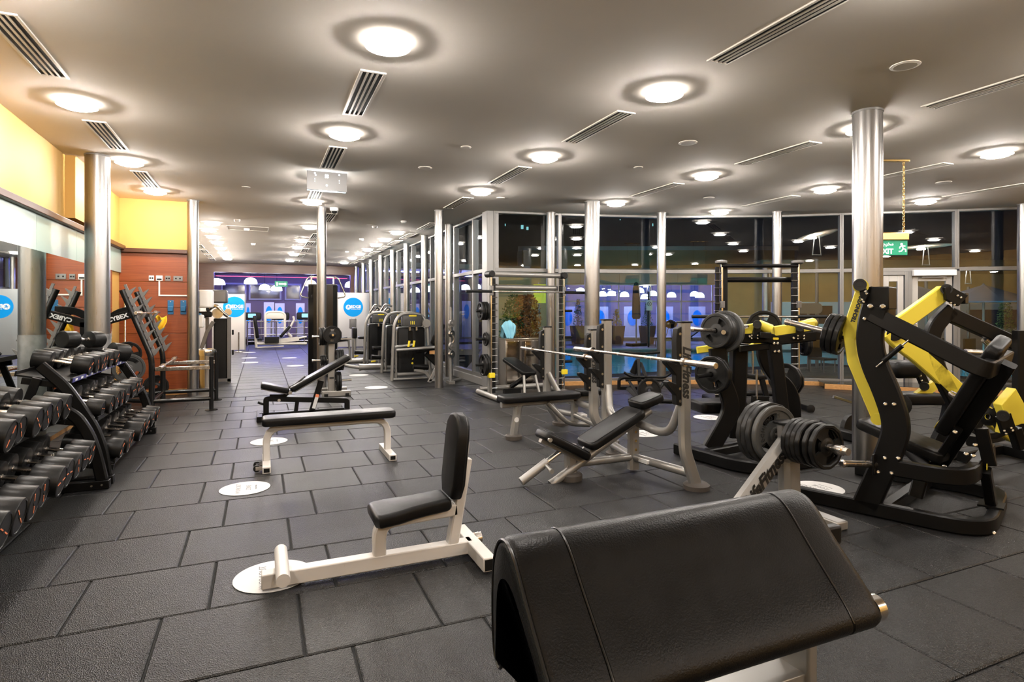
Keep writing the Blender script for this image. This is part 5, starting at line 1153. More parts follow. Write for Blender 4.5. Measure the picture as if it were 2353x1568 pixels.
# ================================================================ black smith machine
d6 = 8.6
E6 = lambda x, y, dd=d6: D(x, y, dd)
r6 = W(1, 0, 0).normalized(); n6 = W(0, 1, 0).normalized()
t = thing('smith_machine', 'tall black smith machine in front of the exit doors', 'smith machine', tuple(W((1745 - CX) / FP * d6, d6, 0)))
for x, s in ((1657, -1), (1833, 1)):
    m = MB(); c = E6(x - 6 * s, 620, d6 + .15); m.bar([V3(c.x, c.y, .05), V3(c.x, c.y, 2.14)], .09, .10, n6); obj('upright', m, BK, t)
    c = E6(x + 2, 620); m = MB(); m.cyl((c.x, c.y, .05), (c.x, c.y, 2.13), .018, 14); obj('guide_rod', m, M['chrome'], t)
    c = E6(x - 9 * 1, 620, d6 + .02); m = MB(); m.bar([V3(c.x, c.y, .12), V3(c.x, c.y, 2.08)], .05, .05, n6); ld = obj('peg_rail', m, BK, t)
    for k in range(17):
        z = .2 + k * .112; p = V3(c.x, c.y, z); m = MB(); m.cyl(p - r6 * .05 - n6 * .03, p + r6 * .05 - n6 * .03, .009, 8); obj('catch_peg', m, M['chrome'], ld)
    c = E6(x, 608); m = MB(); m.lathe((c.x, c.y, 2.12), (0, 0, 1), [(0, .05), (.02, .085), (.05, .085), (.06, .05)], 20); obj('top_knob', m, M['silver_dark'], t)
    c = E6(x, 800); m = MB(); m.bar([V3(c.x, c.y, .05) - n6 * .35, V3(c.x, c.y, .05) + n6 * .75], .08, .08, (0, 0, 1)); obj('foot_tube', m, BK, t)
    m = MB(); p = V3(c.x, c.y, .05) - n6 * .36; m.lathe(p, -n6, [(0, .05), (.02, .06), (.03, .02)], 14); obj('foot_cap', m, M['plastic'], t)
    c = E6(x, 868); m = MB(); m.box(c, (.11, .07, .08)); obj('safety_stop', m, M['yellow_bright'], t, bevel=.006)
    c = E6(x + 2, 700); m = MB(); m.box(c, (.06, .06, .10)); obj('bar_carriage', m, M['silver_dark'], t, bevel=.005)
    m = MB(); c = E6(x + 20 * s, 790, d6 + .12); m.cyl(E6(x, 790, d6 + .12), c, .022, 12); obj('plate_peg', m, M['plastic'], t)
m = MB(); m.cyl(E6(1657, 611, d6), E6(1833, 611, d6), .028, 14); obj('top_tube', m, BK, t)
m = MB(); m.cyl(E6(1657, 643, d6 + .15), E6(1833, 643, d6 + .15), .04, 14); obj('upper_tube', m, BK, t)
m = MB(); m.cyl(E6(1657, 905, d6 + .7), E6(1833, 905, d6 + .7), .045, 14); obj('lower_tube', m, BK, t)
m = MB(); m.cyl(E6(1657, 728, d6 - .04), E6(1833, 728, d6 - .04), .016, 12); obj('bar', m, M['chrome'], t)
for a_, b_ in ((1833, 1900), (1590, 1657)): m = MB(); m.cyl(E6(a_, 728, d6 - .04), E6(b_, 728, d6 - .04), .025, 12); obj('bar_sleeve', m, M['plastic'], t)
for i in range(2): plate('poly', E6(1846 + 6 * i, 790, d6 + .12), r6, '%s plate on the right storage peg of the black smith machine' % ['inner', 'outer'][i])
m = MB(); c = E6(1722, 905, 8.3)
t = thing('utility_stand', 'black bench frame with steel posts under the black smith machine', 'bench', (c.x, c.y, 0))
m = MB(); m.cyl(E6(1739, 850, 8.3), E6(1739, 918, 8.3), .016, 10); m.cyl(E6(1728, 760, 8.4), E6(1730, 860, 8.4), .014, 10); m.cyl(E6(1752, 850, 8.4), E6(1758, 915, 8.4), .02, 10); obj('post', m, M['chrome'], t)
m = MB(); m.bar([E6(1728, 918, 8.3), E6(1765, 918, 8.4)], .1, .07, n6); m.bar([E6(1750, 870, 8.4), E6(1762, 915, 8.4)], .07, .06, n6); m.box(E6(1735, 930, 8.2), (.35, .2, .03)); obj('frame', m, BK, t)
m = MB(); m.box(E6(1735, 865, 8.5), (.2, .3, .07)); obj('pad', m, M['vinyl'], t, bevel=.02)
# ================================================================ plate rack and cable tower in the middle of the hall
t = thing('weight_plate_rack', 'silver upright plate rack at the slim column in the hall', 'plate rack', (1.1, 10.3, 0))
m = MB(); m.bar([V3(1.09, 10.25, .05), V3(1.09, 10.25, 1.12)], .11, .07, (0, 1, 0), ch=.012); po = obj('post', m, M['silver'], t)
m = MB(); m.slab((1.09, 10.21, .30), X3, Z3, Y3, rrect(.07, .03, .003), .006); obj('badge', m, M['ink'], po)
m = MB(); m.bb(.93, 1.39, 10.1, 10.2, 0, .09); m.bb(.93, 1.39, 10.55, 10.65, 0, .09); m.bb(1.05, 1.13, 10.2, 10.55, .02, .09); obj('base', m, M['silver'], t, bevel=.008)
m = MB(); m.bb(1.30, 1.36, 10.07, 10.1, .0, .05); m.bb(.96, 1.02, 10.07, 10.1, 0, .05); obj('foot_clip', m, M['plastic'], t)
for z, v in ((1.03, 10.22), ): m = MB(); m.cyl((1.09, 10.28, z), (1.09, 10.02, z), .018, 12); obj('peg', m, M['chrome'], t)
for z in (1.0, .60): m = MB(); m.cyl((1.09, 10.25, z), (.78, 10.25, z), .018, 12); m.lathe((.80, 10.25, z), (-1, 0, 0), [(0, .024), (.02, .024)], 12); obj('peg', m, M['chrome'], t)
for z in (.95, .25, .60): m = MB(); m.cyl((1.09, 10.25, z), (1.42, 10.25, z), .018, 12); obj('peg', m, M['chrome'], t)
plate('mid', (1.09, 10.10, 1.03), (0, -1, 0), 'large plate facing the viewer on the hall plate rack')
for i in range(3): plate('mid', (.99 - .04 * i, 10.25, 1.0), (-1, 0, 0), '%s plate on the upper left peg of the hall plate rack' % od[i])
for i in range(3): plate('tiny', (1.0 - .035 * i, 10.25, .60), (-1, 0, 0), '%s small plate on the lower left peg of the hall plate rack' % od[i])
for i in range(3): plate('poly', (1.18 + .042 * i, 10.25, .60), (1, 0, 0), '%s plate on the right side of the hall plate rack' % od[i])
for i in range(2): plate('poly', (1.18 + .042 * i, 10.25, .22), (1, 0, 0), '%s low plate on the right side of the hall plate rack' % od[i])
t = thing('cable_tower', 'tall black cable tower with chrome triangular handles behind the hall column', 'gym machine', (1.23, 13.3, 0))
m = MB(); m.bar([V3(1.23, 13.3, .04), V3(1.23, 13.3, 1.98)], .60, .32, (0, 1, 0), ch=.10); obj('tower', m, M['black_gloss'], t)
m = MB(); m.slab((1.23, 13.3, 1.99), X3, Y3, Z3, rrect(.60, .34, .09), .03); obj('top_cap', m, M['silver_dark'], t, bevel=.006)
m = MB(); m.slab((1.23, 13.3, .02), X3, Y3, Z3, rrect(.66, .40, .09), .04); obj('plinth', m, BK, t, bevel=.006)
for s in (-1, 1):
    m = MB(); c = V3(1.23 + .30 * s, 13.15, 1.70); m.tube([c, c + V3(.14 * s, 0, .03), c + V3(.16 * s, 0, .08), c + V3(.02 * s, 0, .42), c + V3(-.06 * s, 0, .47)], .016, 10, fil=.04); obj('handle', m, M['chrome'], t)
m = MB(); m.bar([V3(1.0, 13.3, 2.0), V3(1.0, 13.3, 2.16), V3(1.46, 13.3, 2.16), V3(1.46, 13.3, 2.0)], .03, .04, (0, 1, 0)); obj('pulley_bridge', m, M['chrome'], t)
# ================================================================ selectorised machines along the hall glazing
def selector(u, v, label, kind, sc=1.0):
    t = thing('weight_stack_machine', label, 'gym machine', (u, v, 0), 'leg and back machines along the hall glazing')
    S = M['silver']
    m = MB(); m.tube([V3(u, v, 0), V3(u + .05, v + .01, 1.15), V3(u + .16, v + .03, 1.35), V3(u + .40, v + .05, 1.39), V3(u + .64, v + .03, 1.34), V3(u + .74, v, 1.12), V3(u + .80, v - .02, .04)], .035, 12, fil=.14); obj('arch', m, S, t)
    m = MB(); m.pad((u + .42, v + .04, 1.22), X3, Z3, Y3, rrect(.42, .24, .04), .16, .02); hd = obj('head_box', m, mat('charcoal_shroud', (.05, .05, .05), .4), t)
    m = MB(); m.slab((u + .42, v - .045, 1.325), X3, Z3, Y3, rrect(.16, .03, .01), .01); obj('badge', m, M['yellow_bright'], hd)
    m = MB()
    for k in range(3): m.slab((u + .38 + .035 * k, v - .045, 1.18), X3, Z3, Y3, rrect(.012, .07, .004), .008)
    obj('yellow_print', m, M['yellow_bright'], hd)
    m = MB(); m.pad((u + .42, v + .22, .58), X3, Z3, Y3, [(a, b * 1.0 + (.03 if b > 0 else 0)) for a, b in rrect(.58, .96, .06)], .30, .03); sh = obj('stack_shroud', m, M['plastic'], t)
    m = MB(); m.slab((u + .40, v + .068, .72), X3, Z3, Y3, rrect(.10, .60, .04), .01); obj('shroud_slot', m, M['black_gloss'], sh)
    m = MB()
    for z in (.34, .44): m.lathe((u + .44, v + .07, z), (0, -1, 0), [(0, .022), (.006, .022)], 12)
    obj('adjust_knob', m, M['yellow_bright'], sh)
    m = MB(); m.tube([V3(u + .10, v + .05, 0), V3(u + .10, v + .05, 1.02)], .022, 10); m.tube([V3(u + .09, v + .09, .12), V3(u + .80, v + .09, .12)], .045, 12); m.tube([V3(u, v, .03), V3(u + .85, v, .03)], .025, 10); obj('lower_frame', m, S, t)
    m = MB(); m.cyl((u + .38, v + .03, 1.02), (u + .38, v + .03, 1.10), .03, 10); m.cyl((u + .52, v + .03, 1.02), (u + .52, v + .03, 1.10), .03, 10); obj('cable_guide', m, M['chrome'], t)
    if kind == 0:
        m = MB(); m.lathe((u + .70, v - .06, 1.17), (0, -1, 0), [(0, .085), (.03, .085), (.03, .02), (.04, .02)], 22); obj('pulley', m, S, t)
        m = MB(); d_ = V3(.35, -.12, .08).normalized(); m.pad((u + .62, v - .35, .66), d_, Y3, d_.cross(Y3), rrect(.42, .30, .06), .09, .025); obj('seat_pad', m, M['vinyl'], t)
        m = MB(); d_ = V3(.2, 0, .5).normalized(); m.pad((u + .86, v - .35, .95), d_, Y3, d_.cross(Y3), rrect(.46, .30, .06), .10, .025); obj('back_pad', m, M['vinyl'], t)
        m = MB(); m.tube([V3(u - .02, v - .50, .66), V3(u + .75, v - .55, .70)], .03, 12); m.tube([V3(u + .02, v - .20, .70), V3(u + .4, v - .2, .74)], .03, 12); obj('press_arm', m, S, t)
        for du in (.22, .32): m = MB(); m.cyl((u + du, v - .52, .72), (u + du + .02, v - .52, .84), .022, 12); obj('grip', m, M['yellow_bright'], t)
        m = MB(); m.cyl((u + .32, v - .50, .33), (u + .62, v - .50, .30), .055, 14); obj('roller_pad', m, M['vinyl'], t)
        m = MB(); m.bar(smooth([V3(u + .34, v - .50, .26), V3(u + .56, v - .50, .22), V3(u + .66, v - .5, .08)], 2), .06, .04, (0, 1, 0)); m.bar([V3(u + .82, v - .5, .34), V3(u + .64, v - .5, .0)], .07, .05, (0, 1, 0)); m.bar([V3(u + .64, v - .5, .04), V3(u + .95, v - .5, .04)], .05, .05, (0, 1, 0)); obj('leg_frame', m, S, t)
        m = MB(); m.bar([V3(u + .62, v - .40, .58), V3(u + .84, v - .40, .36), V3(u + .90, v - .40, .60)], .14, .10, (0, 1, 0)); obj('seat_carrier', m, BK, t)
        m = MB(); m.slab((u + .72, v - .57, .60), X3, Z3, Y3, rrect(.18, .07, .01), .01); obj('placard', m, M['oak'], t)
    else:
        m = MB(); d_ = V3(.1, .0, 0); m.cyl((u - .26, v - .1, .38), (u - .04, v - .1, .36), .05, 12); obj('roller_pad', m, M['vinyl'], t)
        m = MB(); m.cyl((u - .26, v - .1, .27), (u - .16, v - .1, .28), .02, 10); obj('grip', m, M['yellow_bright'], t)
        m = MB(); m.tube([V3(u + .08, v + .15, .13), V3(u - .45, v + .15, .13)], .07, 14); m.lathe((u - .45, v + .15, .13), (-1, 0, 0), [(0, .08), (.04, .08)], 16); m.tube([V3(u - .46, v + .15, .12), V3(u - .80, v + .15, .18), V3(u - 1.0, v + .2, .34), V3(u - .95, v + .2, .55)], .035, 10, fil=.1); obj('lever_arm', m, S, t)
        m = MB(); m.pad((u + .35, v - .25, .48), X3, Y3, Z3, rrect(.36, .34, .06), .09, .025); obj('seat_pad', m, M['vinyl'], t)
        m = MB(); m.bar([V3(u + .35, v - .25, .04), V3(u + .35, v - .25, .44)], .08, .08, (0, 1, 0)); obj('seat_post', m, S, t)
        if kind == 2:
            m = MB(); m.pad((u - .20, v + .3, .85), Z3, Y3, X3, rrect(.28, .30, .05), .10, .02); obj('chest_pad', m, M['vinyl'], t)
            m = MB(); m.tube([V3(u - .18, v + .3, .2), V3(u - .18, v + .3, .8)], .03, 10); obj('pad_post', m, S, t)
    return t
selector(2.44, 11.85, 'nearest leg machine with black shroud and yellow grips by the hall glazing', 0)
selector(2.55, 13.5, 'middle weight stack machine of the row by the hall glazing', 1)
selector(2.42, 15.2, 'farthest weight stack machine of the row by the hall glazing', 2)
t = thing('leg_press_chair', 'silver leg press with black back pad beyond the hall plate rack', 'gym machine', (1.62, 16.8, 0))
m = MB(); d_ = V3(-.25, .0, .62).normalized(); m.pad((1.62, 16.8, .92), d_, Y3, d_.cross(Y3), rrect(.66, .32, .06), .09, .025); obj('back_pad', m, M['vinyl'], t)
m = MB(); m.pad((1.98, 16.8, .62), V3(.98, 0, .12), Y3, V3(-.12, 0, .98), rrect(.46, .34, .06), .09, .025); obj('seat_pad', m, M['vinyl'], t)
m = MB(); m.tube([V3(1.66, 16.8, 1.0), V3(1.75, 16.8, .6), V3(1.75, 16.8, .04)], .035, 12, fil=.05); m.tube([V3(1.75, 16.8, .55), V3(2.25, 16.8, .60)], .03, 12); m.tube([V3(1.6, 16.8, .05), V3(2.4, 16.8, .05)], .035, 12); m.tube([V3(2.25, 16.8, .60), V3(2.3, 16.8, .05)], .03, 12); obj('frame', m, M['silver'], t)
t = thing('control_column', 'grey control head on a post between the far hall machines', 'control box', (2.42, 17.2, 0))
m = MB(); m.pad((2.42, 17.2, 1.05), X3, Z3, Y3, rrect(.18, .30, .03), .2, .02); obj('head', m, M['silver_dark'], t)
m = MB(); m.cyl((2.42, 17.2, 0), (2.42, 17.2, .92), .03, 10); obj('post', m, M['silver'], t)
# two taller machines farther along the glazing
for i, (u, v) in enumerate([(3.18, 17.3), (3.22, 19.2)]):
    t = thing('multi_press_machine', 'far weight machine with tangled chrome head, %s' % ['the nearer', 'the farther'][i], 'gym machine', (u, v, 0))
    m = MB(); m.tube([V3(u, v, 0), V3(u, v, 1.3), V3(u + .2, v, 1.42), V3(u + .4, v, 1.3), V3(u + .4, v, 0)], .04, 12, fil=.15); obj('arch', m, M['silver'], t)
    m = MB(); m.lathe((u + .2, v - .1, 1.42), (.3, -1, .2), [(0, .08), (.12, .08), (.12, .03), (.2, .03)], 16); m.tube([V3(u, v - .1, 1.35), V3(u + .15, v - .2, 1.62), V3(u + .35, v - .2, 1.55)], .03, 10, fil=.06); obj('crank', m, M['chrome'], t)
    m = MB(); m.pad((u + .2, v + .2, .65), X3, Z3, Y3, rrect(.34, 1.1, .05), .25, .02); obj('stack_shroud', m, M['plastic'], t)
    m = MB(); m.pad((u - .15, v, .55), X3, Y3, Z3, rrect(.4, .34, .05), .08, .02); obj('seat_pad', m, M['vinyl'], t)
    m = MB(); m.bar([V3(u - .15, v, 0), V3(u - .15, v, .52)], .07, .07, (0, 1, 0)); obj('seat_post', m, M['silver'], t)
# chrome machine half hidden behind the corner column
t = thing('pulley_machine', 'chrome pulley machine half hidden behind the column at the glass corner', 'gym machine', (3.42, 10.95, 0))
m = MB(); m.tube([V3(3.42, 11.0, 0), V3(3.42, 11.0, 1.5)], .03, 12); m.tube([V3(3.42, 11.0, .04), V3(3.72, 11.3, .04)], .03, 12); m.bb(3.36, 3.48, 10.9, 11.1, 0, .05); obj('post', m, M['silver'], t)
for z, k in ((1.18, 0), (.98, 1), (.74, 0), (.58, 1)):
    m = MB(); m.lathe((3.40, 10.93, z), (.5, -1, 0), [(0, .07), (.05, .07), (.05, .03), (.07, .03)], 18); obj('pulley', m, M['chrome' if k else 'silver'], t)
m = MB(); m.tube([V3(3.36, 10.9, 1.1), V3(3.47, 10.9, .85), V3(3.36, 10.92, .7)], .02, 10, fil=.06); obj('lever_arm', m, M['chrome'], t)
# ================================================================ hall, left side
t = thing('weight_stack_machine', 'dark weight machine by the left wall of the hall behind the wood panel', 'gym machine', (-.75, 12.95, 0))
m = MB(); m.bb(-.86, -.62, 12.85, 13.3, .05, 1.28); obj('stack_shroud', m, M['plastic'], t, bevel=.02)
m = MB(); m.bb(-.62, -.55, 12.82, 12.92, 0, 1.30); m.bb(-1.0, -.94, 12.82, 12.92, 0, 1.30); m.bb(-1.0, -.55, 12.82, 12.92, .02, .09); obj('upright', m, M['silver_dark'], t, bevel=.006)
m = MB(); m.bb(-1.15, -.62, 12.8, 13.3, 1.58, 1.84); obj('head_box', m, M['silver_dark'], t, bevel=.03)
m = MB(); m.tube([V3(-1.0, 12.85, 1.30), V3(-.95, 12.75, 1.45), V3(-.80, 12.7, 1.55), V3(-.70, 12.72, 1.40), V3(-.60, 12.75, 1.32)], .035, 12, fil=.08); m.lathe((-.78, 12.74, 1.38), (0, -1, 0), [(0, .10), (.05, .10), (.05, .04), (.07, .04)], 20); m.lathe((-.60, 12.8, 1.40), (0, -1, 0), [(0, .07), (.05, .07)], 16); obj('crank', m, M['chrome'], t)
m = MB(); m.pad((-1.0, 12.6, 1.36), X3, Z3, Y3, rrect(.26, .11, .03), .12, .02); obj('arm_pad', m, M['vinyl'], t)
m = MB(); m.bar([V3(-1.08, 12.7, .62), V3(-.96, 12.7, 1.02), V3(-.85, 12.7, 1.22)], .07, .05, (0, 1, 0)); obj('stay', m, M['silver_dark'], t)
m = MB(); m.bb(-.97, -.88, 12.78, 12.8, .70, 1.10); obj('chart', m, mat('exercise_chart', (.08, .05, .09), .5), t)
for z in (.95, .55): m = MB(); m.bb(-.535, -.50, 12.84, 12.9, z, z + .1); obj('pin_knob', m, M['plastic'], t, bevel=.01)
t = thing('litter_bin', 'round steel litter bin with open top beside the slim column', 'litter bin', (-.92, 11.95, 0))
m = MB(); m.lathe((-.92, 11.95, 0), (0, 0, 1), [(0, .14), (.62, .15)], 24); obj('body', m, M['steel'], t)
m = MB(); m.lathe((-.92, 11.95, .62), (0, 0, 1), [(0, .16), (.05, .175), (.10, .165), (.12, .13), (.10, .12), (.0, .12)], 24); obj('rim', m, M['chrome'], t)
t = thing('towel_dispenser', 'white wall mounted paper dispenser at the hall corner', 'dispenser', (-.90, 11.62, 1.5))
m = MB(); m.bb(-1.03, -.78, 11.62, 11.8, 1.48, 1.80); obj('body', m, M['white'], t, bevel=.04, seg=3)
m = MB(); m.bb(-1.04, -1.0, 11.60, 11.66, 1.5, 1.78); m.bb(-.90, -.85, 11.64, 11.7, 1.43, 1.49); obj('lever', m, M['plastic'], t, bevel=.01)
t = thing('soap_dispenser', 'small white soap dispenser below the paper dispenser', 'dispenser', (-.95, 11.62, 1.2))
m = MB(); m.bb(-1.04, -.93, 11.62, 11.74, 1.13, 1.36); obj('body', m, M['white'], t, bevel=.03, seg=3)
m = MB(); m.bb(-1.02, -.97, 11.6, 11.64, 1.36, 1.385); obj('pump', m, M['blueplastic'], t)
# ---- partitions with the round logo
def edge_panel(ua, ub, v, zt, cu_, label, flip=False):
    t = thing('partition_screen', label, 'partition', ((ua + ub) / 2, v, 0), 'brushed partition screens')
    m = MB(); m.bb(ua, ub, v, v + .04, .03, zt); obj('panel', m, M['silver_panel'], t, bevel=.004)
    for q_ in (ua, ub): m = MB(); m.bb(q_ - .02, q_ + .02, v - .01, v + .05, 0, zt + .02); obj('edge_post', m, M['alu'], t)
    m = MB(); m.lathe((cu_, v - .004, 1.545), (0, 1, 0), [(0, .365), (.006, .365)], 44); dk = obj('logo_disc', m, M['cyan'], t)
    m = MB(); m.lathe((cu_ - .185, v - .008, 1.545), (0, 1, 0), [(0, .095), (.004, .095)], 28); ic = obj('logo_ring', m, M['whiteprint'], dk)
    m = MB(); c = V3(cu_ - .185, v - .011, 1.545)
    m.lathe(c + V3(.0, 0, .045), (0, 1, 0), [(0, .018), (.004, .018)], 12)
    for a, b in (((0, .03), (-.045, -.0)), ((0, .03), (.05, .02)), ((0, .01), (.045, -.05)), ((0, .01), (-.03, -.05))): m.bar([c + V3(a[0], 0, a[1]), c + V3(b[0], 0, b[1])], .018, .006, (0, 1, 0))
    obj('runner_mark', m, M['cyan'], ic)
    text('lettering', 'EDGE', .155, V3(cu_ + .095, v - .008, 1.56), X3, Z3, M['whiteprint'], dk, bold=.006, ext=.002)
    text('lettering', 'IN HOUSE FITNESS', .042, V3(cu_ + .095, v - .008, 1.468), X3, Z3, M['whiteprint'], dk, bold=.0015, ext=.002)
edge_panel(-1.95, -.52, 22.7, 2.0, -.86, 'brushed metal screen with round blue logo at the left of the hall')
edge_panel(2.66, 3.9, 22.9, 2.1, 3.24, 'brushed metal screen with round blue logo at the right of the hall')
t = thing('rope_post', 'thin steel post in front of the left logo screen', 'post', (-.62, 21.9, 0))
m = MB(); m.cyl((-.70, 21.9, 0), (-.70, 21.9, .68), .022, 10); obj('pole', m, M['chrome'], t)
m = MB(); m.lathe((-.70, 21.9, 0), (0, 0, 1), [(0, .12), (.02, .12), (.04, .03)], 18); obj('foot', m, M['chrome'], t)
# ---- far leg press
t = thing('leg_press', 'cream framed leg press machine at the far end of the hall', 'gym machine', (.6, 23.8, 0))
CRM = mat('cream_frame', (.6, .56, .5), .4)
B = lambda x, y: onV(560 + x / 6.53, 600 + y / 6.53, 23.8)
m = MB(); m.tube([B(325, 1230), B(325, 800), B(370, 765), B(560, 765), B(620, 800), B(615, 1080)], .045, 10, fil=.12); obj('arch', m, CRM, t)
m = MB(); m.pad((B(470, 820)), X3, Z3, Y3, rrect(.68, .26, .05), .06, .02); obj('sign_plate', m, CRM, t)
m = MB(); m.tube([B(160, 860), B(190, 1300)], .05, 10); m.tube([B(200, 1240), B(945, 1240)], .05, 10); m.tube([B(330, 1250), B(945, 1135)], .035, 10); m.tube([B(200, 1300), B(600, 1280)], .03, 10); obj('base_frame', m, CRM, t)
m = MB(); m.pad(B(185, 990), V3(.08, 0, -.6).normalized(), Y3, V3(.6, 0, .08), rrect(.85, .4, .08), .12, .03); obj('back_pad', m, M['vinyl'], t)
m = MB(); m.pad(B(620, 1060), V3(.5, 0, .6).normalized(), Y3, V3(-.6, 0, .5), rrect(.55, .4, .08), .10, .03); m.box(B(420, 1180), (.5, .4, .22)); obj('seat_pad', m, M['vinyl'], t)
m = MB(); m.tube([B(680, 1030), B(760, 880), B(740, 830)], .04, 10, fil=.08); m.tube([B(660, 1080), B(720, 1140)], .05, 10); obj('lever', m, CRM, t)
m = MB(); m.slab(B(640, 1185), V3(.98, 0, .08), V3(-.08, 0, .98), Y3, rrect(.9, .16, .05), .1); obj('carriage', m, CRM, t)
# ================================================================ blue-lit studio at the far end
mb = MB(); mb.bb(-2.5, 11.6, 33.5, 33.7, 0, CE); struct('wall_studio', mb, mat('studio_wall', (.22, .16, .13), .6))
mb = MB(); mb.bb(-2.7, -2.5, VF + .3, 33.7, 0, CE); mb.bb(11.5, 11.7, 25.3, 33.7, 0, CE); struct('wall_studio_side', mb, M['wood_dark'])
mb = MB(); mb.bb(4.0, 11.7, 25.0, 33.7, -.2, -.01); struct('floor_studio', mb, M['floor'])
mb = MB(); mb.bb(4.1, 11.7, 25.0, 33.7, CE, CE + .2); struct('ceiling_studio', mb, M['ceiling'])
bay((4.1, 25.2), (6.2, 25.2)); bay((6.2, 25.2), (8.3, 25.2)); bay((8.3, 25.2), (9.9, 25.2)); bay((9.9, 25.2), (11.5, 25.2))
wm = mat('dark_night_window', (.01, .012, .03), .1)
for i, (a, b) in enumerate([(-1.9, -.7), (-.6, 1.0), (1.15, 2.0), (3.1, 4.0)]):
    m = MB(); m.bb(a, b, 33.42, 33.5, 1.95, 2.85)
    WN[0] += 1; f = struct('window_%d' % WN[0], m, M['alu'], bevel=.004)
    m = MB(); m.bb(a + .09, b - .09, 33.40, 33.42, 2.04, 2.76); obj('glass_pane', m, wm, f)
M['blue_tube'] = mat('blue_tube', (.2, .2, 1), .5, emit=BLUECOL, es=95)
M['pendant'] = mat('pendant_glow', (.9, .92, 1), .5, emit=(.75, .80, 1), es=9)
M['red_tube'] = mat('red_tube', (.6, .1, .2), .5, emit=(1, .08, .2), es=1.2)
for i, (u, v) in enumerate([(-1.2, 27.2), (1.2, 27.2), (3.6, 27.2), (-1.2, 30.2), (1.2, 30.2), (3.6, 30.2), (6.0, 27.2), (8.4, 27.2), (9.8, 29.5)]):
    m = MB(); m.cyl((u - .9, v, CE - .06), (u + .9, v, CE - .06), .025, 10); t = thing('blue_tube_light', '%s blue fluorescent tube, %s row of the far studio' % (['left', 'middle', 'right'][i % 3], ['front', 'rear', 'side wing'][i // 3]), 'tube light', (u, v, CE - .1), 'blue studio tubes'); obj('tube', m, M['blue_tube'], t)
    m = MB(); m.bb(u - .95, u + .95, v - .04, v + .04, CE - .03, CE); obj('batten', m, M['white'], t)
m = MB(); m.cyl((-1.7, 26.6, 2.83), (3.5, 26.6, 2.83), .012, 8); tag(obj('red_neon_line', m, M['red_tube']), 'thin red neon line along the far studio ceiling', 'neon light')
def pendant_proto():
    t = thing('pendant_lamp', '', 'pendant lamp', (0, 0, 0), 'dome pendant lamps')
    m = MB(); m.lathe((0, 0, 0), (0, 0, 1), [(0, .20), (.05, .20), (.14, .185), (.22, .14), (.26, .06), (.27, .02)], 22); obj('shade', m, M['pendant'], t)
    m = MB(); m.cyl((0, 0, .27), (0, 0, .9), .008, 6); obj('cable', m, M['plastic'], t)
    return t
PD = pendant_proto(); fp_ = [True]
def pendant(p, label, sc=1):
    o = PD if fp_[0] else copy_tree(PD); fp_[0] = False; o.location = p; o['label'] = label; o.scale = (sc, sc, 1)
for x, y, v, l, sc in [(498, 652, 27.0, 'dome pendant lamp at the far left of the studio opening', 1.6), (576, 650, 27.2, 'large dome pendant left of the green exit sign', 1.3), (608, 664, 29.5, 'small dome pendant below the large left one', 1.2), (636, 666, 29.5, 'dome pendant just below the green studio exit sign', 1.2), (714, 655, 27.6, 'dome pendant left of the hall column', 1.2), (805, 658, 27.4, 'dome pendant at the right end of the studio opening', 1.2), (1036, 664, 26.2, 'dome pendant seen through the corner glass beside the slim column', 1.2), (1069, 664, 27.0, 'dome pendant seen through the corner glass next to the grey pier', 1.2), (985, 668, 26.5, 'dome pendant seen between the two nearest hall glazing columns', 1.2)]:
    p = onV(x, y, v); pendant((p.x, p.y, p.z - .05), l, sc)
t = thing('exit_sign', 'small green exit sign in the far blue studio', 'exit sign', tuple(onV(646, 655, 26.4)))
p = onV(646, 653, 26.4); m = MB(); m.box(p, (.50, .03, .24)); obj('sign_face', m, M['green_sign'], t, bevel=.004)
m = MB(); m.bar([p + V3(-.10, -.018, 0), p + V3(.18, -.018, 0)], .06, .006, (0, 1, 0)); m.prism([p + V3(.14, -.018, .07), p + V3(.22, -.018, 0), p + V3(.14, -.018, -.07)], (0, -.004, 0)); m.box(p + V3(-.16, -.018, 0), (.06, .006, .14)); obj('arrow', m, M['sign_white'], t)
pp_ = mat('pale_partition', (.55, .55, .6), .5)
for i, (xa, xb, yt, v) in enumerate([(564, 576, 697, 29.0), (606, 630, 695, 28.5), (632, 654, 697, 28.6), (680, 700, 697, 28.0), (1028, 1046, 692, 27.5), (1062, 1082, 692, 28.5)]):
    a, b = onV(xa, yt, v), onV(xb, yt, v)
    t = thing('studio_screen', '%s pale screen with a blue oval in the far studio' % od[i], 'partition', ((a.x + b.x) / 2, v, 0), 'pale studio screens')
    m = MB(); m.bb(a.x, b.x, v, v + .05, 0, a.z); obj('panel', m, pp_, t, bevel=.004)
    m = MB(); m.slab(((a.x + b.x) / 2, v - .006, a.z - .55), X3, Z3, Y3, circ((b.x - a.x) * .32, 24, .38), .01); obj('oval', m, M['cyan'], t)
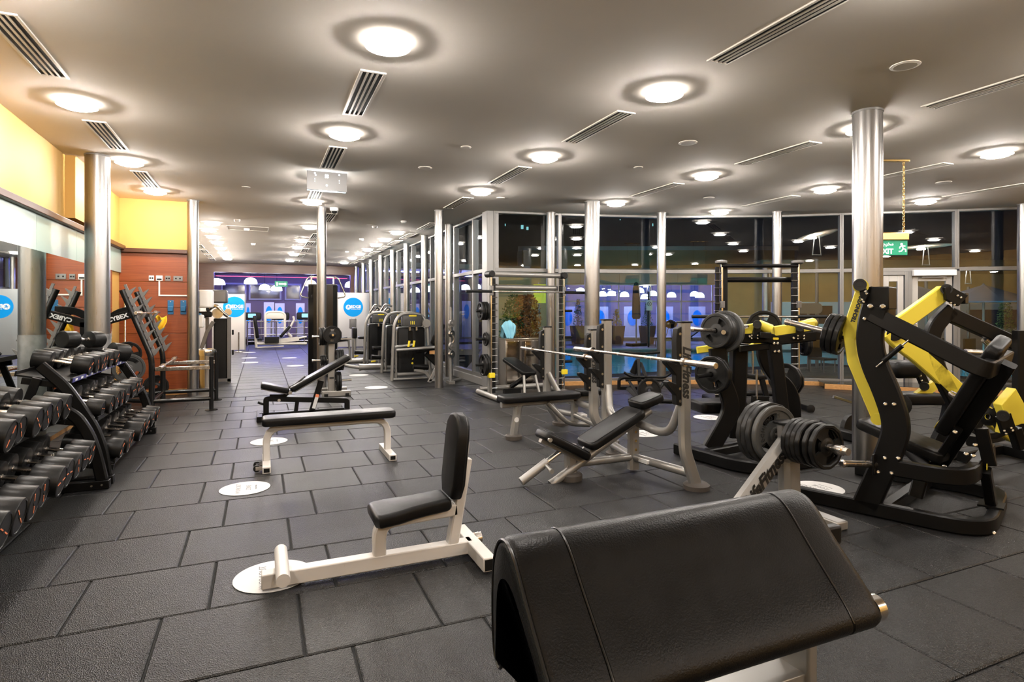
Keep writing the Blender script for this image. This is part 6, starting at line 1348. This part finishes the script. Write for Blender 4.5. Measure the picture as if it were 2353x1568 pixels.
for i, u in enumerate((-.35, .75, 1.75)):
    v = 26.6; t = thing('treadmill', '%s treadmill behind the railing of the far studio' % ['left', 'middle', 'right'][i], 'treadmill', (u, v, 0), 'treadmills in the studio')
    m = MB(); m.bb(u - .38, u + .38, v, v + 1.7, .02, .24); obj('deck', m, M['plastic'], t, bevel=.03)
    for s in (-1, 1): m = MB(); m.tube([V3(u + s * .36, v + .15, .2), V3(u + s * .34, v + .05, 1.05), V3(u + s * .34, v + .6, 1.0)], .03, 10, fil=.1); obj('handrail', m, M['silver'], t)
    m = MB(); m.pad((u, v + .02, 1.18), X3, Z3, Y3, rrect(.72, .32, .08), .12, .03); cs = obj('console', m, M['plastic'], t)
    m = MB(); m.slab((u, v - .045, 1.2), X3, Z3, Y3, rrect(.3, .16, .02), .008); obj('screen', m, mat('treadmill_screen', (.1, .3, .4), .3, emit=(.3, .7, .9), es=.8), cs)
t = thing('railing', 'horizontal steel railing across the opening of the far studio', 'railing', (1.0, 25.4, 0))
for z in (.18, .45, .72, .98): m = MB(); m.cyl((-.5, 25.4, z), (2.7, 25.4, z), .022, 10); obj('rail', m, M['chrome'], t)
for u in (-.5, .56, 1.63, 2.7): m = MB(); m.cyl((u, 25.4, 0), (u, 25.4, 1.0), .03, 10); obj('baluster', m, M['chrome'], t)
# ================================================================ ceiling fittings
t = thing('dome_camera', 'white dome security camera on the ceiling beside the hall column', 'security camera', (1.22, 11.0, CE))
m = MB(); m.lathe((1.22, 11.0, CE), (0, 0, -1), [(0, .075), (.05, .075), (.06, .06)], 24); obj('housing', m, M['white'], t)
m = MB(); m.lathe((1.22, 11.0, CE - .06), (0, 0, -1), [(0, .052), (.02, .05), (.04, .035), (.05, .001)], 20); obj('dome', m, M['black_gloss'], t)
t = thing('sign_box', 'metal backed light box hanging below the ceiling in the middle row', 'light box', (.80, 8.12, CE))
m = MB(); m.bb(.55, 1.06, 8.08, 8.10, CE - .27, CE - .02); pl_ = obj('back_plate', m, mat('satin_plate', (.22, .22, .225), .4, metal=.3), t, bevel=.003)
m = MB()
for du, dz, r in ((0, -.08, .013), (-.012, -.068, .013), (.012, -.068, .013), (-.012, -.092, .013), (.012, -.092, .013), (0, -.20, .013), (-.15, -.05, .011), (-.14, -.075, .010), (.16, -.05, .011), (-.15, -.12, .004), (-.15, -.14, .004), (-.15, -.16, .004), (.16, -.12, .004), (.16, -.14, .004), (.16, -.16, .004)): m.lathe((.80 + du, 8.0795, CE + dz), (0, -1, 0), [(0, r), (.002, r)], 10)
LB = mat('light_box_glow', (1, 1, 1), .5, emit=(.8, .95, 1), es=2.5)
o_ = obj('light_hole', m, LB, pl_); o_['kind'] = 'stuff'
m = MB(); m.bb(.56, 1.05, 8.10, 8.16, CE - .27, CE - .02); obj('diffuser', m, mat('light_box_diffuser', (1, 1, 1), .5, emit=(.75, .93, 1), es=2.2), t)
m = MB(); m.bb(.70, .93, 8.075, 8.10, CE - .285, CE - .27); obj('lower_slot', m, LB, t)
for i, (u, v, r) in enumerate([(1.965, 7.43, .09), (2.14, 6.3, .06), (4.34, 5.16, .10), (4.5, 6.31, .06), (4.48, 2.88, .10), (9.1, 5.3, .10), (6.8, 7.57, .09), (-.21, 9.66, .06), (3.64, 8.94, .07), (2.2, 12.9, .09)]):
    big = r > .08
    t = thing('ceiling_speaker' if big else 'sprinkler_cover', '%s flush %s in the ceiling' % (od[i] if i < 10 else 'last', 'round speaker grille' if big else 'small round cover plate'), 'speaker' if big else 'cover plate', (u, v, CE), 'flush ceiling discs')
    m = MB(); m.lathe((u, v, CE), (0, 0, -1), [(0, r), (.004, r), (.007, r - .008)], 28); obj('rim', m, M['ceiling'], t)
    m = MB(); m.lathe((u, v, CE - .006), (0, 0, -1), [(0, r * .8), (.002, r * .78)], 24); obj('grille', m, M['vent'], t)
for i, (u, v) in enumerate([(2.3, 13.0), (2.73, 12.05), (2.4, 15.5), (-.3, 14.6), (-.2, 17.8), (2.5, 19.0), (-.45, 13.2)]):
    t = thing('smoke_detector', '%s smoke detector on the far hall ceiling' % od[i], 'smoke detector', (u, v, CE), 'hall smoke detectors')
    m = MB(); m.lathe((u, v, CE), (0, 0, -1), [(0, .06), (.02, .06), (.05, .045), (.055, .001)], 20); obj('body', m, M['white'], t)
    m = MB(); m.lathe((u, v, CE - .03), (0, 0, -1), [(0, .054), (.006, .054)], 20); obj('vent_band', m, M['plastic'], t)
# hatch outline in the hall ceiling
m = MB(); m.bar([V3(-.7, 14.2, CE - .004), V3(.15, 14.2, CE - .004), V3(.15, 14.9, CE - .004), V3(-.7, 14.9, CE - .004)], .015, .006, (0, 0, 1), loop=True); tag(obj('access_hatch', m, M['vent']), 'thin framed access hatch in the hall ceiling', 'ceiling hatch')
# ---- green exit sign on chains beside the thick column
c = D(2045, 570, 7.2); e = W(1, 0, 0).normalized(); nn = W(0, -1, 0).normalized()
t = thing('exit_sign', 'green exit sign hanging on brass chains beside the thick column', 'exit sign', tuple(c))
R6 = Matrix((e, -nn, Z3)).transposed()
m = MB(); m.box(c, (.42, .02, .18), R6); sf = obj('sign_face', m, M['green_sign'], t, bevel=.003)
m = MB(); m.box(c + V3(0, 0, .14), (.44, .07, .10), R6); obj('lamp_housing', m, M['brass'], t, bevel=.012)
text('lettering', 'EXIT', .085, c + nn * .012 + e * -.055 + V3(0, 0, -.045), e, Z3, M['sign_white'], sf, bold=.003)
fn = None
text('lettering', '\uFEA0\uFEAE\uFEA8\uFEE3', .062, c + nn * .012 + e * -.03 + V3(0, 0, .048), e, Z3, M['sign_white'], sf, bold=.001)
m = MB(); q = c + nn * .013 + e * .145
m.lathe(q + e * -.012 + V3(0, 0, .045), nn, [(0, .015), (.004, .015)], 14)
for a, b in (((-.005, .03), (.01, -.01)), ((.0, .025), (.035, .02)), ((.0, .028), (-.03, .012)), ((-.03, .012), (-.035, -.008)), ((.01, -.01), (.04, -.02)), ((.04, -.02), (.04, -.05)), ((.01, -.01), (-.01, -.04)), ((-.01, -.04), (-.045, -.045))): m.bar([q + e * a[0] + V3(0, 0, a[1]), q + e * b[0] + V3(0, 0, b[1])], .014, .004, nn)
obj('running_figure', m, M['sign_white'], sf)
for s in (-.15, .17):
    ch_ = thing
    m = MB(); z = c.z + .19; k = 0
    while z < CE - .02:
        a = c + e * s; a = V3(a.x, a.y, z); dirx = e if k % 2 else nn
        m.tube([a + dirx * .012 * math.cos(th) + V3(0, 0, .022 * math.sin(th)) for th in [i * math.pi / 4 for i in range(8)]], .004, 5, loop=True); z += .034; k += 1
    obj('chain', m, M['brass'], t)
m = MB(); m.box(V3(c.x, c.y, CE - .012), (.46, .06, .024), R6); obj('ceiling_plate', m, M['brass'], t, bevel=.004)
# door closer over the right door leaf
a = pd1.lerp(pd2, .42); b = pd1.lerp(pd2, .96); e = (b - a).normalized(); nn = V3(e.y, -e.x, 0)
t = thing('door_closer', 'white automatic door closer box above the right door leaf', 'door closer', tuple((a + b) / 2 + nn * .1 + V3(0, 0, 2.1)))
m = MB(); m.box((a + b) / 2 + nn * .12 + V3(0, 0, 2.13), ((b - a).length, .10, .11), Matrix((e, -nn, Z3)).transposed()); obj('housing', m, M['white'], t, bevel=.01)
m = MB(); m.box((a + b) / 2 + nn * .12 + V3(0, 0, 2.05), ((b - a).length * .6, .03, .02), Matrix((e, -nn, Z3)).transposed()); obj('slide_arm', m, M['alu'], t)
# ================================================================ OUTSIDE: pool terrace at night
mb = MB()
o_ = [W(-.2, 11.7, 0), W(14, 10.2, 0), W(26, 13, 0), W(26, 45, 0), W(-1.2, 45, 0), W(-1.0, 13.0, 0)]
def ring(X0, X1, Y0, Y1, z): return [W(X0, Y0, z), W(X1, Y0, z), W(X1, Y1, z), W(X0, Y1, z)]
# deck in pieces around the pool
deck = mat('terrace_stone', (.20, .17, .15), .5, var=.15, vscale=2)
PX0, PX1, PY0, PY1 = .0, 12.5, 13.0, 22.8
mb = MB()
for X0, X1, Y0, Y1 in ((-6, 30, 22.8, 60), (12.5, 30, 9.6, 22.8), (-1.2, 12.5, 11.4, 13.0), (-1.2, 0, 13.0, 22.8)): mb.prism(ring(X0, X1, Y0, Y1, -.32), (0, 0, .22))
struct('ground_terrace', mb, deck)
mb = MB(); mb.bar([p + V3(0, 0, .0) for p in ring(PX0, PX1, PY0, PY1, -.08)], .35, .05, (0, 0, 1), loop=True); struct('trim_8', mb, mat('pool_coping', (.35, .36, .38), .5))
mb = MB(); mb.prism(ring(PX0, PX1, PY0, PY1, -1.6), (0, 0, .1))
for X0, X1, Y0, Y1 in ((PX0 - .2, PX0, PY0, PY1), (PX1, PX1 + .2, PY0, PY1), (PX0, PX1, PY0 - .2, PY0), (PX0, PX1, PY1, PY1 + .2)): mb.prism(ring(X0, X1, Y0, Y1, -1.6), (0, 0, 1.4))
struct('ground_pool_basin', mb, mat('pool_tile', (.05, .42, .50), .4))
def water():
    m = bpy.data.materials.new('pool_water'); m.use_nodes = True; nt = m.node_tree; N = nt.nodes; L_ = nt.links; N.remove(N['Principled BSDF']); out = N['Material Output']
    tr = N.new('ShaderNodeBsdfTransparent'); tr.inputs[0].default_value = (.75, .95, .97, 1); g = N.new('ShaderNodeBsdfGlossy'); g.inputs['Roughness'].default_value = .03
    fr = N.new('ShaderNodeFresnel'); fr.inputs[0].default_value = 1.33; mx = N.new('ShaderNodeMixShader')
    tc = N.new('ShaderNodeTexCoord'); no = N.new('ShaderNodeTexNoise'); no.inputs['Scale'].default_value = 2.2; no.inputs['Detail'].default_value = 2; bp = N.new('ShaderNodeBump'); bp.inputs['Strength'].default_value = .12; bp.inputs['Distance'].default_value = .04
    L_.new(tc.outputs['Object'], no.inputs['Vector']); L_.new(no.outputs['Fac'], bp.inputs['Height']); L_.new(bp.outputs[0], g.inputs['Normal']); L_.new(bp.outputs[0], fr.inputs['Normal'])
    L_.new(fr.outputs[0], mx.inputs[0]); L_.new(tr.outputs[0], mx.inputs[1]); L_.new(g.outputs[0], mx.inputs[2]); L_.new(mx.outputs[0], out.inputs[0]); return m
mb = MB(); mb.add(ring(PX0, PX1, PY0, PY1, -.16), [(0, 1, 2, 3)])
wt = obj('pool_water', mb, water()); tag(wt, 'still teal swimming pool water beyond the window', 'pool water'); wt['kind'] = 'stuff'
PLM = mat('pool_lamp', (1, 1, 1), .5, emit=(.25, .85, 1), es=420)
for i, (X, Y) in enumerate([(1.5, 13.2), (3.5, 13.2), (5.5, 13.2), (7.5, 13.2), (9.5, 13.2), (11.5, 13.2)]):
    p = W(X, Y, -.75); t = thing('pool_lamp', '%s round underwater lamp along the near pool edge' % od[i], 'pool light', tuple(p), 'underwater pool lamps')
    n_ = W(0, 1, 0); m = MB(); m.lathe(p, n_, [(0, .12), (.03, .12), (.04, .08)], 16); obj('lens', m, PLM, t)
    m = MB(); m.lathe(p, n_, [(0, .15), (.015, .15)], 16); obj('rim', m, M['alu'], t)
# ---- building across the pool, camera-facing glazed front
YF = 29.0
M['blue_tube2'] = mat('bright_blue_tube', (.2, .25, 1), .5, emit=(.20, .24, 1), es=190)
far = lambda X, z, Y=YF: W(X, Y, z)
stone = mat('sandstone_wall', (.40, .30, .15), .8, var=.12, vscale=1.5)
R7 = Matrix((W(1, 0, 0), W(0, 1, 0), Z3)).transposed()
def fbox(m, X0, X1, Y0, Y1, z0, z1): m.box(W((X0 + X1) / 2, (Y0 + Y1) / 2, (z0 + z1) / 2), (X1 - X0, Y1 - Y0, z1 - z0), R7)
t = thing('pool_building', 'glazed building with blue lit rooms across the pool', 'building', tuple(W(8, YF, 0)))
m = MB(); fbox(m, .5, 14, YF - .1, YF + .3, 2.72, 4.4); up_ = obj('upper_wall', m, stone, t)
for k in range(14):
    m = MB(); fbox(m, .5 + k * .965, .5 + k * .965 + .95, YF - .13, YF - .1, 2.74, 3.5); obj('fascia_panel', m, mat('pale_fascia', (.46, .44, .38), .5) if k == 0 else bpy.data.materials['pale_fascia'], up_)
m = MB(); fbox(m, .5, 14, YF + 6, YF + 6.2, 0, 4.4); fbox(m, .3, .5, YF, YF + 6.2, 0, 4.4); fbox(m, 14, 14.2, YF, YF + 6.2, 0, 4.4); obj('back_wall', m, mat('room_wall', (.30, .30, .36), .7), t)
m = MB(); fbox(m, .3, 14.2, YF - .1, YF + 6.2, 4.4, 4.6); fbox(m, .5, 14, YF + .3, YF + 6, 2.95, 3.05); obj('roof', m, M['grey_wall'], t)
m = MB(); fbox(m, .5, 14, YF, YF + 6, -.1, 0); obj('room_floor', m, M['grey_wall'], t)
wm2 = mat('white_mullion', (.6, .6, .6), .4)
for k in range(9):
    X = 2.2 + k * 1.55; m = MB(); fbox(m, X - .03, X + .03, YF - .05, YF + .05, 0, 2.72); obj('mullion', m, wm2, t)
for z in (0.04, 1.86, 2.70): m = MB(); fbox(m, .5, 14, YF - .05, YF + .05, z - .035, z + .035); obj('transom', m, wm2, t)
for k in range(8):
    X = 2.2 + k * 1.55
    for a, b in ((.08, 1.82), (1.9, 2.66)): m = MB(); fbox(m, X + .03, X + 1.52, YF - .008, YF + .008, a, b); obj('glass_pane', m, M['glass'], t)
for k in range(6):
    X = 3.0 + k * 1.75; dd = YF + 2.5
    s = thing('lobby_screen', '%s blue lit screen with an oval in the room across the pool' % od[k], 'partition', tuple(W(X, dd, 0)), 'screens across the pool')
    m = MB(); fbox(m, X - .45, X + .45, dd, dd + .06, 0, 1.62); obj('panel', m, pp_, s)
    m = MB(); m.slab(W(X, dd - .01, 1.0), W(1, 0, 0), Z3, W(0, 1, 0), circ(.26, 24, .42), .012); obj('oval', m, M['cyan'], s)
for k in range(4):
    X = 2.6 + k * 3.0; c = W(X + .9, YF + 1.6, 2.85)
    s = thing('blue_tube_light', '%s blue tube light in the room across the pool' % od[k], 'tube light', tuple(c), 'blue tubes across the pool')
    m = MB(); m.cyl(W(X, YF + 1.6, 2.85), W(X + 1.8, YF + 1.6, 2.85), .03, 8); obj('tube', m, M['blue_tube2'], s)
    m = MB(); fbox(m, X - .05, X + 1.85, YF + 1.56, YF + 1.64, 2.88, 2.95); obj('batten', m, M['white'], s)
for i, (x, y) in enumerate([(1334, 668), (1384, 676), (1405, 675), (1435, 677), (1470, 668), (1482, 682), (1500, 675), (1543, 678), (1596, 676), (1608, 679)]):
    p = D(x, y, YF + 1.2 + .4 * (i % 3)); pendant((p.x, p.y, p.z - .12), '%s dome pendant from the left across the pool' % (od[i]), 1.15)
# terrace wall lamps with white disc reflectors
M['reflector'] = mat('lamp_reflector', (.8, .6, .45), .5)
M['spot'] = mat('spot_glow', (1, 1, 1), .4, emit=(1, .92, .8), es=110)
for i, (x, y, d, r, lbl) in enumerate([(1877, 540, 14.5, .48, 'lamp post with tilted round reflector above the exit doors'), (2128, 566, 15.5, .60, 'lamp post with flat disc reflector right of the exit sign'), (2225, 615, 18, .48, 'lower lamp post disc at the right of the terrace'), (1492, 655, 25.2, .52, 'bright lamp post across the pool near the sign')]):
    c = D(x, y, d); t = thing('terrace_lamp', lbl, 'lamp post', (c.x, c.y, -.1))
    nrm = V3(.12, -.22, -1) if i == 0 else V3(.02, -.03, -1)
    m = MB(); m.lathe(c, nrm, [(0, r), (.015, r), (.02, r * .9), (.012, r * .5), (.01, .01)], 32); obj('reflector', m, M['reflector'] if i != 3 else M['white'], t)
    m = MB(); m.cyl(c + V3(.15, 0, -.5), c + V3(.08, 0, -.03), .012, 8); m.cyl(c + V3(-.15, 0, -.5), c + V3(-.08, 0, -.03), .012, 8); m.cyl(V3(c.x, c.y, -.1), V3(c.x, c.y, c.z - .6), .04, 12); m.cyl(c + V3(-.16, 0, -.5), c + V3(.16, 0, -.5), .015, 8); obj('post', m, M['silver_dark'], t)
    m = MB(); q = c + V3(-r * .35, 0, -.10); m.lathe(q, (0, 0, 1), [(0, .10), (.03, .10), (.05, .05)], 16); obj('spot', m, M['spot'], t)
# ---- plants, parasols and other terrace furniture
leaf_g = mat('leaf_green', (.05, .12, .03), .6, var=.3, vscale=8); leaf_y = mat('leaf_yellow', (.35, .28, .04), .6, var=.3, vscale=8); leaf_r = mat('leaf_red', (.28, .11, .02), .6, var=.4, vscale=8)
def foliage(c, rx, rz, n, size=.06, shape='cone'):
    m = MB()
    for _ in range(n):
        b = random.random(); a = random.uniform(0, 2 * math.pi); k = (1 - b * .8) if shape == 'cone' else math.sqrt(max(.05, 1 - (2 * b - 1) ** 2)); r = rx * k * math.sqrt(random.uniform(.25, 1))
        p = Vector(c) + V3(r * math.cos(a), r * math.sin(a), rz * b); q = Vector((random.gauss(0, 1), random.gauss(0, 1), random.gauss(0, .7))).normalized(); s = q.orthogonal().normalized() * size * .4; e = q * size
        m.add([p, p + e * .5 + s, p + e, p + e * .5 - s], [(0, 1, 2, 3)])
    return m
def planter(x, y, d, h, pr, sh, lbl, lm, n=500, rx=.26):
    p = D(x, y, d); g = V3(p.x, p.y, -.1)
    t = thing('potted_shrub', lbl, 'potted plant', tuple(g))
    R = [[g + V3(a * (1 + q * .35), b * (1 + q * .35), q * h) for a, b in rrect(pr, pr, .02)] for q in (0, 1)]
    m = MB(); m.rings(R); obj('planter', m, mat('terracotta_planter', (.16, .10, .09), .6), t)
    m = MB(); m.cyl(g + V3(0, 0, h * .9), g + V3(0, 0, h + sh * .7), .02, 8); obj('stem', m, M['wood_dark'], t)
    m = foliage(g + V3(0, 0, h), rx, sh, n); obj('foliage', m, lm, t)
planter(1328, 780, 26.5, .82, .42, 1.2, 'potted shrub left of the thick sleeved column across the pool', leaf_g)
planter(1417, 780, 26.5, .82, .42, .75, 'yellowish potted shrub right of the thick sleeved column', leaf_y)
planter(1487, 780, 26.5, .82, .42, 1.0, 'potted shrub behind the no diving sign', leaf_g)
planter(2310, 780, 17.5, .3, .4, 1.6, 'conical green bush at the right of the terrace', leaf_g, 900, .38)
# tall hedge behind the steel cabinet
for i, (x, lm) in enumerate([(1180, leaf_g), (1200, leaf_r), (1217, leaf_r)]):
    p = D(x, 780, 13.6); t = thing('hedge_shrub', '%s shrub of the tall clump outside behind the steel cabinet' % ['green left', 'reddish middle', 'reddish right'][i], 'shrub', (p.x, p.y, -.1))
    m = MB(); m.cyl((p.x, p.y, -.1), (p.x, p.y, 1.4), .025, 8); obj('stem', m, M['wood_dark'], t)
    m = foliage((p.x, p.y, .0), .30, 1.78, 1500, .07, 'col'); obj('foliage', m, lm, t)
p = D(1462, 785, 25.0); t = thing('closed_parasol', 'closed dark parasol on a stand across the pool', 'parasol', (p.x, p.y, -.1))
m = MB(); m.cyl((p.x, p.y, -.1), (p.x, p.y, 2.6), .03, 10); obj('pole', m, M['silver_dark'], t)
m = MB(); m.lathe((p.x, p.y, 1.05), (0, 0, 1), [(0, .14), (.1, .19), (.8, .17), (1.3, .15), (1.55, .08), (1.6, .01)], 12); obj('canopy', m, mat('navy_canvas', (.03, .035, .05), .8), t)
m = MB(); m.box((p.x, p.y, -.04), (.75, .5, .12)); obj('base', m, M['plastic'], t)
p = D(1490, 715, 24.0); t = thing('pool_sign', 'white square no diving sign on a post across the pool', 'sign', (p.x, p.y, -.1))
m = MB(); m.cyl((p.x, p.y, -.1), (p.x, p.y, 2.2), .03, 10); obj('post', m, M['plastic'], t)
c = D(1492, 702, 23.9); m = MB(); m.box(c, (.25, .012, .42), R7); sf = obj('sign_face', m, M['white'], t, bevel=.004)
m = MB(); m.tube([c + W(.085 * math.cos(a), -.012, .06 + .085 * math.sin(a)) for a in [i * math.pi / 10 for i in range(20)]], .009, 6, loop=True); m.bar([c + W(-.05, -.012, .0), c + W(.05, -.012, .12)], .014, .006, W(0, 1, 0)); m.bar([c + W(-.05, -.012, .12), c + W(.05, -.012, .0)], .014, .006, W(0, 1, 0)); obj('ban_symbol', m, M['ink'], sf)
p = D(1541, 782, 25.5); t = thing('kettle_grill', 'black kettle grill on legs across the pool', 'grill', (p.x, p.y, -.1))
m = MB(); m.lathe((p.x, p.y, .62), (0, 0, 1), [(0, .05), (.08, .22), (.2, .30), (.32, .22), (.4, .03)], 20); obj('bowl', m, M['black_gloss'], t)
for a in range(3): m = MB(); an = a * 2.1; m.cyl((p.x + .1 * math.cos(an), p.y + .1 * math.sin(an), .66), (p.x + .32 * math.cos(an), p.y + .32 * math.sin(an), -.1), .015, 8); obj('leg', m, M['chrome'], t)
for i, (x, d) in enumerate([(1545, 24.3), (1665, 24.5), (1790, 24.0)]):
    p = D(x, 780, d); g = V3(p.x, p.y, -.1); t = thing('sun_lounger', '%s dark sun lounger along the far pool edge' % ['left', 'middle', 'right'][i], 'sun lounger', tuple(g), 'loungers across the pool')
    m = MB(); m.box(g + V3(0, 0, .36), (1.5, .6, .06), R7); m.box(g + W(.85, 0, .55), (.55, .6, .05), Matrix((W(.8, 0, .6), W(0, 1, 0), W(-.6, 0, .8))).transposed()); obj('frame', m, M['plastic'], t)
    for a in (-.65, .65):
        for b in (-.25, .25): m = MB(); m.cyl(g + W(a, b, 0), g + W(a, b, .35), .02, 8); obj('leg', m, M['silver_dark'], t)
# ---- bar pavilion at the right of the terrace
t = thing('bar_pavilion', 'sandstone pavilion with canopy and white bar front beyond the exit doors', 'building', tuple(W(15.5, 24, 0)))
m = MB(); fbox(m, 9.5, 27, 26.0, 26.4, -.1, 3.6); obj('back_wall', m, stone, t)
m = MB(); fbox(m, 9.5, 27, 22.2, 26.4, 3.05, 3.35); obj('canopy', m, mat('canopy_taupe', (.20, .16, .11), .7), t)
m = MB(); fbox(m, 10.2, 13.6, 22.6, 23.0, -.1, 1.75); obj('bar_front', m, M['white'], t, bevel=.01)
m = MB(); fbox(m, 15.0, 21.0, 22.6, 23.0, -.1, 1.7); obj('bar_front', m, M['white'], t, bevel=.01)
for X in (9.8, 14.3, 21.5, 26): m = MB(); m.cyl(W(X, 22.5, -.1), W(X, 22.5, 3.05), .14, 16); obj('pillar', m, M['column'], t)
m = MB(); fbox(m, 11.1, 12.4, 22.57, 22.6, .9, 1.6); obj('serving_hatch', m, wm, t)
m = MB(); fbox(m, 17.6, 20.0, 22.57, 22.6, .75, 1.45); obj('screen', m, mat('bar_window', (.03, .04, .09), .2), t, bevel=.05)
m = MB(); fbox(m, 13.7, 15.0, 22.8, 22.85, -.1, 1.7); obj('perforated_screen', m, mat('maroon_screen', (.09, .02, .02), .6), t)
for i, X in enumerate((11.2, 14.5, 17.0, 19.5)):
    c = W(X, 23.6, 3.0); s = thing('canopy_downlight', '%s downlight under the bar canopy outside' % od[i], 'ceiling light', tuple(c), 'bar canopy lights')
    m = MB(); m.lathe(c, (0, 0, -1), [(-.05, .12), (.02, .12), (.03, .08)], 16); obj('lens', m, mat('bar_lamp', (1, 1, 1), .5, emit=(1, .85, .6), es=130) if i == 0 else bpy.data.materials['bar_lamp'], s)
    m = MB(); m.lathe(c, (0, 0, -1), [(-.05, .15), (.01, .15)], 16); obj('trim_ring', m, M['alu'], s)
p = D(1860, 709, 14.2); t = thing('terrace_notice', 'blank grey rounded notice board outside behind the black smith machine', 'sign', (p.x, p.y, -.1))
m = MB(); m.slab(p, W(1, 0, 0), Z3, W(0, 1, 0), rrect(.62, .26, .11), .03); obj('board', m, M['silver'], t, bevel=.005)
m = MB(); m.cyl((p.x, p.y + .03, -.1), (p.x, p.y + .03, p.z), .03, 10); obj('post', m, M['silver_dark'], t)
for i, (x, d) in enumerate([(2085, 14.5), (2260, 15.5)]):
    p = D(x, 700, d); t = thing('open_parasol', 'blue grey open parasol outside %s' % ['behind the right door leaf', 'at the right of the terrace'][i], 'parasol', (p.x, p.y, -.1))
    m = MB(); m.cyl((p.x, p.y, -.1), (p.x, p.y, 2.1), .03, 10); obj('pole', m, M['silver_dark'], t)
    m = MB(); m.lathe((p.x, p.y, 1.65), (0, 0, 1), [(0, 1.25), (.02, 1.25), (.45, .05), (.5, .01)], 8); obj('canopy', m, mat('blue_canvas', (.14, .18, .26), .8), t)
for i, (x, d) in enumerate([(1890, 13.6), (2100, 13.4), (2200, 13.6), (2250, 13.4)]):
    p = D(x, 800, d); g = V3(p.x, p.y, -.1); t = thing('terrace_chair', '%s dark terrace chair outside the exit doors' % od[i], 'chair', tuple(g), 'terrace chairs')
    m = MB(); m.box(g + V3(0, 0, .40), (.42, .42, .04)); obj('seat', m, M['plastic'], t)
    m = MB(); m.box(g + V3(0, .2, .65), (.42, .04, .45)); obj('backrest', m, M['plastic'], t)
    for a in (-.18, .18):
        for b in (-.18, .18): m = MB(); m.cyl(g + V3(a, b, 0), g + V3(a, b, .4), .015, 8); obj('leg', m, M['silver_dark'], t)
# yellow sign board behind the silver smith machine and a far tower block
p = D(1240, 675, 16.0); t = thing('yellow_board', 'yellow hanging board outside behind the silver smith machine', 'sign', (p.x, p.y, -.1))
m = MB(); m.box(p, (.34, .03, .52), R7); bd = obj('board', m, M['yellow_bright'], t, bevel=.004)
m = MB(); m.cyl((p.x, p.y + .03, -.1), (p.x, p.y + .03, p.z + .3), .03, 10); obj('post', m, M['silver_dark'], t)
text('lettering', 'EXIT', .07, p + W(-.06, -.02, .17), W(1, 0, 0), Z3, M['whiteprint'], bd, shear=.3)
t = thing('boundary_wall', 'ochre boundary wall behind the tall clump of shrubs', 'wall', tuple(W(0, 18, 0)))
m = MB(); fbox(m, -.6, 2.2, 24.0, 24.3, -.1, 3.0); obj('masonry', m, stone, t)
m = MB(); fbox(m, -.6, 2.2, 23.95, 24.35, 3.0, 3.1); obj('coping', m, M['grey_wall'], t)
t = thing('tower_block', 'distant dark tower block with a few lit windows', 'building', tuple(W(2, 95, 0)))
m = MB(); fbox(m, -8, 14, 95, 105, -.1, 30); obj('facade', m, mat('night_facade', (.01, .01, .012), .9), t)
for i, (x, y, w_, h_) in enumerate([(1161, 517, 2, 5), (1200, 522, 6, 9), (1212, 525, 5, 7), (1500, 517, 2, 6), (1425, 505, 2, 2)]):
    p = D(x, y, 94.9); m = MB(); m.box(p, (w_ * .07, .1, h_ * .07), R7); obj('lit_window', m, mat('lit_window', (.2, .5, .5), .5, emit=(.3, .75, .75), es=.8) if i == 0 else bpy.data.materials['lit_window'], t)
# faint glows need no light sampling of their own (they are still seen and reflected)
for n_ in ('lamp_added_glow_ring', 'sign_white', 'green_sign_face', 'lit_window', 'treadmill_screen', 'light_box_glow', 'acrylic_sign', 'red_tube', 'pendant_glow'):
    if n_ in bpy.data.materials: bpy.data.materials[n_].cycles.emission_sampling = 'NONE'
